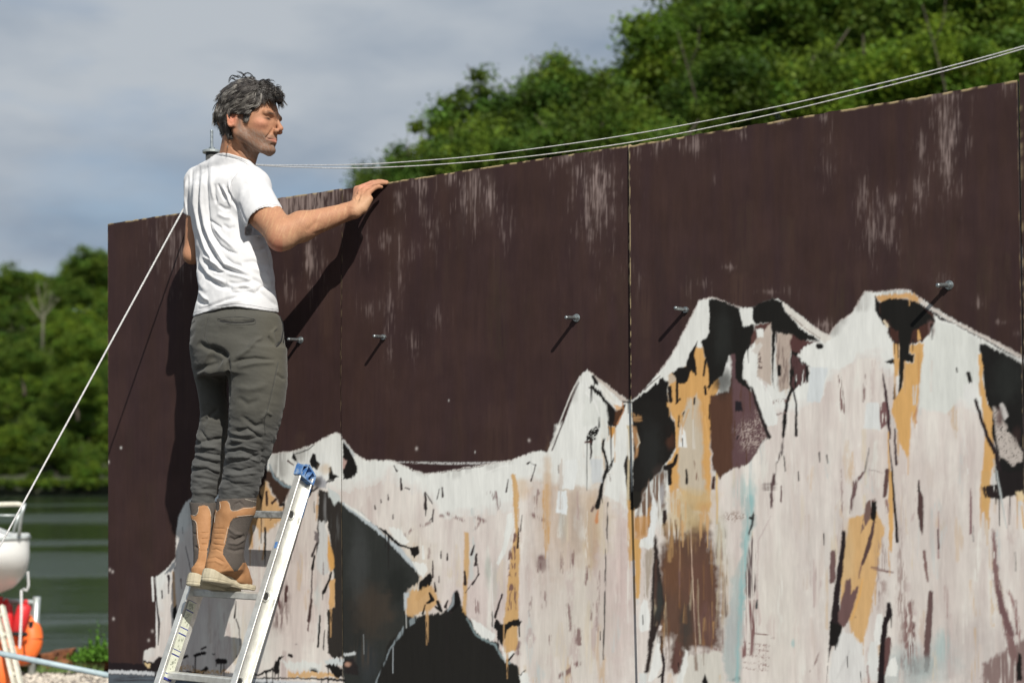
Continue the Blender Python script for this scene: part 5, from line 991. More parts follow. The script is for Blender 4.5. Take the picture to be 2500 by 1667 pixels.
for k in range(n_r+1):
    c = LR[0] - LL*gapL*k
    if c[2] < .12: break
    mb = MB(); a = .0125
    pr = [(a*math.cos(t)*1.15, a*math.sin(t)) for t in [math.pi*(i+.5)/4 for i in range(8)]]
    base = np.array([0, 0, 1.]); dd = np.cross(WU, base); 
    pr = [(-.015, -.010), (-.010, -.0135), (.010, -.0135), (.015, -.010), (.015, .009), (.011, .0125), (-.011, .0125), (-.015, .009)]
    mb.prism(pr, c-WU*LWD-WU*.002, -WN, ZV, WU*(LWD+.004))
    ru = mb.build('rung', M_ALU if k else simple('old_rung', (.33, .34, .33), .6, metal=.4, nscale=50, namp=.5), lad)
    # swaged rung end on the outer web: collar and a dark disc as the hole's shade
    mb = MB(); ring = []
    for j in range(20):
        an = 2*math.pi*j/20; ring.append(c+WU*.0042+LDD*.0165*math.cos(an)+LL*.0165*math.sin(an))
    ring.append(ring[0]); ring.append(ring[1]); mb.tube(ring, .0035, 6, cap=False); mb.build('rung_collar', M_ALU, ru, True)
    mb = MB(); disc(mb, c+WU*.0026, WU, .0135, .0012, 16); mb.build('rung_hole_shade', simple('hole_shade', (.03, .03, .028), .8) if k == 0 else bpy.data.materials['hole_shade'], ru)
# rivet hole and paint smears
for a_ in (.105, -.155): mb = MB(); disc(mb, LR[0]+LL*a_+WU*.0026-LDD*.007, WU, .0022, .0008, 10); mb.build('rivet_hole', bpy.data.materials['hole_shade'], lad)  # dark discs stand in for the shade inside small fixing holes
for a_, l_, d_ in ((.04, .05, .0335), (.1, .03, .034), (.02, .03, .0345)): mb = MB(); mb.box(LR[0]+LL*a_+WU*(.0275)+LDD*d_, LL*l_*.6, LDD*.0012, WU*.0004); mb.build('blue_paint_smear', M_BLUE, lad)
mb = MB(); mb.box(LR[0]-LL*.13-LDD*.0365+WU*.014, LL*.012, WU*.006, LDD*.0005); mb.build('blue_paint_smear', M_BLUE, lad)
# warning label on the inner face of the left stile: pale panels with blue rules
M_LAB = simple('label_paper', (.62, .64, .52), .6, nscale=90, namp=.12); M_INK = simple('label_ink', (.05, .06, .28), .6); M_INK2 = simple('label_print', (.36, .38, .30), .6)
lb = LR[1] - WU*(LWD-.0030); mb = MB(); mi = MB(); mp_ = MB()
for (a0, a1) in ((.03, .065), (.067, .13), (.132, .152), (.155, .212), (.213, .229), (.232, .30), (.302, .316)):
    mb.box(lb - LL*(a0+a1)/2, LL*(a1-a0)/2*.97, LDD*.019, WU*.0004)
    for a in (a0, a1): mi.box(lb - LL*a + WU*.0006, LL*.0009, LDD*.019, WU*.0003)
    rr_ = np.random.default_rng(int(a0*1000))
    if a1-a0 > .03:
        for j in range(9): mp_.box(lb - LL*rr_.uniform(a0+.006, a1-.006) + LDD*rr_.uniform(-.012, .012) + WU*.0006, LL*rr_.uniform(.001, .006), LDD*rr_.uniform(.001, .004), WU*.0002)
mi.box(lb - LL*.32 + WU*.0006, LL*.003, LDD*.019, WU*.0003)
lab_o = mb.build('label', M_LAB, lad); mi.build('label_rule', M_INK, lab_o)['kind'] = 'stuff'; mp_.build('label_print', M_INK2, lab_o)['kind'] = 'stuff'
# cord hanging off the rung
# ------------------------------------------------------------------ implicit surface tools
import openvdb as vdb
def dot_(a): return np.sqrt((a*a).sum(-1))
def smin(a, b, k):
    h = np.clip(.5+.5*(b-a)/k, 0, 1); return b*(1-h)+a*h-k*h*(1-h)
def smax(a, b, k): return -smin(-a, -b, k)
def cone(P, a, b, ra, rb):
    a = np.asarray(a, np.float32); b = np.asarray(b, np.float32); e = b-a; L = float(e@e)+1e-12
    t = np.clip((P-a)@e/L, 0, 1); return dot_(P-a-t[..., None]*e) - (ra+(rb-ra)*t)
def ell(P, c, ax, rad):   # ax: 3 orthonormal axes as rows
    q_ = (P-np.asarray(c, np.float32))@np.asarray(ax, np.float32).T; r = np.asarray(rad, np.float32)
    k0 = dot_(q_/r); k1 = dot_(q_/(r*r))+1e-9; return k0*(k0-1)/k1
def loft(P, secs, rdir, fdir, cap=.004):
    """secs: list of (centre3, a, b) sorted by z; ellipse sections interpolated along z"""
    secs = sorted(secs, key=lambda s: s[0][2]); z = np.array([s[0][2] for s in secs])
    def ip(vals):
        return np.interp(P[..., 2], zz, np.interp(zz, z, vals) if False else sm(vals))
    zz = np.linspace(z[0], z[-1], 80)
    def sm(vals):
        v = np.interp(zz, z, vals)
        for _ in range(10): v[1:-1] = (v[:-2]+2*v[1:-1]+v[2:])/4
        return v
    cx = ip([s[0][0] for s in secs]); cy = ip([s[0][1] for s in secs]); a = ip([s[1] for s in secs]); b = ip([s[2] for s in secs])
    dx = P[..., 0]-cx; dy = P[..., 1]-cy; x = dx*rdir[0]+dy*rdir[1]; y = dx*fdir[0]+dy*fdir[1]
    k0 = np.sqrt((x/a)**2+(y/b)**2); k1 = np.sqrt((x/a**2)**2+(y/b**2)**2)+1e-9
    d = np.where(k0 > 1e-4, k0*(k0-1)/k1, -np.minimum(a, b))
    return smax(d, np.maximum(P[..., 2]-z[-1], z[0]-P[..., 2]), cap)
def mesh_sdf(fn, lo, hi, h):
    lo = np.asarray(lo, float); n = np.ceil((np.asarray(hi)-lo)/h/8).astype(int)*8
    arr = np.full(tuple(n), 3*h, np.float32); B = 8
    nb = n//B; bi = np.stack(np.meshgrid(*[np.arange(k) for k in nb], indexing='ij'), -1).reshape(-1, 3)
    cen = (lo + (bi*B+B/2-.5)*h).astype(np.float32); d = fn(cen)
    rad = B*h*.87+3.5*h
    o = np.stack(np.meshgrid(*[np.arange(B)]*3, indexing='ij'), -1).reshape(-1, 3)
    near = np.where(np.abs(d) < rad*1.5)[0]; 
    for i in np.where(d <= -rad*1.5)[0]:
        x, y, z = bi[i]*B; arr[x:x+B, y:y+B, z:z+B] = -3*h
    CH = 1500
    for s in range(0, len(near), CH):
        ids = near[s:s+CH]; P = (lo + (bi[ids][:, None]*B + o[None])*h).astype(np.float32).reshape(-1, 3)
        v = np.clip(fn(P), -3*h, 3*h).reshape(len(ids), B, B, B)
        for j, i in enumerate(ids):
            x, y, z = bi[i]*B; arr[x:x+B, y:y+B, z:z+B] = v[j]
    g = vdb.FloatGrid(3*h); g.copyFromArray(arr)
    pts, quads = g.convertToQuads(0.0)[:2] if True else None
    pts = np.asarray(pts, float)*h + lo; quads = np.asarray(quads, int)
    v = pts[quads]; vol = np.einsum('ij,ij->i', v[:, 0], np.cross(v[:, 1], v[:, 2])).sum() + np.einsum('ij,ij->i', v[:, 0], np.cross(v[:, 2], v[:, 3])).sum()
    if vol < 0: quads = quads[:, ::-1]
    return pts, quads
def vnormals(P, Q):
    n = np.cross(P[Q[:, 2]]-P[Q[:, 0]], P[Q[:, 3]]-P[Q[:, 1]]); N_ = np.zeros_like(P)
    for i in range(4): np.add.at(N_, Q[:, i], n)
    return N_/(np.linalg.norm(N_, axis=1)[:, None]+1e-12)
def relax(P, Q, it=2, lam=.5):
    for _ in range(it):
        S_ = np.zeros_like(P); c = np.zeros(len(P))
        for i in range(4):
            for j in ((i+1) % 4, (i+3) % 4): np.add.at(S_, Q[:, i], P[Q[:, j]]); np.add.at(c, Q[:, i], 1)
        P = P + lam*(S_/np.maximum(c, 1)[:, None]-P)
    return P
def noise3(P, s, seed=0, o=3):
    x, y, z = (P/s).T
    return (vnoise(x+z*.37, y+z*.61+7, seed, o)+vnoise(y-x*.3+3, z+x*.53, seed+1, o)+vnoise(z+y*.4, x-y*.2+11, seed+2, o))/3-.5
def folds(P, Nn, strokes, fr=None):
    """push the surface in or out along drawn creases on the side that faces the drawing"""
    u, v = proj_arr(P); view = CAM-P; view /= np.linalg.norm(view, axis=1)[:, None]; face = np.clip(((Nn*view).sum(1)+.05)*3, 0, 1)
    D = np.zeros(len(P))
    for st_ in strokes:
        f_, pts, wd, amp = st_; p = cv(f_, pts); lo = p.min(0)-wd*3; hi = p.max(0)+wd*3
        m_ = (u > lo[0]) & (u < hi[0]) & (v > lo[1]) & (v < hi[1])
        if not m_.any(): continue
        x = u[m_]; y = v[m_]; best = np.full(len(x), 1e9); tb = np.zeros(len(x)); tot = len(p)-1
        for i in range(tot):
            a = p[i]; e = p[i+1]-a; L = e@e+1e-9; t = np.clip(((x-a[0])*e[0]+(y-a[1])*e[1])/L, 0, 1)
            d = np.hypot(x-a[0]-t*e[0], y-a[1]-t*e[1]); k = d < best; best = np.where(k, d, best); tb = np.where(k, (i+t)/tot, tb)
        taper = np.clip(np.minimum(tb, 1-tb)*5, .0, 1)**.7
        D[m_] += (.72 if f_ == 'A' else 1)*amp*np.exp(-(best/wd)**2)*taper*1.35
    return P + Nn*(D*face)[:, None]
# ------------------------------------------------------------------ the man's frame
PSI = R(40); BR = np.array([math.cos(PSI), -math.sin(PSI), 0]); BF = np.array([math.sin(PSI), math.cos(PSI), 0])
def pxm(P): return float((P-CAM)@FW)/F
def sec(v, uL, uR, d, rho, psi=None):
    d = d + .05*min(1, max(0, (1232-v)/250))
    c = wall((uL+uR)/2, v, d); h = (uR-uL)/2*pxm(c); cs, sn = math.cos(PSI), math.sin(PSI)
    a = h/math.sqrt(cs*cs+rho*rho*sn*sn); return (c, a, a*rho)
FR['Z5'] = (430, 360, 3.734); FR['Z2'] = (400, 600, 3.137); FR['BT'] = (440, 1180, 5.227); FR['HD'] = (480, 160, 6.03); FR['HN'] = (640, 400, 6.532)
# joints
SR = wall(609, 456, .25); MR = wall(644, 523, .300); ER = wall(686, 573, .33); WR = wall(862, 513, .12)
SL_ = wall(489, 447, .225); EL = wall(470, 622, .25); WL_ = wall(520, 585, .06)
H0 = wall(597, 300, .25); HU = pxm(H0)
HA = R(17); HF = np.array([math.cos(HA), -math.sin(HA), 0]); HR_ = np.array([-math.sin(HA), -math.cos(HA), 0])
HF = HF*math.cos(R(-2))+ZV*math.sin(R(-2)); HZ_ = np.cross(HR_, HF); HZ_ = HZ_ if HZ_[2] > 0 else -HZ_
HAX = np.stack([HF, HR_, HZ_])
def hp(f_, r_, z_): return H0 + (HF*f_+HR_*r_+HZ_*z_)*HU
def sdf_head(P):
    q_ = ((P-H0.astype(np.float32))@HAX.T.astype(np.float32))/HU
    I = np.eye(3); E = lambda c, r: ell(q_, c, I, r)
    d = E((2, 0, 24), (76, 56, 68))
    d = smin(d, E((38, 0, 6), (48, 49, 62)), 14)
    d = smin(d, E((44, 0, -28), (38, 44, 44)), 12)            # mid face
    ay = np.abs(q_[..., 1]); qs = np.stack([q_[..., 0], ay, q_[..., 2]], -1)
    Es = lambda c, r: ell(qs, c, I, r); Cs = lambda a, b, ra, rb: cone(qs, a, b, ra, rb)
    d = smin(d, Cs((12, 42, -36), (58, 20, -68), 13, 12), 12)   # jaw line
    d = smin(d, Cs((8, 46, -8), (10, 44, -34), 12, 13), 10)
    d = smin(d, E((66, 0, -69), (17, 22, 13)), 9)              # chin
    d = smin(d, Es((58, 34, -12), (18, 14, 11)), 10)           # cheekbone
    d = smin(d, E((66, 0, -44), (19, 25, 20)), 8)              # muzzle
    d = smin(d, Cs((83, 8, 12), (75, 36, 14), 8, 7.5), 7)        # brow
    d = smax(d, -Es((88, 27, 3), (13, 14, 7)), 7)            # sockets
    d = smin(d, Es((67.5, 26, 2), (11.5, 13, 9)), 4)            # lids over the eyeball
    d = smax(d, -Cs((84, 17, .5), (78, 38, 0), 1.9, 1.5), 1.2)   # narrowed eye slit
    d = smin(d, Cs((78, 18, -4.5), (72, 36, -6), 1.8, 1.6), 3)  # lower lid
    d = smin(d, cone(q_, (82, 0, 8), (97.5, 0, -17), 5.2, 5.8), 6)    # nose
    d = smin(d, E((96, 0, -19), (7.4, 6.8, 5.6)), 4)
    d = smin(d, Es((89, 10, -25), (9, 5.5, 6)), 3)
    d = smax(d, -Es((91, 6, -31), (5, 3, 3)), 2)
    d = smax(d, -Cs((84, 15, -24), (72, 24, -44), 2.0, 1.5), 5)     # nasolabial fold
    d = smin(d, Cs((84, 0, -43.5), (74, 21, -43), 3.0, 1.4), 2.5)
    d = smin(d, Cs((84, 0, -51), (74, 20, -47), 3.6, 1.6), 3)
    d = smax(d, -Cs((91, 0, -47), (74, 24, -46.8), 1.3, 1.2), 1.2)
    d = smax(d, -Cs((84, 0, -58), (78, 10, -58), 2.2, 1.5), 4)
    for (a, b) in (): d = smax(d, -Cs(a, b, .5, .3), 2)   # crow's feet
    # ear
    ez = np.array([[.96, -.12, -.26], [.16, .98, .1], [.24, -.14, .96]])
    ear = ell(qs, (0, 58, 0), ez, (14, 4.5, 25)); rim = np.abs(ell(qs, (0, 60, 1), ez, (12.5, 9, 23)))
    d2 = ear
    th = np.linspace(0, 2*math.pi, 15)
    pts = [np.array([0, 61, 1]) + (np.array(ez[0])*12.5*math.cos(t)*(1. if math.sin(t) > -.3 else .7) + np.array(ez[2])*22.5*math.sin(t)) + np.array([0, 2.2*(-math.cos(t)), 0]) for t in th]
    for a, b in zip(pts[1:-3], pts[2:-2]): d2 = smin(d2, cone(qs, a, b, 2.6, 2.6), 1.5)
    d2 = smax(d2, -ell(qs, (2.5, 64, 1), ez, (6.5, 5.2, 11)), 2)
    d2 = smax(d2, -ell(qs, (-4.5, 64, 7), ez, (2.6, 4.0, 11)), 1.5)
    d2 = smin(d2, cone(qs, (9, 58, -4), (6, 57, -20), 4, 4), 3)
    d = smin(d, d2, 3)
    return d*HU
NB = wall(572, 402, .245)
def sdf_body(P):
    d = sdf_head(P)
    nk = cone(P, hp(-14, 0, -30), NB+BR*0, 38*HU, 40*HU); nk = smin(nk, cone(P, hp(18, 0, -50), NB+HF*18*HU, 26*HU, 34*HU), .02)
    nk = smin(nk, cone(P, hp(2, 42, -28), NB+HF*42*HU+HR_*10*HU+ZV*.0, 9*HU, 9*HU), .012)         # neck muscle
    nk = smin(nk, cone(P, hp(-24, 34, -34), NB-HF*4*HU+HR_*28*HU, 9*HU, 10*HU), .012)
    d = smin(d, nk, .012)
    ch = cone(P, wall(556, 440, .245), wall(560, 600, .25), .055, .070); ch = smin(ch, cone(P, SL_, SR, .036, .036), .03)
    d = smin(d, ch, .03)
    u1 = .058; arm = smin(cone(P, SR, MR, .052, .052), cone(P, MR, ER, .053, .049), .02)
    arm = smin(arm, cone(P, ER+(ER-SR)*.0, ER+(WR-ER)*.28+ZV*.004, .050, .050), .018)
    arm = smin(arm, cone(P, ER+(WR-ER)*.28+ZV*.004, WR, .049, .028), .02)
    el_ = wall(682, 588, .342); arm = smin(arm, cone(P, el_, el_+(WR-ER)*.08, .024, .022), .035)
    arm = smin(arm, cone(P, wall(690, 545, .30), wall(655, 515, .29), .026, .04), .02)
    wr2 = wall(866, 517, .135); arm = smin(arm, cone(P, WR+(wr2-WR)*0-WU*.03+WN*.01, wr2, .022, .021), .02)
    d = smin(d, arm, .02)
    # hand: four metacarpals, heel of the palm, four fingers, thumb
    Ks = [wall(871, 462, .050), wall(880, 461, .060), wall(890, 465, .072), wall(899, 472, .086)]
    Ps = [wall(906, 448, .018), wall(911, 447, .028), wall(913, 451, .040), wall(914, 459, .062)]
    Ds = [wall(924, 443.5, .000), wall(931, 444, .008), wall(932, 447, .020), wall(925, 456, .046)]
    Ts = [wall(934, 443.5, -.010), wall(944, 445.5, -.002), wall(943, 447.5, .010), wall(931, 457, .038)]
    wc = [WR-WN*.012, WR-WN*.004, WR+WN*.006, wr2]
    hand = cone(P, WR, wr2, .024, .020)
    for k_, p_, d_, t_, w_, r_ in zip(Ks, Ps, Ds, Ts, wc, (.0105, .011, .0105, .0095)):
        hand = smin(hand, cone(P, w_, k_, .016, r_+.0015), .014)
    hand = smin(hand, cone(P, wall(884, 508, .115), wall(901, 486, .095), .0205, .014), .014)
    hand = smin(hand, cone(P, wall(874, 500, .085), wall(884, 478, .065), .020, .014), .012)
    for k_, p_, d_, t_, r_ in zip(Ks, Ps, Ds, Ts, (.0098, .0102, .0098, .0088)):
        fg = cone(P, k_, p_, r_+.001, r_*.95); fg = smin(fg, cone(P, p_, d_, r_*.95, r_*.82), .004); fg = smin(fg, cone(P, d_, t_, r_*.82, r_*.70), .003)
        hand = smin(hand, fg, .0018)
    th = cone(P, wall(868, 497, .06), wall(884, 482, .03), .013, .011); th = smin(th, cone(P, wall(884, 482, .03), wall(900, 470, .013), .0105, .009), .004); hand = smin(hand, th, .006)
    d = smin(d, hand, .012)
    a2 = cone(P, SL_, EL, .046, .031); a2 = smin(a2, cone(P, EL, WL_, .031, .026), .02)
    return smin(d, a2, .02)
def body_cols(P, Nn):
    u, v = proj_arr(P); base = np.tile(np.array([.40, .20, .115]), (len(P), 1))
    n1_ = noise3(P, .02, 31)[:, None]; n2_ = noise3(P, .004, 33)[:, None]; base = base*(1+.25*n1_+.22*n2_)
    q_ = ((P-H0)@HAX.T)/HU; head = (q_[:, 2] > -95) & (np.abs(q_[:, 1]) < 75) & (q_[:, 0] > -90) & (q_[:, 0] < 115)
    g = lambda c, r: np.exp(-(((q_-np.array(c))/np.array(r))**2).sum(1))*head
    qs = q_.copy(); qs[:, 1] = np.abs(qs[:, 1]); gs = lambda c, r: np.exp(-(((qs-np.array(c))/np.array(r))**2).sum(1))*head
    def tint(w_, c, k):
        nonlocal base
        w_ = np.clip(w_*k, 0, 1)[:, None]; base = base*(1-w_)+np.array(c)*w_
    tint(g((96, 0, -22), (12, 12, 10)), (.50, .21, .14), .35); tint(gs((62, 38, -14), (18, 18, 14)), (.60, .24, .16), .5)
    tint(gs((0, 64, 0), (16, 10, 24)), (.58, .19, .13), .6)
    beard = np.clip((-q_[:, 2]-22+ (q_[:, 0]-50)*-.25)/14, 0, 1)*np.clip((q_[:, 0]-2)/14, 0, 1)*head*np.clip((q_[:, 2]+95)/10, 0, 1)
    mth = gs((82, 0, -47), (12, 18, 5)); beard = np.clip(beard-mth*1.2-gs((80, 20, -26), (14, 12, 9)), 0, 1)
    speck = np.clip((noise3(P, .0035, 41, 2)+.08)*5, 0, 1); tint(beard, (.12, .075, .055), .68); tint(beard*speck, (.25, .20, .165), .5)
    side = np.clip(1-np.abs(q_[:, 0]-16)/9, 0, 1)*np.clip((12-q_[:, 2])/10, 0, 1)*np.clip((q_[:, 2]+30)/10, 0, 1)*head; tint(side, (.09, .07, .058), .75)
    tint(mth*np.clip(1.6-np.abs(q_[:, 2]+47)/5, 0, 1), (.46, .17, .14), .8)
    tint(gs((80, 28, .5), (9, 12, 3.0)), (.05, .03, .022), 1.1); tint(gs((84, 26, 14), (9, 18, 2.6)), (.10, .06, .04), 1.2)  # dark tint paints shade into the eye slits; second tint is brow hair
    def gw(p, r): return np.exp(-((P-p)**2).sum(1)/r**2)
    tint(gw(wall(677, 600, .35), .03), (.62, .20, .15), .8); tint(gw(wall(888, 452, .06), .035), (.58, .24, .17), .45); tint(gw(wall(858, 516, .13), .02), (.60, .26, .2), .5)
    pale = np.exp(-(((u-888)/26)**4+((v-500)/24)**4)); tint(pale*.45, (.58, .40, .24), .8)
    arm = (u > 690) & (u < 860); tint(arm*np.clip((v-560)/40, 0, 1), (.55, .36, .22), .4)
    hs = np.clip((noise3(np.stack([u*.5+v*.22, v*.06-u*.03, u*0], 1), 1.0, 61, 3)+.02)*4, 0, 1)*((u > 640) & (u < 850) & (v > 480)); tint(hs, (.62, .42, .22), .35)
    return np.clip(base, 0, 1)
man = empty('person'); tag(man, 'man in white T-shirt, grey trousers and tan boots on the ladder, hand on the wall', 'person')
lo = np.array([min(p[i] for p in (H0-.17, EL-.08, wall(950, 440, 0)-.03, ER-.08, WL_-.05)) for i in range(3)]); hi = np.array([max(p[i] for p in (H0+.2, EL+.08, wall(950, 440, -.02)+.03, ER+.1, SR+.1)) for i in range(3)])
lo[2] = ER[2]-.10
P_b, Q_b = mesh_sdf(sdf_body, lo, hi, .0021)
P_b = relax(P_b, Q_b, 1, .4); Nb = vnormals(P_b, Q_b)
P_b = P_b + Nb*(noise3(P_b, .006, 71, 2)*.0009)[:, None]
FR['ARM'] = (640, 400, 6.532)
P_b = folds(P_b, Nb, [('ARM', [(1490, 470), (1560, 520), (1500, 650)], 3, -.0018), ('ARM', [(1560, 390), (1500, 560)], 2.6, .0022), ('ARM', [(1620, 420), (1560, 600)], 2.6, .002), ('ARM', [(1480, 600), (1440, 560), (1490, 540), (1510, 600)], 1.6, .0018),
   ('ARM', [(1340, 680), (1500, 690)], 3, .0015), ('ARM', [(1500, 830), (1100, 1060), (800, 1120)], 3.5, -.0022), ('ARM', [(900, 900), (700, 1080)], 6, -.0015), ('ARM', [(1620, 340), (1760, 330)], 1.6, -.0015), ('ARM', [(1640, 380), (1800, 350)], 1.6, -.0018), 
   ('HD', [(560, 1110), (700, 1300), (820, 1440)], 2.4, -.003), ('HD', [(500, 1170), (640, 1330)], 2.2, -.0025), ('HD', [(620, 1080), (760, 1300)], 2.4, .0025)])
q = NM('skin'); a = q.n('ShaderNodeAttribute', attribute_name='col'); f = q.noise(260, 3, .6)
q.set(Base_Color=q.mix(1., a.outputs['Color'], q.ramp(f, [(.25, .9), (.75, 1.1)]), 'MULTIPLY'), Roughness=.6); q.b.inputs['Specular IOR Level'].default_value = .22
q.b.inputs['Subsurface Weight'].default_value = .0; q.b.inputs['Subsurface Radius'].default_value = (.012, .005, .003); q.b.inputs['Subsurface Scale'].default_value = .5; q.bump(f, .25, .0008); M_SKIN = q.m
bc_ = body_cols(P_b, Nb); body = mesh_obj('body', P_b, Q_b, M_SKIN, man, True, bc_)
if 'DBG' in globals():
    uu_, vv_ = proj_arr(P_b)
    for (x_, y_) in ((589, 304), (601, 323), (610, 330), (620, 345), (640, 310)):
        m_ = (np.hypot(uu_-x_, vv_-y_) < 3) & (((CAM-P_b)*Nb).sum(1) > 0); qq = ((P_b[m_]-H0)@HAX.T)/HU; print('DBG', x_, y_, bc_[m_].mean(0), qq.mean(0))
# eyes: dark glints inside the lid slits
M_EYE = simple('eye', (.05, .035, .03), .15)
for s in (1, -1):
    mb = MB()
    for i in range(8):
        for j in range(8): pass
    c = hp(70, 26*s, 0.5); vs_ = []; fs_ = []
    for i in range(9):
        t = math.pi*i/8
        for j in range(12): a_ = 2*math.pi*j/12; vs_.append(c+(HF*math.sin(t)*math.cos(a_)*8.4+HR_*math.sin(t)*math.sin(a_)*11+HZ_*math.cos(t)*6)*HU)
    for i in range(8):
        for j in range(12): fs_.append((i*12+j, i*12+(j+1) % 12, (i+1)*12+(j+1) % 12, (i+1)*12+j))
    mesh_obj('eye', vs_, fs_, M_EYE, man, True)

# ------------------------------------------------------------------ shirt
M_q = NM('white_cotton'); f = M_q.noise(900, 2, .5); f2 = M_q.noise(12, 4)
M_q.set(Base_Color=M_q.ramp(f2, [(.3, (.58, .58, .585)), (.7, (.64, .64, .645))]), Roughness=.9); M_q.b.inputs['Sheen Weight'].default_value = .15; M_q.b.inputs['Specular IOR Level'].default_value = .2; M_q.bump(f, .15, .0006); M_SHIRT = M_q.m
ts = [sec(415, 500, 600, .195, .45), sec(428, 470, 635, .195, .52), sec(444, 453, 653, .20, .60), sec(470, 452, 652, .20, .62), sec(500, 456, 648, .20, .64), sec(540, 461, 645, .20, .64), sec(582, 470, 652, .205, .64), sec(628, 473, 667, .21, .66), sec(668, 477, 672, .215, .70), sec(700, 482, 674, .22, .72), sec(727, 478, 678, .225, .74), sec(745, 473, 681, .225, .75), sec(768, 467, 684, .225, .75), sec(790, 464, 686, .225, .75)]
SLE = wall(643, 530, .303); SLL = wall(479, 527, .235)
def sdf_shirt(P):
    d = loft(P, ts, BR, BF, .01)
    sh = cone(P, wall(540, 410, .245), SL_+ZV*.003, .050, .056); sh = smin(sh, cone(P, wall(582, 420, .245), SR+ZV*.002, .052, .066), .03)
    sh = smin(sh, cone(P, wall(560, 408, .245), wall(556, 460, .245), .054, .085), .03)
    sh = smin(sh, cone(P, hp(-14, 0, -40), NB, 41*HU, 43*HU), .016); sh = smin(sh, cone(P, hp(18, 0, -60), NB+HF*18*HU, 29*HU, 37*HU), .016)
    d = smin(d, sh, .05)
    d = smin(d, cone(P, SR, SLE, .067, .072), .024)
    d = smin(d, cone(P, SL_, SLL, .056, .048), .02)
    # hem: cut along the drawn hem line; sleeve openings; neck opening
    u, v = proj_arr(P); dp = (P-CAM)@FW/F
    hem = np.interp(u, [440, 466, 480, 520, 552, 575, 600, 640, 684, 720], [778, 776, 770, 758, 751, 748, 752, 758, 764, 766])
    d = smax(d, (v-hem)*dp, .003)
    colr = np.interp(u, [480, 522, 540, 560, 588, 610, 627, 645], [374, 373.5, 374, 376, 383, 393, 405, 418]); m_ = (P[..., 2] > SR[2]) & (u > 500) & (u < 640)
    d = np.where(m_ , smax(d, (colr-v)*dp, .002), d)
    # sleeve ends
    for J0, J1, plane_pts in ((SR, SLE, ((601, 549), (683, 508))), (SL_, SLL, ((445, 520), (480, 540)))):
        (x0, y0), (x1, y1) = plane_pts; nx_, ny_ = -(y1-y0), (x1-x0); L = math.hypot(nx_, ny_); nx_, ny_ = nx_/L, ny_/L
        side = ((u-x0)*nx_+(v-y0)*ny_)*dp; near_ = cone(P, J0+(J1-J0)*.45, J1+(J1-J0)*.6, .12 if J0 is SR else .068, .13 if J0 is SR else .075)
        curve = .006*np.cos(np.clip((u-x0)/(x1-x0), 0, 1)*math.pi*2) if J0 is SR else 0
        m_ = (near_ < 0) & ((P-CAM)@FW < ((J1-CAM)@FW)+(.2 if J0 is SR else .2))
        if J0 is SR: m_ &= (u > 600) & (v < 575)
        else: m_ &= (u < 466)
        d = np.where(m_, smax(d, side-curve, .003), d)
    # hollow the right sleeve end
    d = smax(d, -cone(P, SLE-(SLE-SR)*.25+ZV*0, SLE+(SLE-SR)*.5, .058, .066), .004)
    return d
lo = np.array([min(s[0][i]-s[1]-.05 for s in ts) for i in range(3)]); hi = np.array([max(s[0][i]+s[1]+.05 for s in ts) for i in range(3)])
lo = np.minimum(lo, SL_-.09); hi = np.maximum(hi, SR+.1); hi[2] = NB[2]+.09; lo[2] = wall(560, 785, .2)[2]
P_s, Q_s = mesh_sdf(sdf_shirt, lo, hi, .0029); P_s = relax(P_s, Q_s, 2, .5); Ns = vnormals(P_s, Q_s)
Z = 'Z5'
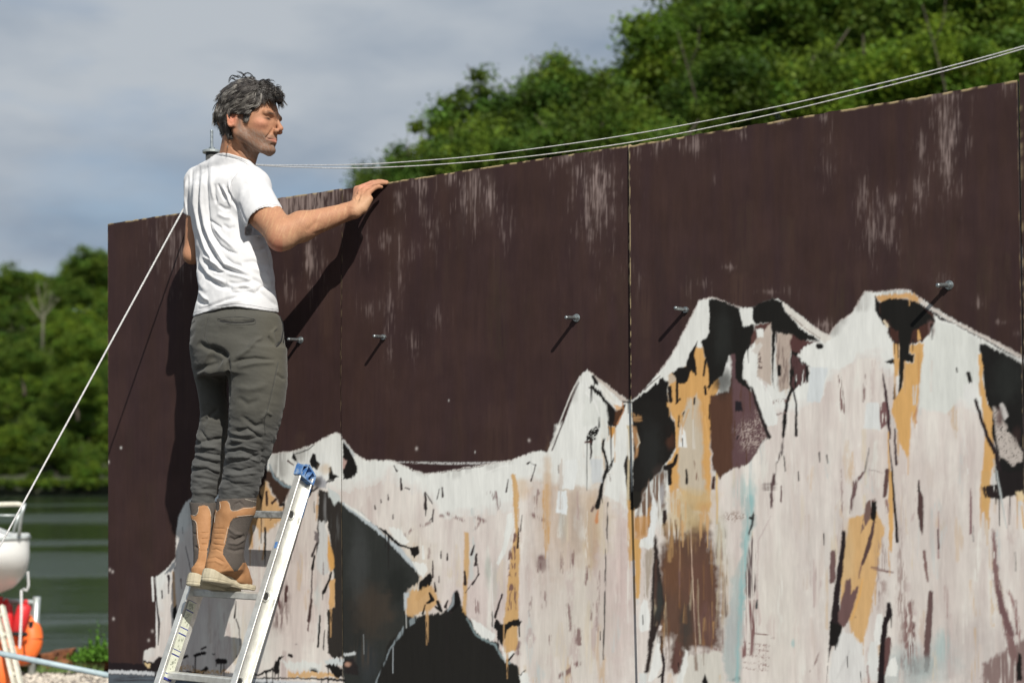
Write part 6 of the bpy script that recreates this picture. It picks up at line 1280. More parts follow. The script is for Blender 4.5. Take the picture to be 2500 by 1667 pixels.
sf = [(Z, [(150, 190), (130, 330), (118, 480), (128, 700), (150, 830)], 3.0, -.006), (Z, [(110, 250), (100, 400), (105, 560), (120, 660)], 2.4, -.004), (Z, [(90, 300), (80, 450), (95, 600)], 2, .003),
  (Z, [(215, 160), (190, 350), (200, 560), (240, 760), (290, 900), (360, 1010), (430, 1090), (560, 1140), (690, 1190)], 4.2, -.011), (Z, [(170, 300), (175, 520), (215, 740), (280, 930), (360, 1060), (430, 1130)], 4.5, .008),
  (Z, [(240, 200), (235, 380), (240, 520), (270, 700), (320, 850), (400, 980), (450, 1070), (560, 1110), (650, 1150)], 4.0, .008), (Z, [(290, 170), (275, 330), (285, 520), (310, 740), (360, 860)], 3.2, -.005),
  (Z, [(330, 180), (320, 330), (345, 480)], 5, .004), (Z, [(350, 330), (350, 430), (370, 520)], 3, -.004), (Z, [(250, 1030), (300, 1090), (370, 1130), (440, 1135)], 3.2, -.008), (Z, [(240, 990), (330, 1040), (420, 1090)], 3, .006),
  (Z, [(165, 900), (190, 1040), (270, 1170), (400, 1260), (520, 1280)], 6, -.010), (Z, [(190, 980), (250, 1110), (330, 1190), (450, 1230)], 5, .007), (Z, [(170, 1080), (210, 1220), (280, 1320)], 8, .006),
  (Z, [(380, 330), (420, 430), (450, 490)], 2.6, -.007), (Z, [(420, 340), (470, 440), (500, 540)], 3.2, .006), (Z, [(455, 360), (510, 470), (570, 580)], 3.4, -.007), (Z, [(480, 300), (490, 400), (530, 500)], 3, .004),
  (Z, [(330, 790), (400, 890), (470, 940), (560, 970)], 3, -.007), (Z, [(340, 720), (420, 820), (540, 930)], 4.5, .006), (Z, [(290, 650), (360, 700), (420, 740)], 3, -.004), (Z, [(380, 520), (440, 560), (500, 560)], 4, -.004), (Z, [(370, 600), (450, 640), (510, 640)], 5, .004), (Z, [(420, 700), (480, 740), (540, 720)], 4, -.003),
  (Z, [(440, 1000), (520, 1060), (600, 1080)], 4, -.005), (Z, [(460, 1150), (600, 1180), (680, 1210)], 4, .005), (Z, [(470, 1230), (560, 1240), (700, 1215)], 4, -.005), (Z, [(500, 1280), (620, 1260), (740, 1300)], 4, .005), (Z, [(500, 1330), (640, 1310), (760, 1340)], 3.5, -.005),
  (Z, [(180, 1390), (240, 1420), (290, 1410)], 4, -.008), (Z, [(200, 1300), (250, 1360), (290, 1400)], 4, .005), (Z, [(200, 1480), (320, 1440), (450, 1390), (560, 1360)], 4, -.006), (Z, [(300, 1480), (450, 1420), (600, 1390)], 5, .005), (Z, [(560, 1290), (700, 1280)], 3, -.004),
  (Z, [(600, 1050), (700, 1040), (860, 1080)], 5, -.004), (Z, [(700, 920), (780, 930), (830, 900)], 5, -.004), (Z, [(680, 1190), (780, 1240), (900, 1320)], 4.5, -.006), (Z, [(700, 1270), (820, 1360), (920, 1450)], 4.5, -.005), (Z, [(690, 1090), (800, 1150), (880, 1240)], 6, .005), (Z, [(860, 1250), (780, 1270), (720, 1330)], 4, -.003),
  (Z, [(570, 500), (600, 600), (640, 690)], 3, -.003), (Z, [(640, 330), (700, 260), (760, 240)], 8, .002), (Z, [(500, 480), (500, 330), (560, 220), (650, 160)], 1.6, -.0022), (Z, [(840, 870), (860, 980), (895, 1100), (900, 1280)], 3, .006), (Z, [(820, 880), (850, 1000), (880, 1130)], 3, -.004),
  (Z, [(365, 45), (480, 62), (580, 90), (680, 150)], 1.3, .0025), (Z, [(365, 70), (470, 85), (570, 110)], 1.2, -.0022), (Z, [(660, 690), (740, 600), (850, 545), (940, 560)], 1.2, .0018)]
P_s = folds(P_s, Ns, sf); Ns = vnormals(P_s, Q_s)
P_s = P_s + Ns*(noise3(P_s*np.array([1.3, 1.3, .8]), .05, 81, 3)*.008 + noise3(P_s, .018, 85, 2)*.002)[:, None]; P_s = relax(P_s, Q_s, 1, .4)
shirt = mesh_obj('shirt', P_s, Q_s, M_SHIRT, man, True)

# ------------------------------------------------------------------ trousers
pel = [sec(735, 490, 664, .225, .74), sec(762, 482, 672, .225, .74), sec(776, 466, 690, .225, .75), sec(805, 461, 695, .225, .78), sec(850, 460, 699, .228, .80), sec(890, 466, 700, .23, .78), sec(915, 474, 701, .23, .74)]
lgL = [sec(850, 462, 575, .21, .95), sec(893, 468, 562, .215, .95), sec(935, 478, 553, .22, .95), sec(1000, 491, 556, .225, 1.), sec(1050, 483, 557, .23, 1.), sec(1105, 475, 553, .235, 1.), sec(1170, 466, 541, .25, 1.), sec(1232, 468, 524, .265, 1.)]
lgR = [sec(850, 548, 699, .235, .95), sec(893, 553, 700, .24, .95), sec(935, 559, 702, .24, .95), sec(1000, 560, 693, .245, 1.), sec(1050, 557, 680, .25, 1.), sec(1105, 551, 661, .255, 1.), sec(1150, 545, 645, .26, 1.), sec(1190, 537, 633, .27, 1.), sec(1232, 533, 616, .28, 1.)]
def sdf_tr(P):
    d = smin(loft(P, lgL, BR, BF), loft(P, lgR, BR, BF), .006)
    return smin(d, loft(P, pel, BR, BF, .006), .02)
allp = [s[0] for s in pel+lgL+lgR]; lo = np.min(allp, 0)-.17; hi = np.max(allp, 0)+.17; lo[2] = min(p[2] for p in allp)-.01; hi[2] = max(p[2] for p in allp)+.02
P_t, Q_t = mesh_sdf(sdf_tr, lo, hi, .0030); P_t = relax(P_t, Q_t, 1, .5); Nt = vnormals(P_t, Q_t)
Z = 'Z2'; FR['A'] = (350, 1050, 2.5417)
tf = [(Z, [(490, 860), (420, 800), (330, 780), (260, 740)], 7, -.012), (Z, [(440, 900), (380, 870), (330, 850)], 14, -.014), (Z, [(340, 780), (430, 820), (490, 870)], 10, -.012), (Z, [(490, 860), (490, 1000), (490, 1200)], 5, -.010), (Z, [(550, 860), (640, 800), (700, 730), (760, 700)], 5, .006), (Z, [(520, 900), (600, 870), (700, 860), (860, 880)], 4, -.007), (Z, [(560, 930), (700, 900), (850, 890)], 5, .005),
  (Z, [(850, 770), (800, 690)], 3, -.006), (Z, [(850, 770), (830, 660), (870, 620)], 3, .004), (Z, [(850, 770), (900, 740)], 3, -.005), (Z, [(240, 1000), (320, 950), (440, 1040)], 7, .006), (Z, [(230, 960), (320, 930), (400, 900)], 6, -.008), (Z, [(340, 520), (310, 700), (350, 760)], 1.2, -.0016), (Z, [(880, 890), (850, 1020), (820, 1150), (770, 1350)], 1.2, -.002),
  (Z, [(560, 1160), (640, 1210), (740, 1180)], 7, -.004), (Z, [(540, 1080), (660, 1100), (800, 1060)], 8, .004), (Z, [(860, 980), (930, 1030)], 4, -.004), (Z, [(300, 1360), (360, 1290), (420, 1250)], 5, -.005), (Z, [(310, 1420), (340, 1330), (330, 1290)], 3, .004), (Z, [(740, 1330), (790, 1270), (830, 1300)], 4, .004), (Z, [(580, 1300), (700, 1380), (780, 1360)], 6, -.005), (Z, [(520, 1430), (640, 1400), (760, 1480)], 4, -.006),
  (Z, [(270, 1400), (340, 1500), (460, 1470)], 4, -.005), (Z, [(250, 1440), (300, 1530), (440, 1540)], 4, .005), (Z, [(500, 1470), (600, 1500), (740, 1540)], 5, .006), (Z, [(640, 620), (520, 590), (420, 620)], 8, .003), (Z, [(260, 560), (240, 700), (200, 800)], 8, .003), (Z, [(413, 572), (500, 588), (600, 590), (700, 575)], 2.0, -.005), (Z, [(413, 560), (500, 562), (600, 562), (700, 560)], 1.6, .003)]
A_ = 'A'
for (pts, w_, am) in (([(305, 95), (400, 60), (520, 45)], 4, -.006), ([(310, 130), (420, 150), (500, 160)], 3.4, -.007), ([(300, 175), (400, 190), (490, 215)], 3.2, -.006), ([(300, 150), (400, 165), (500, 190)], 3.2, .005), ([(300, 215), (390, 220), (480, 260)], 3.4, .005), ([(300, 245), (400, 240), (470, 270)], 3, -.005), ([(330, 110), (430, 110), (500, 130)], 4, .006), ([(300, 290), (400, 300), (470, 330)], 4, -.003), ([(310, 360), (400, 350)], 4, .003),
   ([(530, 40), (640, 60), (740, 40)], 4, -.006), ([(520, 90), (620, 75), (740, 95)], 4, -.007), ([(515, 110), (620, 100), (730, 130)], 3.4, .006), ([(510, 140), (600, 120), (720, 170)], 3.4, -.007), ([(505, 170), (620, 160), (735, 200)], 3.4, .006), ([(500, 205), (620, 190), (730, 150)], 3, -.006), ([(495, 235), (600, 250), (720, 225)], 3.4, -.005), ([(490, 270), (600, 275), (720, 260)], 4, .005), ([(480, 300), (580, 330), (700, 330)], 3.4, -.004), ([(480, 370), (600, 360), (680, 390)], 4, -.003), ([(530, 10), (600, 30), (700, 20)], 4, .006), ([(745, 120), (740, 220)], 3, -.006), ([(800, 90), (770, 180)], 5, .004)):
    tf.append((A_, pts, w_, am))
P_t = folds(P_t, Nt, tf); Nt = vnormals(P_t, Q_t)
lw = np.clip((proj_arr(P_t)[1]-980)/120, 0, 1)
P_t = P_t + Nt*(noise3(P_t*np.array([.7, .7, 1.9]), .035, 91, 3)*(.006+.018*lw) + noise3(P_t, .015, 95, 2)*.002)[:, None]; P_t = relax(P_t, Q_t, 1, .4); Nt = vnormals(P_t, Q_t)
q = NM('grey_twill'); a = q.n('ShaderNodeAttribute', attribute_name='col'); f = q.noise(500, 3, .6); q.set(Base_Color=q.mix(1., a.outputs['Color'], q.ramp(f, [(.3, .88), (.7, 1.12)]), 'MULTIPLY'), Roughness=.88); q.b.inputs['Specular IOR Level'].default_value = .25; q.b.inputs['Sheen Weight'].default_value = .1; q.bump(f, .2, .0007); M_TWILL = q.m
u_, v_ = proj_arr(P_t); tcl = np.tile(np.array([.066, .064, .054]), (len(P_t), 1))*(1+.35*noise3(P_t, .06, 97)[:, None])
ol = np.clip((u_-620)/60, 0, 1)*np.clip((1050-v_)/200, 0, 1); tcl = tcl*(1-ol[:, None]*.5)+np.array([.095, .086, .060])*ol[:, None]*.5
for k_ in range(0):
    c_ = np.random.default_rng(k_).uniform(0, 1, 2); m_ = np.hypot(u_-(470+c_[0]*220), v_-(790+c_[1]*400)) < 2.2+k_ % 3; tcl[m_] = (.30, .28, .25)
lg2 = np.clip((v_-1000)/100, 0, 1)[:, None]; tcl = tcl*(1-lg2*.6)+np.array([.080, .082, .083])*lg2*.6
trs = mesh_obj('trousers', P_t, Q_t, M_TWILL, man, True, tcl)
# stitched details and black tubes drawn as pocket shade, laid on the surface
from mathutils.bvhtree import BVHTree
def bvh_of(P, Q): return BVHTree.FromPolygons([tuple(p) for p in P], [tuple(int(i) for i in f) for f in Q])
def stick(bvh, fr, pts, off=.0008, n=None):
    p = cv(fr, pts); L = np.cumsum([0]+[float(np.linalg.norm(b-a)) for a, b in zip(p, p[1:])]); n = n or max(int(L[-1]/3), 2); out_ = []
    for t in np.linspace(0, L[-1], n):
        uu, vv = np.interp(t, L, p[:, 0]), np.interp(t, L, p[:, 1]); d = ray(uu, vv); h_ = bvh.ray_cast(Vector(CAM), Vector(d).normalized())
        if h_[0] is not None: out_.append(np.array(h_[0]) + np.array(h_[1])*off*(1 if np.dot(np.array(h_[1]), d) < 0 else -1))
    return out_
bt = bvh_of(P_t, Q_t); M_SEAM = simple('seam_thread', (.05, .05, .045), .9); M_BLACK = simple('dark_gap', (.012, .012, .012), .9)
def seam(fr, pts, r, mat, name, parent, bv, off=.0006):
    p = stick(bv, fr, pts, off)
    if len(p) > 2:
        for i in range(2):
            p = [p[0]]+[(p[j-1]+2*p[j]+p[j+1])/4 for j in range(1, len(p)-1)]+[p[-1]]
        mb = MB(); mb.tube(p, r, 5); return mb.build(name, mat, parent, True)
seam('Z2', [(412, 560), (480, 548), (600, 545), (702, 562), (702, 598), (600, 604), (480, 598), (412, 575), (412, 560)], .0012, M_SEAM, 'pocket_stitching', trs, bt)
seam('Z2', [(430, 574), (480, 584), (560, 590), (640, 588), (692, 574)], .0028, M_BLACK, 'pocket_slit_shade', trs, bt)
seam('Z2', [(345, 530), (322, 620), (312, 700), (340, 760)], .0011, M_SEAM, 'seam', trs, bt); seam('Z2', [(875, 890), (850, 1020), (815, 1170), (770, 1330), (775, 1440)], .0012, M_SEAM, 'seam', trs, bt)
seam('Z2', [(880, 530), (905, 580), (912, 650), (900, 720), (865, 775)], .0034, M_BLACK, 'side_pocket_shade', trs, bt); seam('Z2', [(910, 560), (925, 600), (922, 690), (915, 740)], .0024, M_TWILL, 'side_pocket_edge', trs, bt); seam('Z2', [(240, 575), (205, 600), (195, 615)], .001, M_BLACK, 'side_pocket_shade', trs, bt)
seam('Z2', [(540, 480), (550, 520), (545, 540)], .0006, M_SEAM, 'seam', trs, bt)

# ------------------------------------------------------------------ boots
M_LEATH = NM('tan_leather'); f = M_LEATH.noise(22, 5); f3 = M_LEATH.noise(200, 3)
M_LEATH.set(Base_Color=M_LEATH.ramp(f, [(.3, (.30, .145, .06)), (.7, (.41, .215, .10))]), Roughness=.7); M_LEATH.b.inputs['Specular IOR Level'].default_value = .3; M_LEATH.bump(f3, .3, .0008); M_LEATH = M_LEATH.m
M_FAB = simple('boot_fabric', (.075, .062, .052), .9, nscale=300, namp=.3); M_SOLE = simple('boot_sole', (.43, .38, .27), .8, nscale=30, namp=.2); M_STITCH = simple('light_thread', (.55, .50, .42), .8)
PR = [(500, 232), (555, 218), (610, 226), (632, 262), (640, 330), (665, 350), (720, 345), (800, 310), (985, 292), (975, 330), (960, 405), (720, 428), (675, 445), (640, 490), (620, 560), (600, 650), (572, 780), (545, 850), (548, 900), (600, 990), (660, 1075), (690, 1115), (730, 1110), (795, 1015), (850, 1000), (1000, 1250), (1000, 1600), (200, 1600), (200, 1200), (310, 1000), (350, 900), (372, 840), (400, 740), (405, 600), (440, 400), (430, 330), (455, 335), (480, 358), (500, 330)]
PL = [(235, 292), (290, 276), (345, 284), (378, 330), (392, 410), (388, 560), (372, 700), (345, 840), (330, 1000), (330, 1140), (400, 1600), (60, 1600), (80, 1150), (190, 1030), (228, 960), (238, 840), (215, 700), (205, 520), (190, 478), (140, 455), (130, 395), (160, 410), (200, 420), (222, 380)]
def in_poly(x, y, poly_):
    ins = np.zeros(len(x), bool); n = len(poly_)
    for i in range(n):
        a, b = poly_[i], poly_[(i+1) % n]
        if a[1] != b[1]:
            ins ^= ((a[1] > y) != (b[1] > y)) & (x < (b[0]-a[0])*(y-a[1])/(b[1]-a[1])+a[0])
    return ins
def boot(label, secs, heel, toe, up_tilt, pol, side):
    sh_ = secs; A0 = toe-heel; Ln = np.linalg.norm(A0); A0 = A0/Ln; Wd = np.cross(A0, ZV); Wd /= np.linalg.norm(Wd); Up = np.cross(Wd, A0)
    at_ = lambda a, w_, z_: heel + A0*a*Ln + Wd*w_ + Up*z_
    def fn_(P):
        d = loft(P, sh_, BR, BF, .006)
        ft = cone(P, at_(.05, 0, .046), at_(.32, 0, .074), .036, .050); ft = smin(ft, cone(P, at_(.32, 0, .070), at_(.66, 0, .042), .050, .042), .02)
        ft = smin(ft, cone(P, at_(.60, 0.004*side, .032), at_(.95, 0.002*side, .022), .037, .027), .015); ft = smin(ft, cone(P, at_(.62, .014, .024), at_(.85, .012, .02), .028, .022), .012); ft = smin(ft, cone(P, at_(.62, -.014, .024), at_(.85, -.012, .02), .028, .022), .012)
        ft = smin(ft, cone(P, at_(.32, 0, .105), at_(.74, 0, .036), .038, .030), .03)
        ft = smax(ft, -((P-at_(0, 0, .008))@Up.astype(np.float32)), .004)
        d = smin(d, ft, .018)
        tc_ = loft(P, [(s_[0]+(ZV*.012 if i == 0 else 0), s_[1]-.004, s_[2]-.004) for i, s_ in enumerate(sorted(sh_, key=lambda s: -s[0][2])[:2])], BR, BF, .001)
        return smax(d, -tc_, .002)
    ps = [s[0] for s in secs]+[heel, toe]; lo = np.min(ps, 0)-.09; hi = np.max(ps, 0)+.09; hi[2] = max(p[2] for p in ps)+.012
    Pb, Qb = mesh_sdf(fn_, lo, hi, .0024); Pb = relax(Pb, Qb, 1, .5); Nn = vnormals(Pb, Qb)
    B = 'BT'
    fl = [(B, [(430, 570), (580, 575)], 1.6, -.0016), (B, [(430, 640), (570, 640)], 1.6, -.0016), (B, [(420, 705), (560, 710)], 2, -.002), (B, [(410, 770), (560, 790)], 2, -.0025), (B, [(400, 850), (460, 835), (540, 870)], 2, -.002), (B, [(350, 960), (450, 940), (580, 1010)], 2.2, -.002), (B, [(340, 1000), (450, 985), (560, 1040)], 2.2, .002),
       (B, [(560, 1100), (620, 1040)], 1.5, -.001), (B, [(620, 680), (700, 720), (830, 660)], 3.5, -.005), (B, [(600, 760), (720, 770), (830, 700)], 3.5, .004), (B, [(590, 830), (700, 860), (830, 830)], 4, -.004), (B, [(600, 560), (700, 640), (800, 650)], 4, .003), (B, [(650, 340), (700, 260), (760, 235), (820, 290)], 2, -.003), (B, [(250, 630), (370, 625)], 1.5, -.0016), (B, [(260, 705), (360, 700)], 1.5, -.002), (B, [(260, 775), (350, 770)], 1.8, -.003), (B, [(240, 860), (330, 850)], 2, -.002), (B, [(140, 1060), (300, 1020)], 2.5, -.002),
       (B, [(160, 640), (210, 640)], 2.5, -.003), (B, [(180, 800), (230, 830)], 3, -.004)]
    Pb = folds(Pb, Nn, fl); Nn = vnormals(Pb, Qb)
    x0, y0, s = FR['BT']; u, v = proj_arr(Pb); x, y = (u-x0)*s, (v-y0)*s
    cx = x[Qb].mean(1); cy = y[Qb].mean(1); lea = in_poly(cx, cy, pol)
    vl = np.zeros(len(Pb)); np.add.at(vl, Qb[lea].ravel(), 1); Pb = Pb + Nn*(np.clip(vl, 0, 4)/4*.0016)[:, None]
    Pb = Pb + Nn*(noise3(Pb, .02, 99, 3)*.0025)[:, None]
    root = empty('boot'); root.parent = man; tag(root, label)
    for msk, nm, mt in ((lea, 'leather_upper', M_LEATH), (~lea, 'fabric_shaft', M_FAB)):
        ids, inv = np.unique(Qb[msk].ravel(), return_inverse=True)
        mesh_obj(nm, Pb[ids], inv.reshape(-1, 4), mt, root, True)
    # sole
    prof = [(-.03, .020), (-.015, .029), (.03, .034), (.10, .033), (.16, .031), (.22, .037), (.28, .0435), (.33, .044), (.40, .037)]
    tot = Ln+.062; S_ = [(-.045, .0), (-.043, .014), (-.034, .026), (-.015, .033), (.03, .036), (.09, .034), (.13, .035), (.17, .043), (.20, .0455), (.225, .042), (.245, .033), (.258, .018), (.262, 0)]
    k = (Ln+.075)/(.262+.045); loop = [(-.045*0-.040+(a+.045)*k, w_) for a, w_ in S_]; loop = loop + [(a, -w_) for a, w_ in loop[::-1][1:-1]]
    lays = ((.010, .97), (.005, 1.0), (-.003, 1.03), (-.006, 1.0), (-.011, 1.03), (-.016, .95)); vs_ = []; n = len(loop)
    for z_, s_ in lays:
        for (a, w_) in loop:
            tt_ = np.clip((a+.04)/(Ln+.075), 0, 1); lift = .012*max(0, (tt_-.8)/.2)**2; th_ = 1.15-.55*tt_; rise = .016*max(0, 1-tt_*5)*(z_ > 0)
            zz = z_*th_+lift+rise+.004 - (.010*math.exp(-((tt_-.38)/.1)**2)*-.8 if z_ < -.01 else 0)
            vs_.append(heel + A0*(a if a > 0 else a*s_) + Wd*w_*s_ + Up*zz)
    fs_ = [(l*n+i, l*n+(i+1) % n, (l+1)*n+(i+1) % n, (l+1)*n+i) for l in range(len(lays)-1) for i in range(n)] + [tuple(range(n))[::-1], tuple(range((len(lays)-1)*n, len(lays)*n))]
    so_ = mesh_obj('sole', vs_, fs_, M_SOLE, root, False); bevel(so_, .0015, 2)
    return root, Pb, Qb
bR = [sec(1214, 530, 627, .275, .95), sec(1250, 526, 623, .285, .95), sec(1276, 523, 613, .29, .95), sec(1310, 518, 602, .30, 1.), sec(1345, 512, 595, .31, 1.), sec(1372, 508, 593, .315, 1.05), sec(1392, 508, 590, .315, 1.05)]
rootR, PbR, QbR = boot('nearer boot, heel raised, pulled over the right trouser leg', bR, wall(520, 1413, .370), wall(597, 1437, .195), 0, PR, 1)
sh = WU*-.062
bL = [sec(1224, 462, 535, .255, .95), sec(1260, 467, 530, .27, .95), sec(1290, 470, 530, .28, .95), sec(1320, 471, 530, .29, 1.), sec(1352, 473, 532, .30, 1.), sec(1380, 474, 530, .305, 1.05), sec(1396, 474, 528, .305, 1.05)]
rootL, PbL, QbL = boot('farther boot, mostly behind the other one', bL, wall(484, 1423, .365), wall(561, 1443, .20), 0, PL, -1)
bb = bvh_of(PbR, QbR); bbl = bvh_of(PbL, QbL)
for i in range(24):
    x = 500+i*9.5; seam('BT', [(x, 165+i*1.2), (x+3, 182+i*1.2)], .0009, M_STITCH, 'stitch', rootR, bb, .001) if i < 0 else None
def stitches(bv, a, b, n, parent, h=14):
    mb = MB(); ok = 0
    for i in range(n):
        t = i/(n-1); x = a[0]+(b[0]-a[0])*t; y = a[1]+(b[1]-a[1])*t
        p = stick(bv, 'BT', [(x-2, y-h/2), (x+3, y+h/2)], .0012, 2)
        if len(p) == 2 and np.linalg.norm(p[0]-p[1]) < .01: mb.tube(p, .0006, 4); ok += 1
    if ok: mb.build('stitching', M_STITCH, parent)['kind'] = 'stuff'
stitches(bb, (500, 168), (725, 184), 22, rootR); stitches(bb, (835, 200), (985, 240), 14, rootR, 12); stitches(bbl, (195, 240), (415, 240), 20, rootL)
for pts in ([(505, 235), (520, 320), (480, 350)], [(610, 232), (632, 262), (640, 335), (668, 352), (720, 348), (800, 318), (975, 300)], [(720, 418), (950, 398)], [(610, 560), (585, 660), (558, 770)], [(470, 345), (445, 400), (440, 500)], [(545, 895), (610, 1000), (680, 1105), (790, 1030)]):
    seam('BT', pts, .0006, M_STITCH if pts[0][0] != 545 else M_SEAM, 'stitching', rootR, bb, .0006)
for pts in ([(235, 300), (230, 370), (200, 410), (150, 400)], [(350, 290), (385, 350), (390, 420)], [(150, 455), (200, 475), (215, 540), (225, 700), (250, 830)]): seam('BT', pts, .0006, M_STITCH, 'stitching', rootL, bbl, .0006)
bs_ = bvh_of(P_s, Q_s); M_HEM = simple('hem_stitch', (.40, .40, .41), .9)
for pts, r_ in (([(145, 1510), (260, 1478), (380, 1440), (540, 1420), (700, 1440), (840, 1468), (940, 1480)], .0008), ([(655, 655), (700, 590), (760, 545), (850, 515), (930, 528)], .0008), ([(370, 62), (480, 80), (570, 105), (660, 160)], .0009), ([(505, 490), (492, 400), (505, 310), (560, 230), (640, 170)], .0008)):
    seam('Z5', pts, r_, M_HEM, 'hem_stitching', shirt, bs_, .0004)
# small black tab with pale marks at the boot top
tg = stick(bb, 'BT', [(830, 440), (950, 432)], .002, 2)
if len(tg) == 2:
    ax = tg[1]-tg[0]; L = np.linalg.norm(ax); ax /= L; nn = np.cross(ax, ZV); nn = nn if nn@(CAM-tg[0]) > 0 else -nn; nn /= np.linalg.norm(nn); c = (tg[0]+tg[1])/2
    mb = MB(); mb.box(c-ZV*.003, ax*.013, nn*.0015, ZV*.0065); mb.build('tab', M_BLACK, rootR)
    mb = MB()
    for i in range(8): mb.box(c-ZV*.001+ax*(-.0095+i*.0027)+nn*.0018, ax*.0009, nn*.0002, ZV*(.0016 if i % 3 else .0022))
    mb.box(c-ZV*.0065+nn*.0018, ax*.008, nn*.0002, ZV*.0005); mb.build('tab_marks', M_STITCH, rootR)['kind'] = 'stuff'

# ------------------------------------------------------------------ hair
hr = np.random.default_rng(2024)
def scalp(th, ph):    # direction in head frame -> point on skull, hair frame units
    d = np.array([math.cos(ph)*math.cos(th), math.sin(th)*math.cos(ph), math.sin(ph)]); return d
def skull_pt(d, off=0):
    o = np.array([2., 0, 24.]); r_ = np.array([77., 57., 69.])+off; return o + d*r_
def in_hair(p):
    f_, r_, z_ = p; r_ = abs(r_)
    if f_ > 62: return z_ > 60
    if f_ > 30: return z_ > 60 - (62-f_)*.95 + (0 if r_ < 30 else (r_-30)*.0)
    if f_ > 12: return z_ > 12
    if f_ > -16: return z_ > 30
    return z_ > -38 - (-14-f_)*.2
hv = []; hf = []; hc = []; hn = 0
def strand(pts, w0, col):
    global hn
    pts = np.asarray(pts); n = len(pts); rr = w0*(1-.85*(np.arange(n)/(n-1))**2)
    t = np.gradient(pts, axis=0); t /= np.linalg.norm(t, axis=1)[:, None]+1e-9
    a = np.cross(t, np.array([.3, .2, .9])); a /= np.linalg.norm(a, axis=1)[:, None]+1e-9; b = np.cross(t, a)
    V_ = pts[:, None] + rr[:, None, None]*(a[:, None]*CK[None, :, None]+b[:, None]*SK[None, :, None])
    hv.append(V_.reshape(-1, 3)); hc.append(np.tile(col, (n*3, 1)))
    i = np.arange(n-1)[:, None]*3; k = np.arange(3)[None]; k2 = (k+1) % 3
    hf.append(hn+np.stack([i+k, i+k2, i+3+k2, i+3+k], -1).reshape(-1, 4)); hn += n*3
CK = np.cos(2*np.pi*np.arange(3)/3); SK = np.sin(2*np.pi*np.arange(3)/3)
zH = float((H0-CAM)@FW)
OUTL = [(1195, 545), (1250, 525), (1272, 470), (1235, 400), (1195, 325), (1110, 295), (1065, 240), (1000, 215), (900, 215), (840, 195), (780, 195), (700, 190), (600, 205), (510, 255), (430, 320), (345, 400), (308, 480), (300, 560), (258, 680), (262, 780), (325, 870), (362, 970), (402, 1075), (440, 1125), (520, 1140)]
INNR = [(545, 1105), (532, 990), (504, 900), (492, 760), (530, 705), (600, 690), (665, 735), (700, 795), (740, 770), (795, 715), (870, 650), (925, 560), (935, 470), (990, 440), (1080, 462), (1150, 505)]
HPO = cv('HD', OUTL).astype(float); HPA = np.concatenate([HPO, cv('HD', INNR).astype(float)])
def d_out(u, v):
    best = np.full(np.shape(u), 1e9)
    for i in range(len(HPO)-1):
        a_ = HPO[i]; e_ = HPO[i+1]-a_; L_ = e_@e_; t = np.clip(((u-a_[0])*e_[0]+(v-a_[1])*e_[1])/L_, 0, 1); best = np.minimum(best, np.hypot(u-a_[0]-t*e_[0], v-a_[1]-t*e_[1]))
    return best
def d_all(u, v):
    best = np.full(np.shape(u), 1e9); n = len(HPA)
    for i in range(n):
        a_ = HPA[i]; e_ = HPA[(i+1) % n]-a_; L_ = e_@e_; t = np.clip(((u-a_[0])*e_[0]+(v-a_[1])*e_[1])/L_, 0, 1); best = np.minimum(best, np.hypot(u-a_[0]-t*e_[0], v-a_[1]-t*e_[1]))
    ins = in_poly(np.ravel(u), np.ravel(v), [tuple(p) for p in HPA]).reshape(np.shape(u)); return np.where(ins, -best, best)
def thick(D): return 66*np.sqrt(np.maximum(0, 1-(1-np.clip(D/50, 0, 1))**2.6))
def tmax(u, v): return np.minimum(np.interp(u, [520, 600, 632, 650, 668, 682, 694], [66, 66, 60, 50, 40, 32, 20]), np.where((v > 300) & (u > 545), np.interp(u, [545, 560], [60, 45]), np.where((v > 280) & (u > 585), 56.5, 70)))
def e_mid(u): return -.20*(u-597)
GU = [(1150, 400, .8, .6), (1200, 480, .3, .9), (1050, 340, .9, .35), (960, 300, .7, -.1), (900, 420, -.1, .95), (920, 520, -.2, .95), (860, 330, -.6, .3), (800, 250, -.5, -.3), (700, 230, -.9, -.02), (600, 230, -.95, .25), (700, 380, -.9, .4), (550, 350, -.85, .5), (430, 380, -.7, .7), (800, 520, -.85, .45), (650, 540, -.9, .4), (480, 520, -.7, .7), (350, 560, -.4, .9), (290, 700, -.1, 1), (330, 820, .05, 1), (700, 640, -.95, .1), (560, 640, -.8, .45), (450, 680, -.5, .85), (430, 820, .1, 1), (470, 980, .2, 1), (400, 950, .1, 1), (500, 1080, .3, .95), (850, 600, -.8, .5), (740, 740, -.3, .9)]
GP = cv('HD', [g[:2] for g in GU]); GD = np.array([g[2:] for g in GU])
def flow(u, v):
    w_ = 1/((GP[None, :, 0]-u[:, None])**2+(GP[None, :, 1]-v[:, None])**2+12.)**1.6; d = (GD[None]*w_[..., None]).sum(1); return d/(np.linalg.norm(d, axis=1)[:, None]+1e-9)
HPL = [tuple(p) for p in HPA]
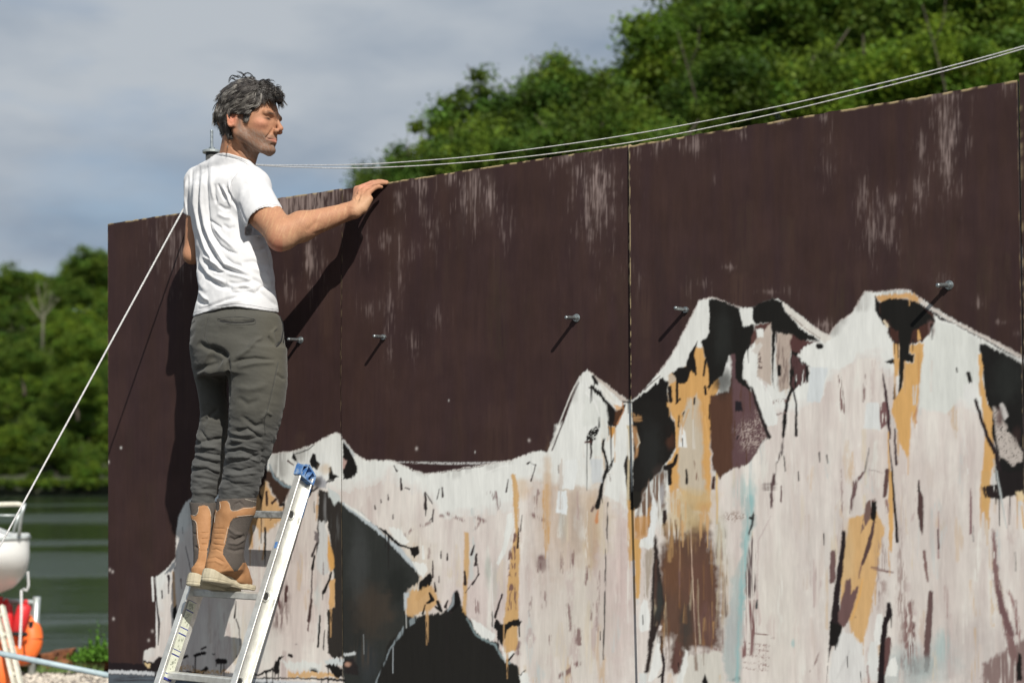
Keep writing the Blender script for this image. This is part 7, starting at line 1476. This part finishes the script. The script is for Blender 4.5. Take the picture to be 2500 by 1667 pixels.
def lock_strands(nlock, near, per):
    u0 = hr.uniform(519, 693, nlock*6); v0 = hr.uniform(190, 352, nlock*6); ok = d_all(u0, v0) < -1; u0 = u0[ok][:nlock]; v0 = v0[ok][:nlock]; n = len(u0)
    x_, y_ = (u0-480)*6.03, (v0-160)*6.03; grey = hr.random(n) < np.where((y_ > 330) & (x_ < 860), .62, .20)
    c0 = np.where(grey[:, None], np.array([.185, .17, .15])*hr.uniform(.5, 1.3, (n, 1)), np.array([.040, .034, .030])*hr.uniform(.6, 1.7, (n, 1)))
    Ls = hr.uniform(12, 27, n)*np.where(v0 > 315, .6, 1); turn = hr.normal(size=n)*.022; spr = hr.uniform(1.2, 2.6, n); rise = hr.uniform(-1.5, 4.5, n); tip = hr.uniform(-1, 3.5, n); ang = hr.normal(size=n)*.16
    rp = lambda q_: np.repeat(q_, per, 0); m = n*per
    u = rp(u0)+hr.normal(size=m)*rp(spr); v = rp(v0)+hr.normal(size=m)*rp(spr); a_ = rp(ang)+hr.normal(size=m)*.05; PP = []
    for i in range(8):
        t = i/7; d = flow(u, v); ca, sa = np.cos(a_), np.sin(a_); d = np.stack([d[:, 0]*ca-d[:, 1]*sa, d[:, 0]*sa+d[:, 1]*ca], -1); a_ = a_+rp(turn)
        D_ = d_out(u, v); out_ = ~in_poly(u, v, HPL) & (D_ < 8); D_ = np.where(out_, 0, D_)
        e = e_mid(u) - near*(np.minimum(thick(D_), tmax(u, v)) + rp(rise) + rp(tip)*t*t + 1.2*math.sin(t*3.1))
        rr_ = FW + RT*((u-PPX)/F)[:, None] - UP*((v-PPY)/F)[:, None]; PP.append(CAM + rr_*(zH+e*HU)[:, None]); un = u+d[:, 0]*rp(Ls)/7; vn = v+d[:, 1]*rp(Ls)/7; st_ = ((un > 561) & (un < 593) & (vn > 279) & (vn < 332)) | ((un > 560) & (vn > 334)); u = np.where(st_, u, un); v = np.where(st_, v, vn)
    PP = np.stack(PP, 1); w_ = hr.uniform(.0007, .0012, m); c_ = rp(c0)*hr.uniform(.75, 1.3, (m, 1))
    for i in range(m): strand(PP[i], w_[i], c_[i])
lock_strands(620, 1, 8); lock_strands(90, -1, 8)
# curls falling on the forehead and wisps
for (x, y, rad, turn) in ((1060, 300, 60, 1), (1150, 350, 45, -1), (1200, 420, 42, 1), (1230, 490, 38, -1), (1180, 470, 40, 1), (1100, 400, 50, -1), (1010, 330, 60, 1), (1240, 460, 30, 1), (1130, 450, 40, 1), (980, 270, 60, -1), (1060, 250, 45, 1), (1190, 330, 30, 1), (1235, 400, 28, -1)):
    for s_ in range(14):
        cx, cy = 480+x/6.03+hr.normal()*2.2, 160+y/6.03+hr.normal()*2.2; r0 = rad/6.03*hr.uniform(.5, 1.1); st0 = hr.uniform(2.2, 4.4); pts = [];
        dd_ = hr.uniform(-14, 10)
        for i in range(9):
            a_ = st0 - turn*i*.42; pts.append(wall(cx+r0*math.cos(a_), cy-r0*math.sin(a_)*.8, .25) + HR_*(dd_+i*.5)*HU)
        strand(pts, hr.uniform(.0008, .0014), np.array([.028, .024, .021])*hr.uniform(.5, 2.6))
for pts in ([(860, 460), (870, 560), (830, 660)], [(900, 440), (925, 540), (900, 620), (830, 690)], [(880, 450), (905, 520), (880, 600)], [(700, 180), (760, 110), (860, 160), (890, 260)], [(650, 200), (560, 150), (510, 190), (500, 280)], [(780, 220), (730, 150), (620, 100)], [(820, 240), (830, 150), (870, 200), (880, 280)], [(790, 250), (700, 120), (640, 110)], [(800, 260), (820, 170), (850, 250)], [(870, 270), (870, 170), (905, 230)], [(960, 250), (1010, 210), (1060, 250), (1080, 300)], [(1100, 330), (1180, 300), (1190, 350), (1150, 370)], [(300, 700), (245, 700), (262, 790), (262, 860)], [(330, 800), (280, 840), (300, 900)], [(400, 1000), (360, 1010), (390, 1080)], [(700, 230), (640, 160), (560, 200)], [(600, 230), (540, 190), (500, 260)]):
    for s_ in range(10):
        j = hr.normal(size=2)*6; P_ = [wall(480+(x+j[0]+hr.normal()*2)/6.03, 160+(y+j[1]+hr.normal()*2)/6.03, .25) + HR_*(46 if pts[0][1] > 400 and pts[0][0] > 800 else 10 if pts[0][0] > 500 else 4)*HU for x, y in pts]
        P_ = np.array(P_); t_ = np.linspace(0, 1, len(P_)); ti = np.linspace(0, 1, 9); P2 = np.stack([np.interp(ti, t_, P_[:, i]) for i in range(3)], -1)
        for _ in range(2): P2[1:-1] = (P2[:-2]+2*P2[1:-1]+P2[2:])/4
        strand(P2, hr.uniform(.00035, .0007), np.array([.022, .019, .017])*hr.uniform(.7, 1.8))
q = NM('hair'); a = q.n('ShaderNodeAttribute', attribute_name='col'); q.set(Base_Color=a.outputs['Color'], Roughness=.42); q.b.inputs['Specular IOR Level'].default_value = .55; M_HAIR = q.m
P_ = None
hair = mesh_obj('hair', np.concatenate(hv), np.concatenate(hf), M_HAIR, man, True, np.concatenate(hc))
# dark undercap so no scalp shows between the locks
def sdf_cap(P):
    u, v = proj_arr(P); e = ((P-CAM)@FW-zH)/HU
    T = np.minimum(thick(d_out(u, v)), tmax(u, v)) - 1.5 + 1.1*np.sin(u*.55+v*.35)*np.sin(v*.5-u*.12)
    return smax(np.abs(e-e_mid(u))-T, d_all(u, v)+1., 4)*HU*.75
lo = H0-.15; hi = H0+.17
Pc, Qc = mesh_sdf(sdf_cap, lo, hi, .0026)
mesh_obj('hair_undercap', Pc, Qc, simple('hair_base', (.03, .026, .023), .7, nscale=160, namp=.6, bump=.6), man, True)
# eyebrows
mb = MB()
for sgn in (1, -1):
    for i in range(34):
        t = i/33; p = np.array([86-7*t, (9+28*t), 13.5+3*math.sin(t*2.6)]); p[1] *= sgn
        a = hp(*(p+np.array([0, 0, -1.5]))); b = hp(*(p+np.array([1.5, 3.5*sgn, 2.5]))); mb.tube([a, b], [.0012, .0005], 3)
mb.build('eyebrows', simple('brow_hair', (.07, .05, .04), .7), man)['kind'] = 'stuff'
# ------------------------------------------------------------------ things on the quay at the left
M_GEL = simple('white_gelcoat', (.80, .80, .77), .3, nscale=3, namp=.04, bump=.02); M_GREY = simple('grey_trim', (.42, .45, .44), .5)
M_RED = simple('red_fender', (.62, .025, .03), .5, nscale=8, namp=.15); M_ORG = simple('orange_buoy', (.85, .16, .03), .5, nscale=8, namp=.12)
DB = 10.6
boat = empty('boat'); tag(boat, 'white hulled boat raised ashore at the left edge, only its rounded end in view', 'boat')
# hull: seen almost side on, its end at px 72, sheer at 1315, keel line at 1462
sternx, sheer, keel = at(72, 1315, DB), at(72, 1315, DB)[2], at(0, 1464, DB)[2]
nS, nH = 26, 12; V = []
Lh = 4.2; hull_prof = []
BX = np.array([-.312, .95, 0]); AX = np.array([-.95, -.312, 0])
def hull_pt(s, t, side):
    # s: 0 at the visible end to 1 far left; t: 0 keel .. 1 sheer
    e = 1-(1-min(s/.16, 1))**2.3                       # rounding of the end
    x = sternx[0] - s*Lh
    tt = max(0, (.66-t)/.66); endx = (1-math.sqrt(max(0, 1-tt*tt)))*.24*(1-min(s/.5, 1)); x = x - endx
    half = .62*(.52+.48*e**.6)*(.12+.88*math.sin(min(1, t*1.25)*math.pi/2)**.7)*(1-.55*max(0, s-.55)/.45)
    kz = keel
    dist = sternx[0]-x; off = .62-side*half
    p_ = sternx + AX*dist + BX*off; p_[2] = kz+(sheer-kz)*t**.9; return p_
for side in (1, -1):
    for i in range(nS):
        for j in range(nH): V.append(hull_pt((i/(nS-1))**1.5, j/(nH-1), side))
Fh = []
for sd in range(2):
    o = sd*nS*nH
    for i in range(nS-1):
        for j in range(nH-1): Fh.append((o+i*nH+j, o+(i+1)*nH+j, o+(i+1)*nH+j+1, o+i*nH+j+1))
for i in range(nS-1): Fh.append((i*nH, (i+1)*nH, nS*nH+(i+1)*nH, nS*nH+i*nH)); Fh.append((i*nH+nH-1, (i+1)*nH+nH-1, nS*nH+(i+1)*nH+nH-1, nS*nH+i*nH+nH-1))
for j in range(nH-1): Fh.append((j, j+1, nS*nH+j+1, nS*nH+j))
hull = mesh_obj('hull', V, Fh, M_GEL, boat, True)
md = hull.modifiers.new('es', 'EDGE_SPLIT'); md.split_angle = R(50)
mb = MB(); mb.tube([hull_pt((i/(nS-1))**1.5, 1, 1)+ZV*.0 for i in range(nS)], .016, 8); mb.build('rubbing_strake', M_GREY, boat, True)
# cabin top sloping up to the left, stanchion and rail
c0 = sternx + AX*.12 + BX*.14; mb = MB()
mb.prism([(0, 0), (-.22, .10), (-.9, .30), (-2.6, .36), (-2.6, 0)], c0, -AX, ZV, BX*.9); o = mb.build('cabin_top', M_GEL, boat); bevel(o, .02, 3)
M_CREAM = simple('cream_tube', (.62, .60, .50), .5)
p = lambda u, v, d=DB+.1: at(u, v, d)
mb = MB(); mb.tube([p(-160, 1228), p(0, 1231), p(44, 1230), p(54, 1233)], .017, 8); mb.build('rail', M_CREAM, boat, True)
mb = MB(); mb.tube([p(60, 1228), p(52, 1255), p(46, 1308)], .014, 8); mb.tube([p(46, 1252), p(33, 1300)], .012, 8); mb.tube([p(-160, 1254), p(0, 1257), p(44, 1258)], .006, 6); mb.build('stanchion', M_STEEL, boat, True)
mb = MB(); rope(mb, [at(68, 1395, DB-.05), at(70, 1430, DB-.05), at(64, 1442, DB-.05), at(57, 1436, DB-.05)], .009); mb.build('mooring_line', M_ROPE, boat, True)
mb = MB(); rope(mb, [at(52, 1440, DB), at(52, 1500, DB-.1), at(48, 1583, DB-.2)], .010); o = mb.build('hanging_rope', M_ROPE, None, True); tag(o, 'thick white twisted rope hanging under the boat in front of the red fender', 'rope')
# props under the hull so it stands on the quay
for (x, y) in ((-1.0, .35), (-1.0, .95), (-2.6, .62)):
    m2 = MB(); b = sternx - AX*x + BX*y; b[2] = 0; m2.box(b+ZV*(keel+.05)/2, np.array([.05, 0, 0]), np.array([0, .05, 0]), ZV*(keel+.05)/2+ZV*.03); m2.build('prop', M_TIMB, boat)
# caged stand with rescue gear
DC = 11.3
cage = empty('gear_cage'); tag(cage, 'grey metal frame with wire mesh holding rescue gear by the water', 'cage')
mb = MB(); mb.tube([at(90, 1456, DC), at(84, 1560, DC), at(76, 1660, DC)], .03, 8); mb.build('post', M_STEEL, cage, True)
mb = MB(); mb.tube([at(91, 1470, DC), at(-60, 1462, DC)], .02, 8); mb.build('top_rail', M_STEEL, cage, True)
mb = MB()
for i in range(22): mb.tube([at(86-i*6.5, 1472, DC+.03), at(80-i*6.5, 1600, DC+.03)], .0035, 4)
for i in range(20): mb.tube([at(88, 1474+i*6.6, DC+.034), at(-60, 1470+i*6.6, DC+.034)], .0035, 4)
mb.build('wire_mesh', M_GREY, cage)['kind'] = 'stuff'
mb = MB(); mb.tube([at(80, 1612, DC), at(-60, 1610, DC)], .045, 8); mb.build('bottom_rail', M_TIMB, cage, True)
def fender(u0, v0, u1, v1, r, lab, mat=M_RED, d=DC-.12):
    a, b = at(u0, v0, d), at(u1, v1, d); e = empty('fender'); mb = MB(); ax = b-a
    mb.tube([a, a+ax*.03, a+ax*.10, a+ax*.5, a+ax*.92, b], [r*.25, r*.6, r, r*1.02, r*.98, r*.6], 16); mb.build('fender_body', mat, e, True)
    m2 = MB(); m2.tube([a-ax*.12, a-ax*.05, a], [.012, .02, r*.3], 8); m2.build('eye', mat, e, True)
    tag(e, lab, 'fender', 'red fenders hung on the cage'); return e
fender(62, 1472, 42, 1546, .052, 'red cylindrical fender hanging on the cage behind the twisted rope')
fender(16, 1470, 22, 1545, .04, 'red fender hanging farther left on the cage beside the ladder')
fender(2, 1465, 4, 1540, .04, 'red fender cut by the left edge of the photo')
c = at(52, 1560, DC-.02); e = empty('lifebuoy'); ring = []
for i in range(37):
    a_ = 2*math.pi*i/36; ring.append(c + np.array([math.cos(a_)*.085, math.sin(a_)*.02, math.sin(a_)*.12-.0]))
mb = MB(); mb.tube(ring, .078, 14, cap=False); mb.build('ring', M_ORG, e, True)
mb = MB()
for i in range(4): a_ = math.pi*(i+.5)/2; pp = c+np.array([math.cos(a_)*.13, 0, math.sin(a_)*.17]); mb = MB(); mb.box(pp, np.array([.012, 0, .0]), np.array([0, .07, 0]), ZV*.02); mb.build('band', M_BLACK, e); tag(e, 'orange ring buoy below the red fender in the cage', 'lifebuoy')
mb = MB(); mb.tube([at(32, 1546, DC-.17), at(66, 1548, DC-.17)], .016, 8); o = mb.build('strap', M_BLACK); tag(o, 'black strap across the foot of the red fender', 'strap')
# light ladder leaning by the boat
e = empty('ladder'); tag(e, 'thin pale ladder at the far left below the boat', 'ladder'); DL = 9.6
for (a, b) in (((-8, 1488), (40, 1690)), ((6, 1478), (56, 1690))):
    mb = MB(); A_l, B_l = at(*a, DL+.25), at(*b, DL); d = (B_l-A_l); d /= np.linalg.norm(d); s_ = np.cross(d, np.array([0, 1., 0])); s_ /= np.linalg.norm(s_); mb.box((A_l+B_l)/2, d*np.linalg.norm(B_l-A_l)/2, s_*.011, np.cross(d, s_)*.02); mb.build('stile', M_CREAM, e)
for v in (1500, 1548, 1596, 1644): 
    t = (v-1478)/212.; mb = MB(); mb.tube([at(-8+48*t-2, v, DL+.25*(1-t)), at(6+50*t+2, v, DL+.25*(1-t))], .012, 6); mb.build('rung', M_CREAM, e)
c = at(-8, 1650, 9.9); mb = MB(); mb.tube([c+ZV*.22, c+ZV*.18, c, c-ZV*.16, c-ZV*.2], [.02, .09, .12, .09, .02], 16); o = mb.build('buoy', M_ORG, None, True); tag(o, 'orange buoy at the bottom left corner', 'buoy')
# blue grey scaffold tube
mb = MB(); a, b = at(-80, 1578, 8.4), at(330, 1661, 8.4); mb.tube([a, b], .0165, 14)
M_PIPE = simple('pipe_paint', (.36, .45, .48), .45, nscale=20, namp=.15); o = mb.build('scaffold_tube', M_PIPE, None, True); tag(o, 'blue grey scaffold tube crossing low in front of the quay edge', 'tube')
# rusty edge beam on the quay with sheet piling
q = NM('rust'); f = q.noise(9, 6, .7); q.set(Base_Color=q.ramp(f, [(.3, (.035, .018, .012)), (.5, (.15, .055, .022)), (.7, (.30, .12, .05))]), Roughness=.95); q.bump(f, .6, .02); M_RUST = q.m
e = empty('quay_edging'); tag(e, 'rusty steel sheet piling along the quay edge', 'edging')
for i in range(9):
    x0 = -5.4+i*.62; m2 = MB(); y = quay_y(x0)
    pr = [(0, 0), (.14, .0), (.2, .09), (.42, .09), (.48, 0), (.62, 0), (.62, .03), (.5, .03), (.44, .12), (.18, .12), (.12, .03), (0, .03)]
    m2.prism(pr, np.array([x0, y-.02+.037*0, -2.4]), np.array([1., .06, 0]), np.array([0, 1., 0]), ZV*(2.47+.03*math.sin(i*2.1))); m2.build('sheet_pile', M_RUST, e)
m2 = MB(); pts = [np.array([x, quay_y(x)-.06, .035+.02*math.sin(x*5)]) for x in np.linspace(-5.4, .3, 30)]; m2.tube(pts, [.05+.012*math.sin(i*1.7) for i in range(30)], 7); m2.build('capping_beam', M_RUST, e, True)
# lumpy rusty scrap on the edge
r = np.random.default_rng(8); m2 = MB(); c = at(118, 1600, 11.6)
for i in range(7): m2.box(c+r.normal(size=3)*np.array([.10, .04, .02]), np.array([.09, .02*r.normal(), .01]), np.array([0, .05, 0]), np.array([.01, 0, .028]))
o = m2.build('scrap_iron', M_RUST); bevel(o, .01, 2); tag(o, 'rusty lump of scrap lying on the quay edge', 'scrap')
# green bush against the wall edge
V = []; Cc = []; r = np.random.default_rng(12)
for k in range(5200):
    t = r.random(); uu = 238 + r.normal()*27; c = at(uu, 1612 - abs(r.normal())*(8+22*max(0, 1-abs(uu-236)/50)*(.6+.4*math.sin(uu*.35))), 11.6 + r.normal()*.12)
    c[2] = max(c[2], -.25); s = r.uniform(.008, .019); a = r.normal(size=3); a /= np.linalg.norm(a); b = np.cross(a, r.normal(size=3)); b /= np.linalg.norm(b)
    V += [c-a*s, c+b*s*.6, c+a*s, c-b*s*.6]; cc = np.array([.12, .25, .035])*r.uniform(.5, 1.5); Cc += [cc]*4
m_bush = mesh_obj('foliage', np.array(V), np.arange(len(V)).reshape(-1, 4), M_LEAF, None, False, np.array(Cc)); e = empty('bush'); m_bush.parent = e
mb = MB()
for i in range(9): b = at(215+i*6, 1615, 11.6); mb.tube([b-ZV*.12, b+np.array([r.normal()*.05, 0, .12])], .006, 4)
mb.build('stems', M_BARK, e); tag(e, 'bright green bush growing at the quay edge beside the wall', 'bush')
for k in range(7):
    x = at(60+k*28, 1640, 11.4); V = []; 
    for j in range(40):
        p0 = x+np.array([r.normal()*.06, r.normal()*.03, 0]); p0[2] = .02; d = np.array([r.normal()*.03, r.normal()*.02, r.uniform(.04, .10)]); V += [p0-np.array([.004, 0, 0]), p0+np.array([.004, 0, 0]), p0+d]
    o = mesh_obj('weed_tuft', V, [(i, i+1, i+2) for i in range(0, len(V), 3)], simple('weed', (.10, .16, .04), .8) if k == 0 else bpy.data.materials['weed']); tag(o, 'small weed tuft at the quay edge, ' + ['under the cage', 'at the foot of the cage post', 'right of the cage post', 'under the scrap iron', 'left of the bush', 'under the bush', 'nearest the wall'][k], 'weed', 'weed tufts along the quay edge')
bpy.context.view_layer.update()
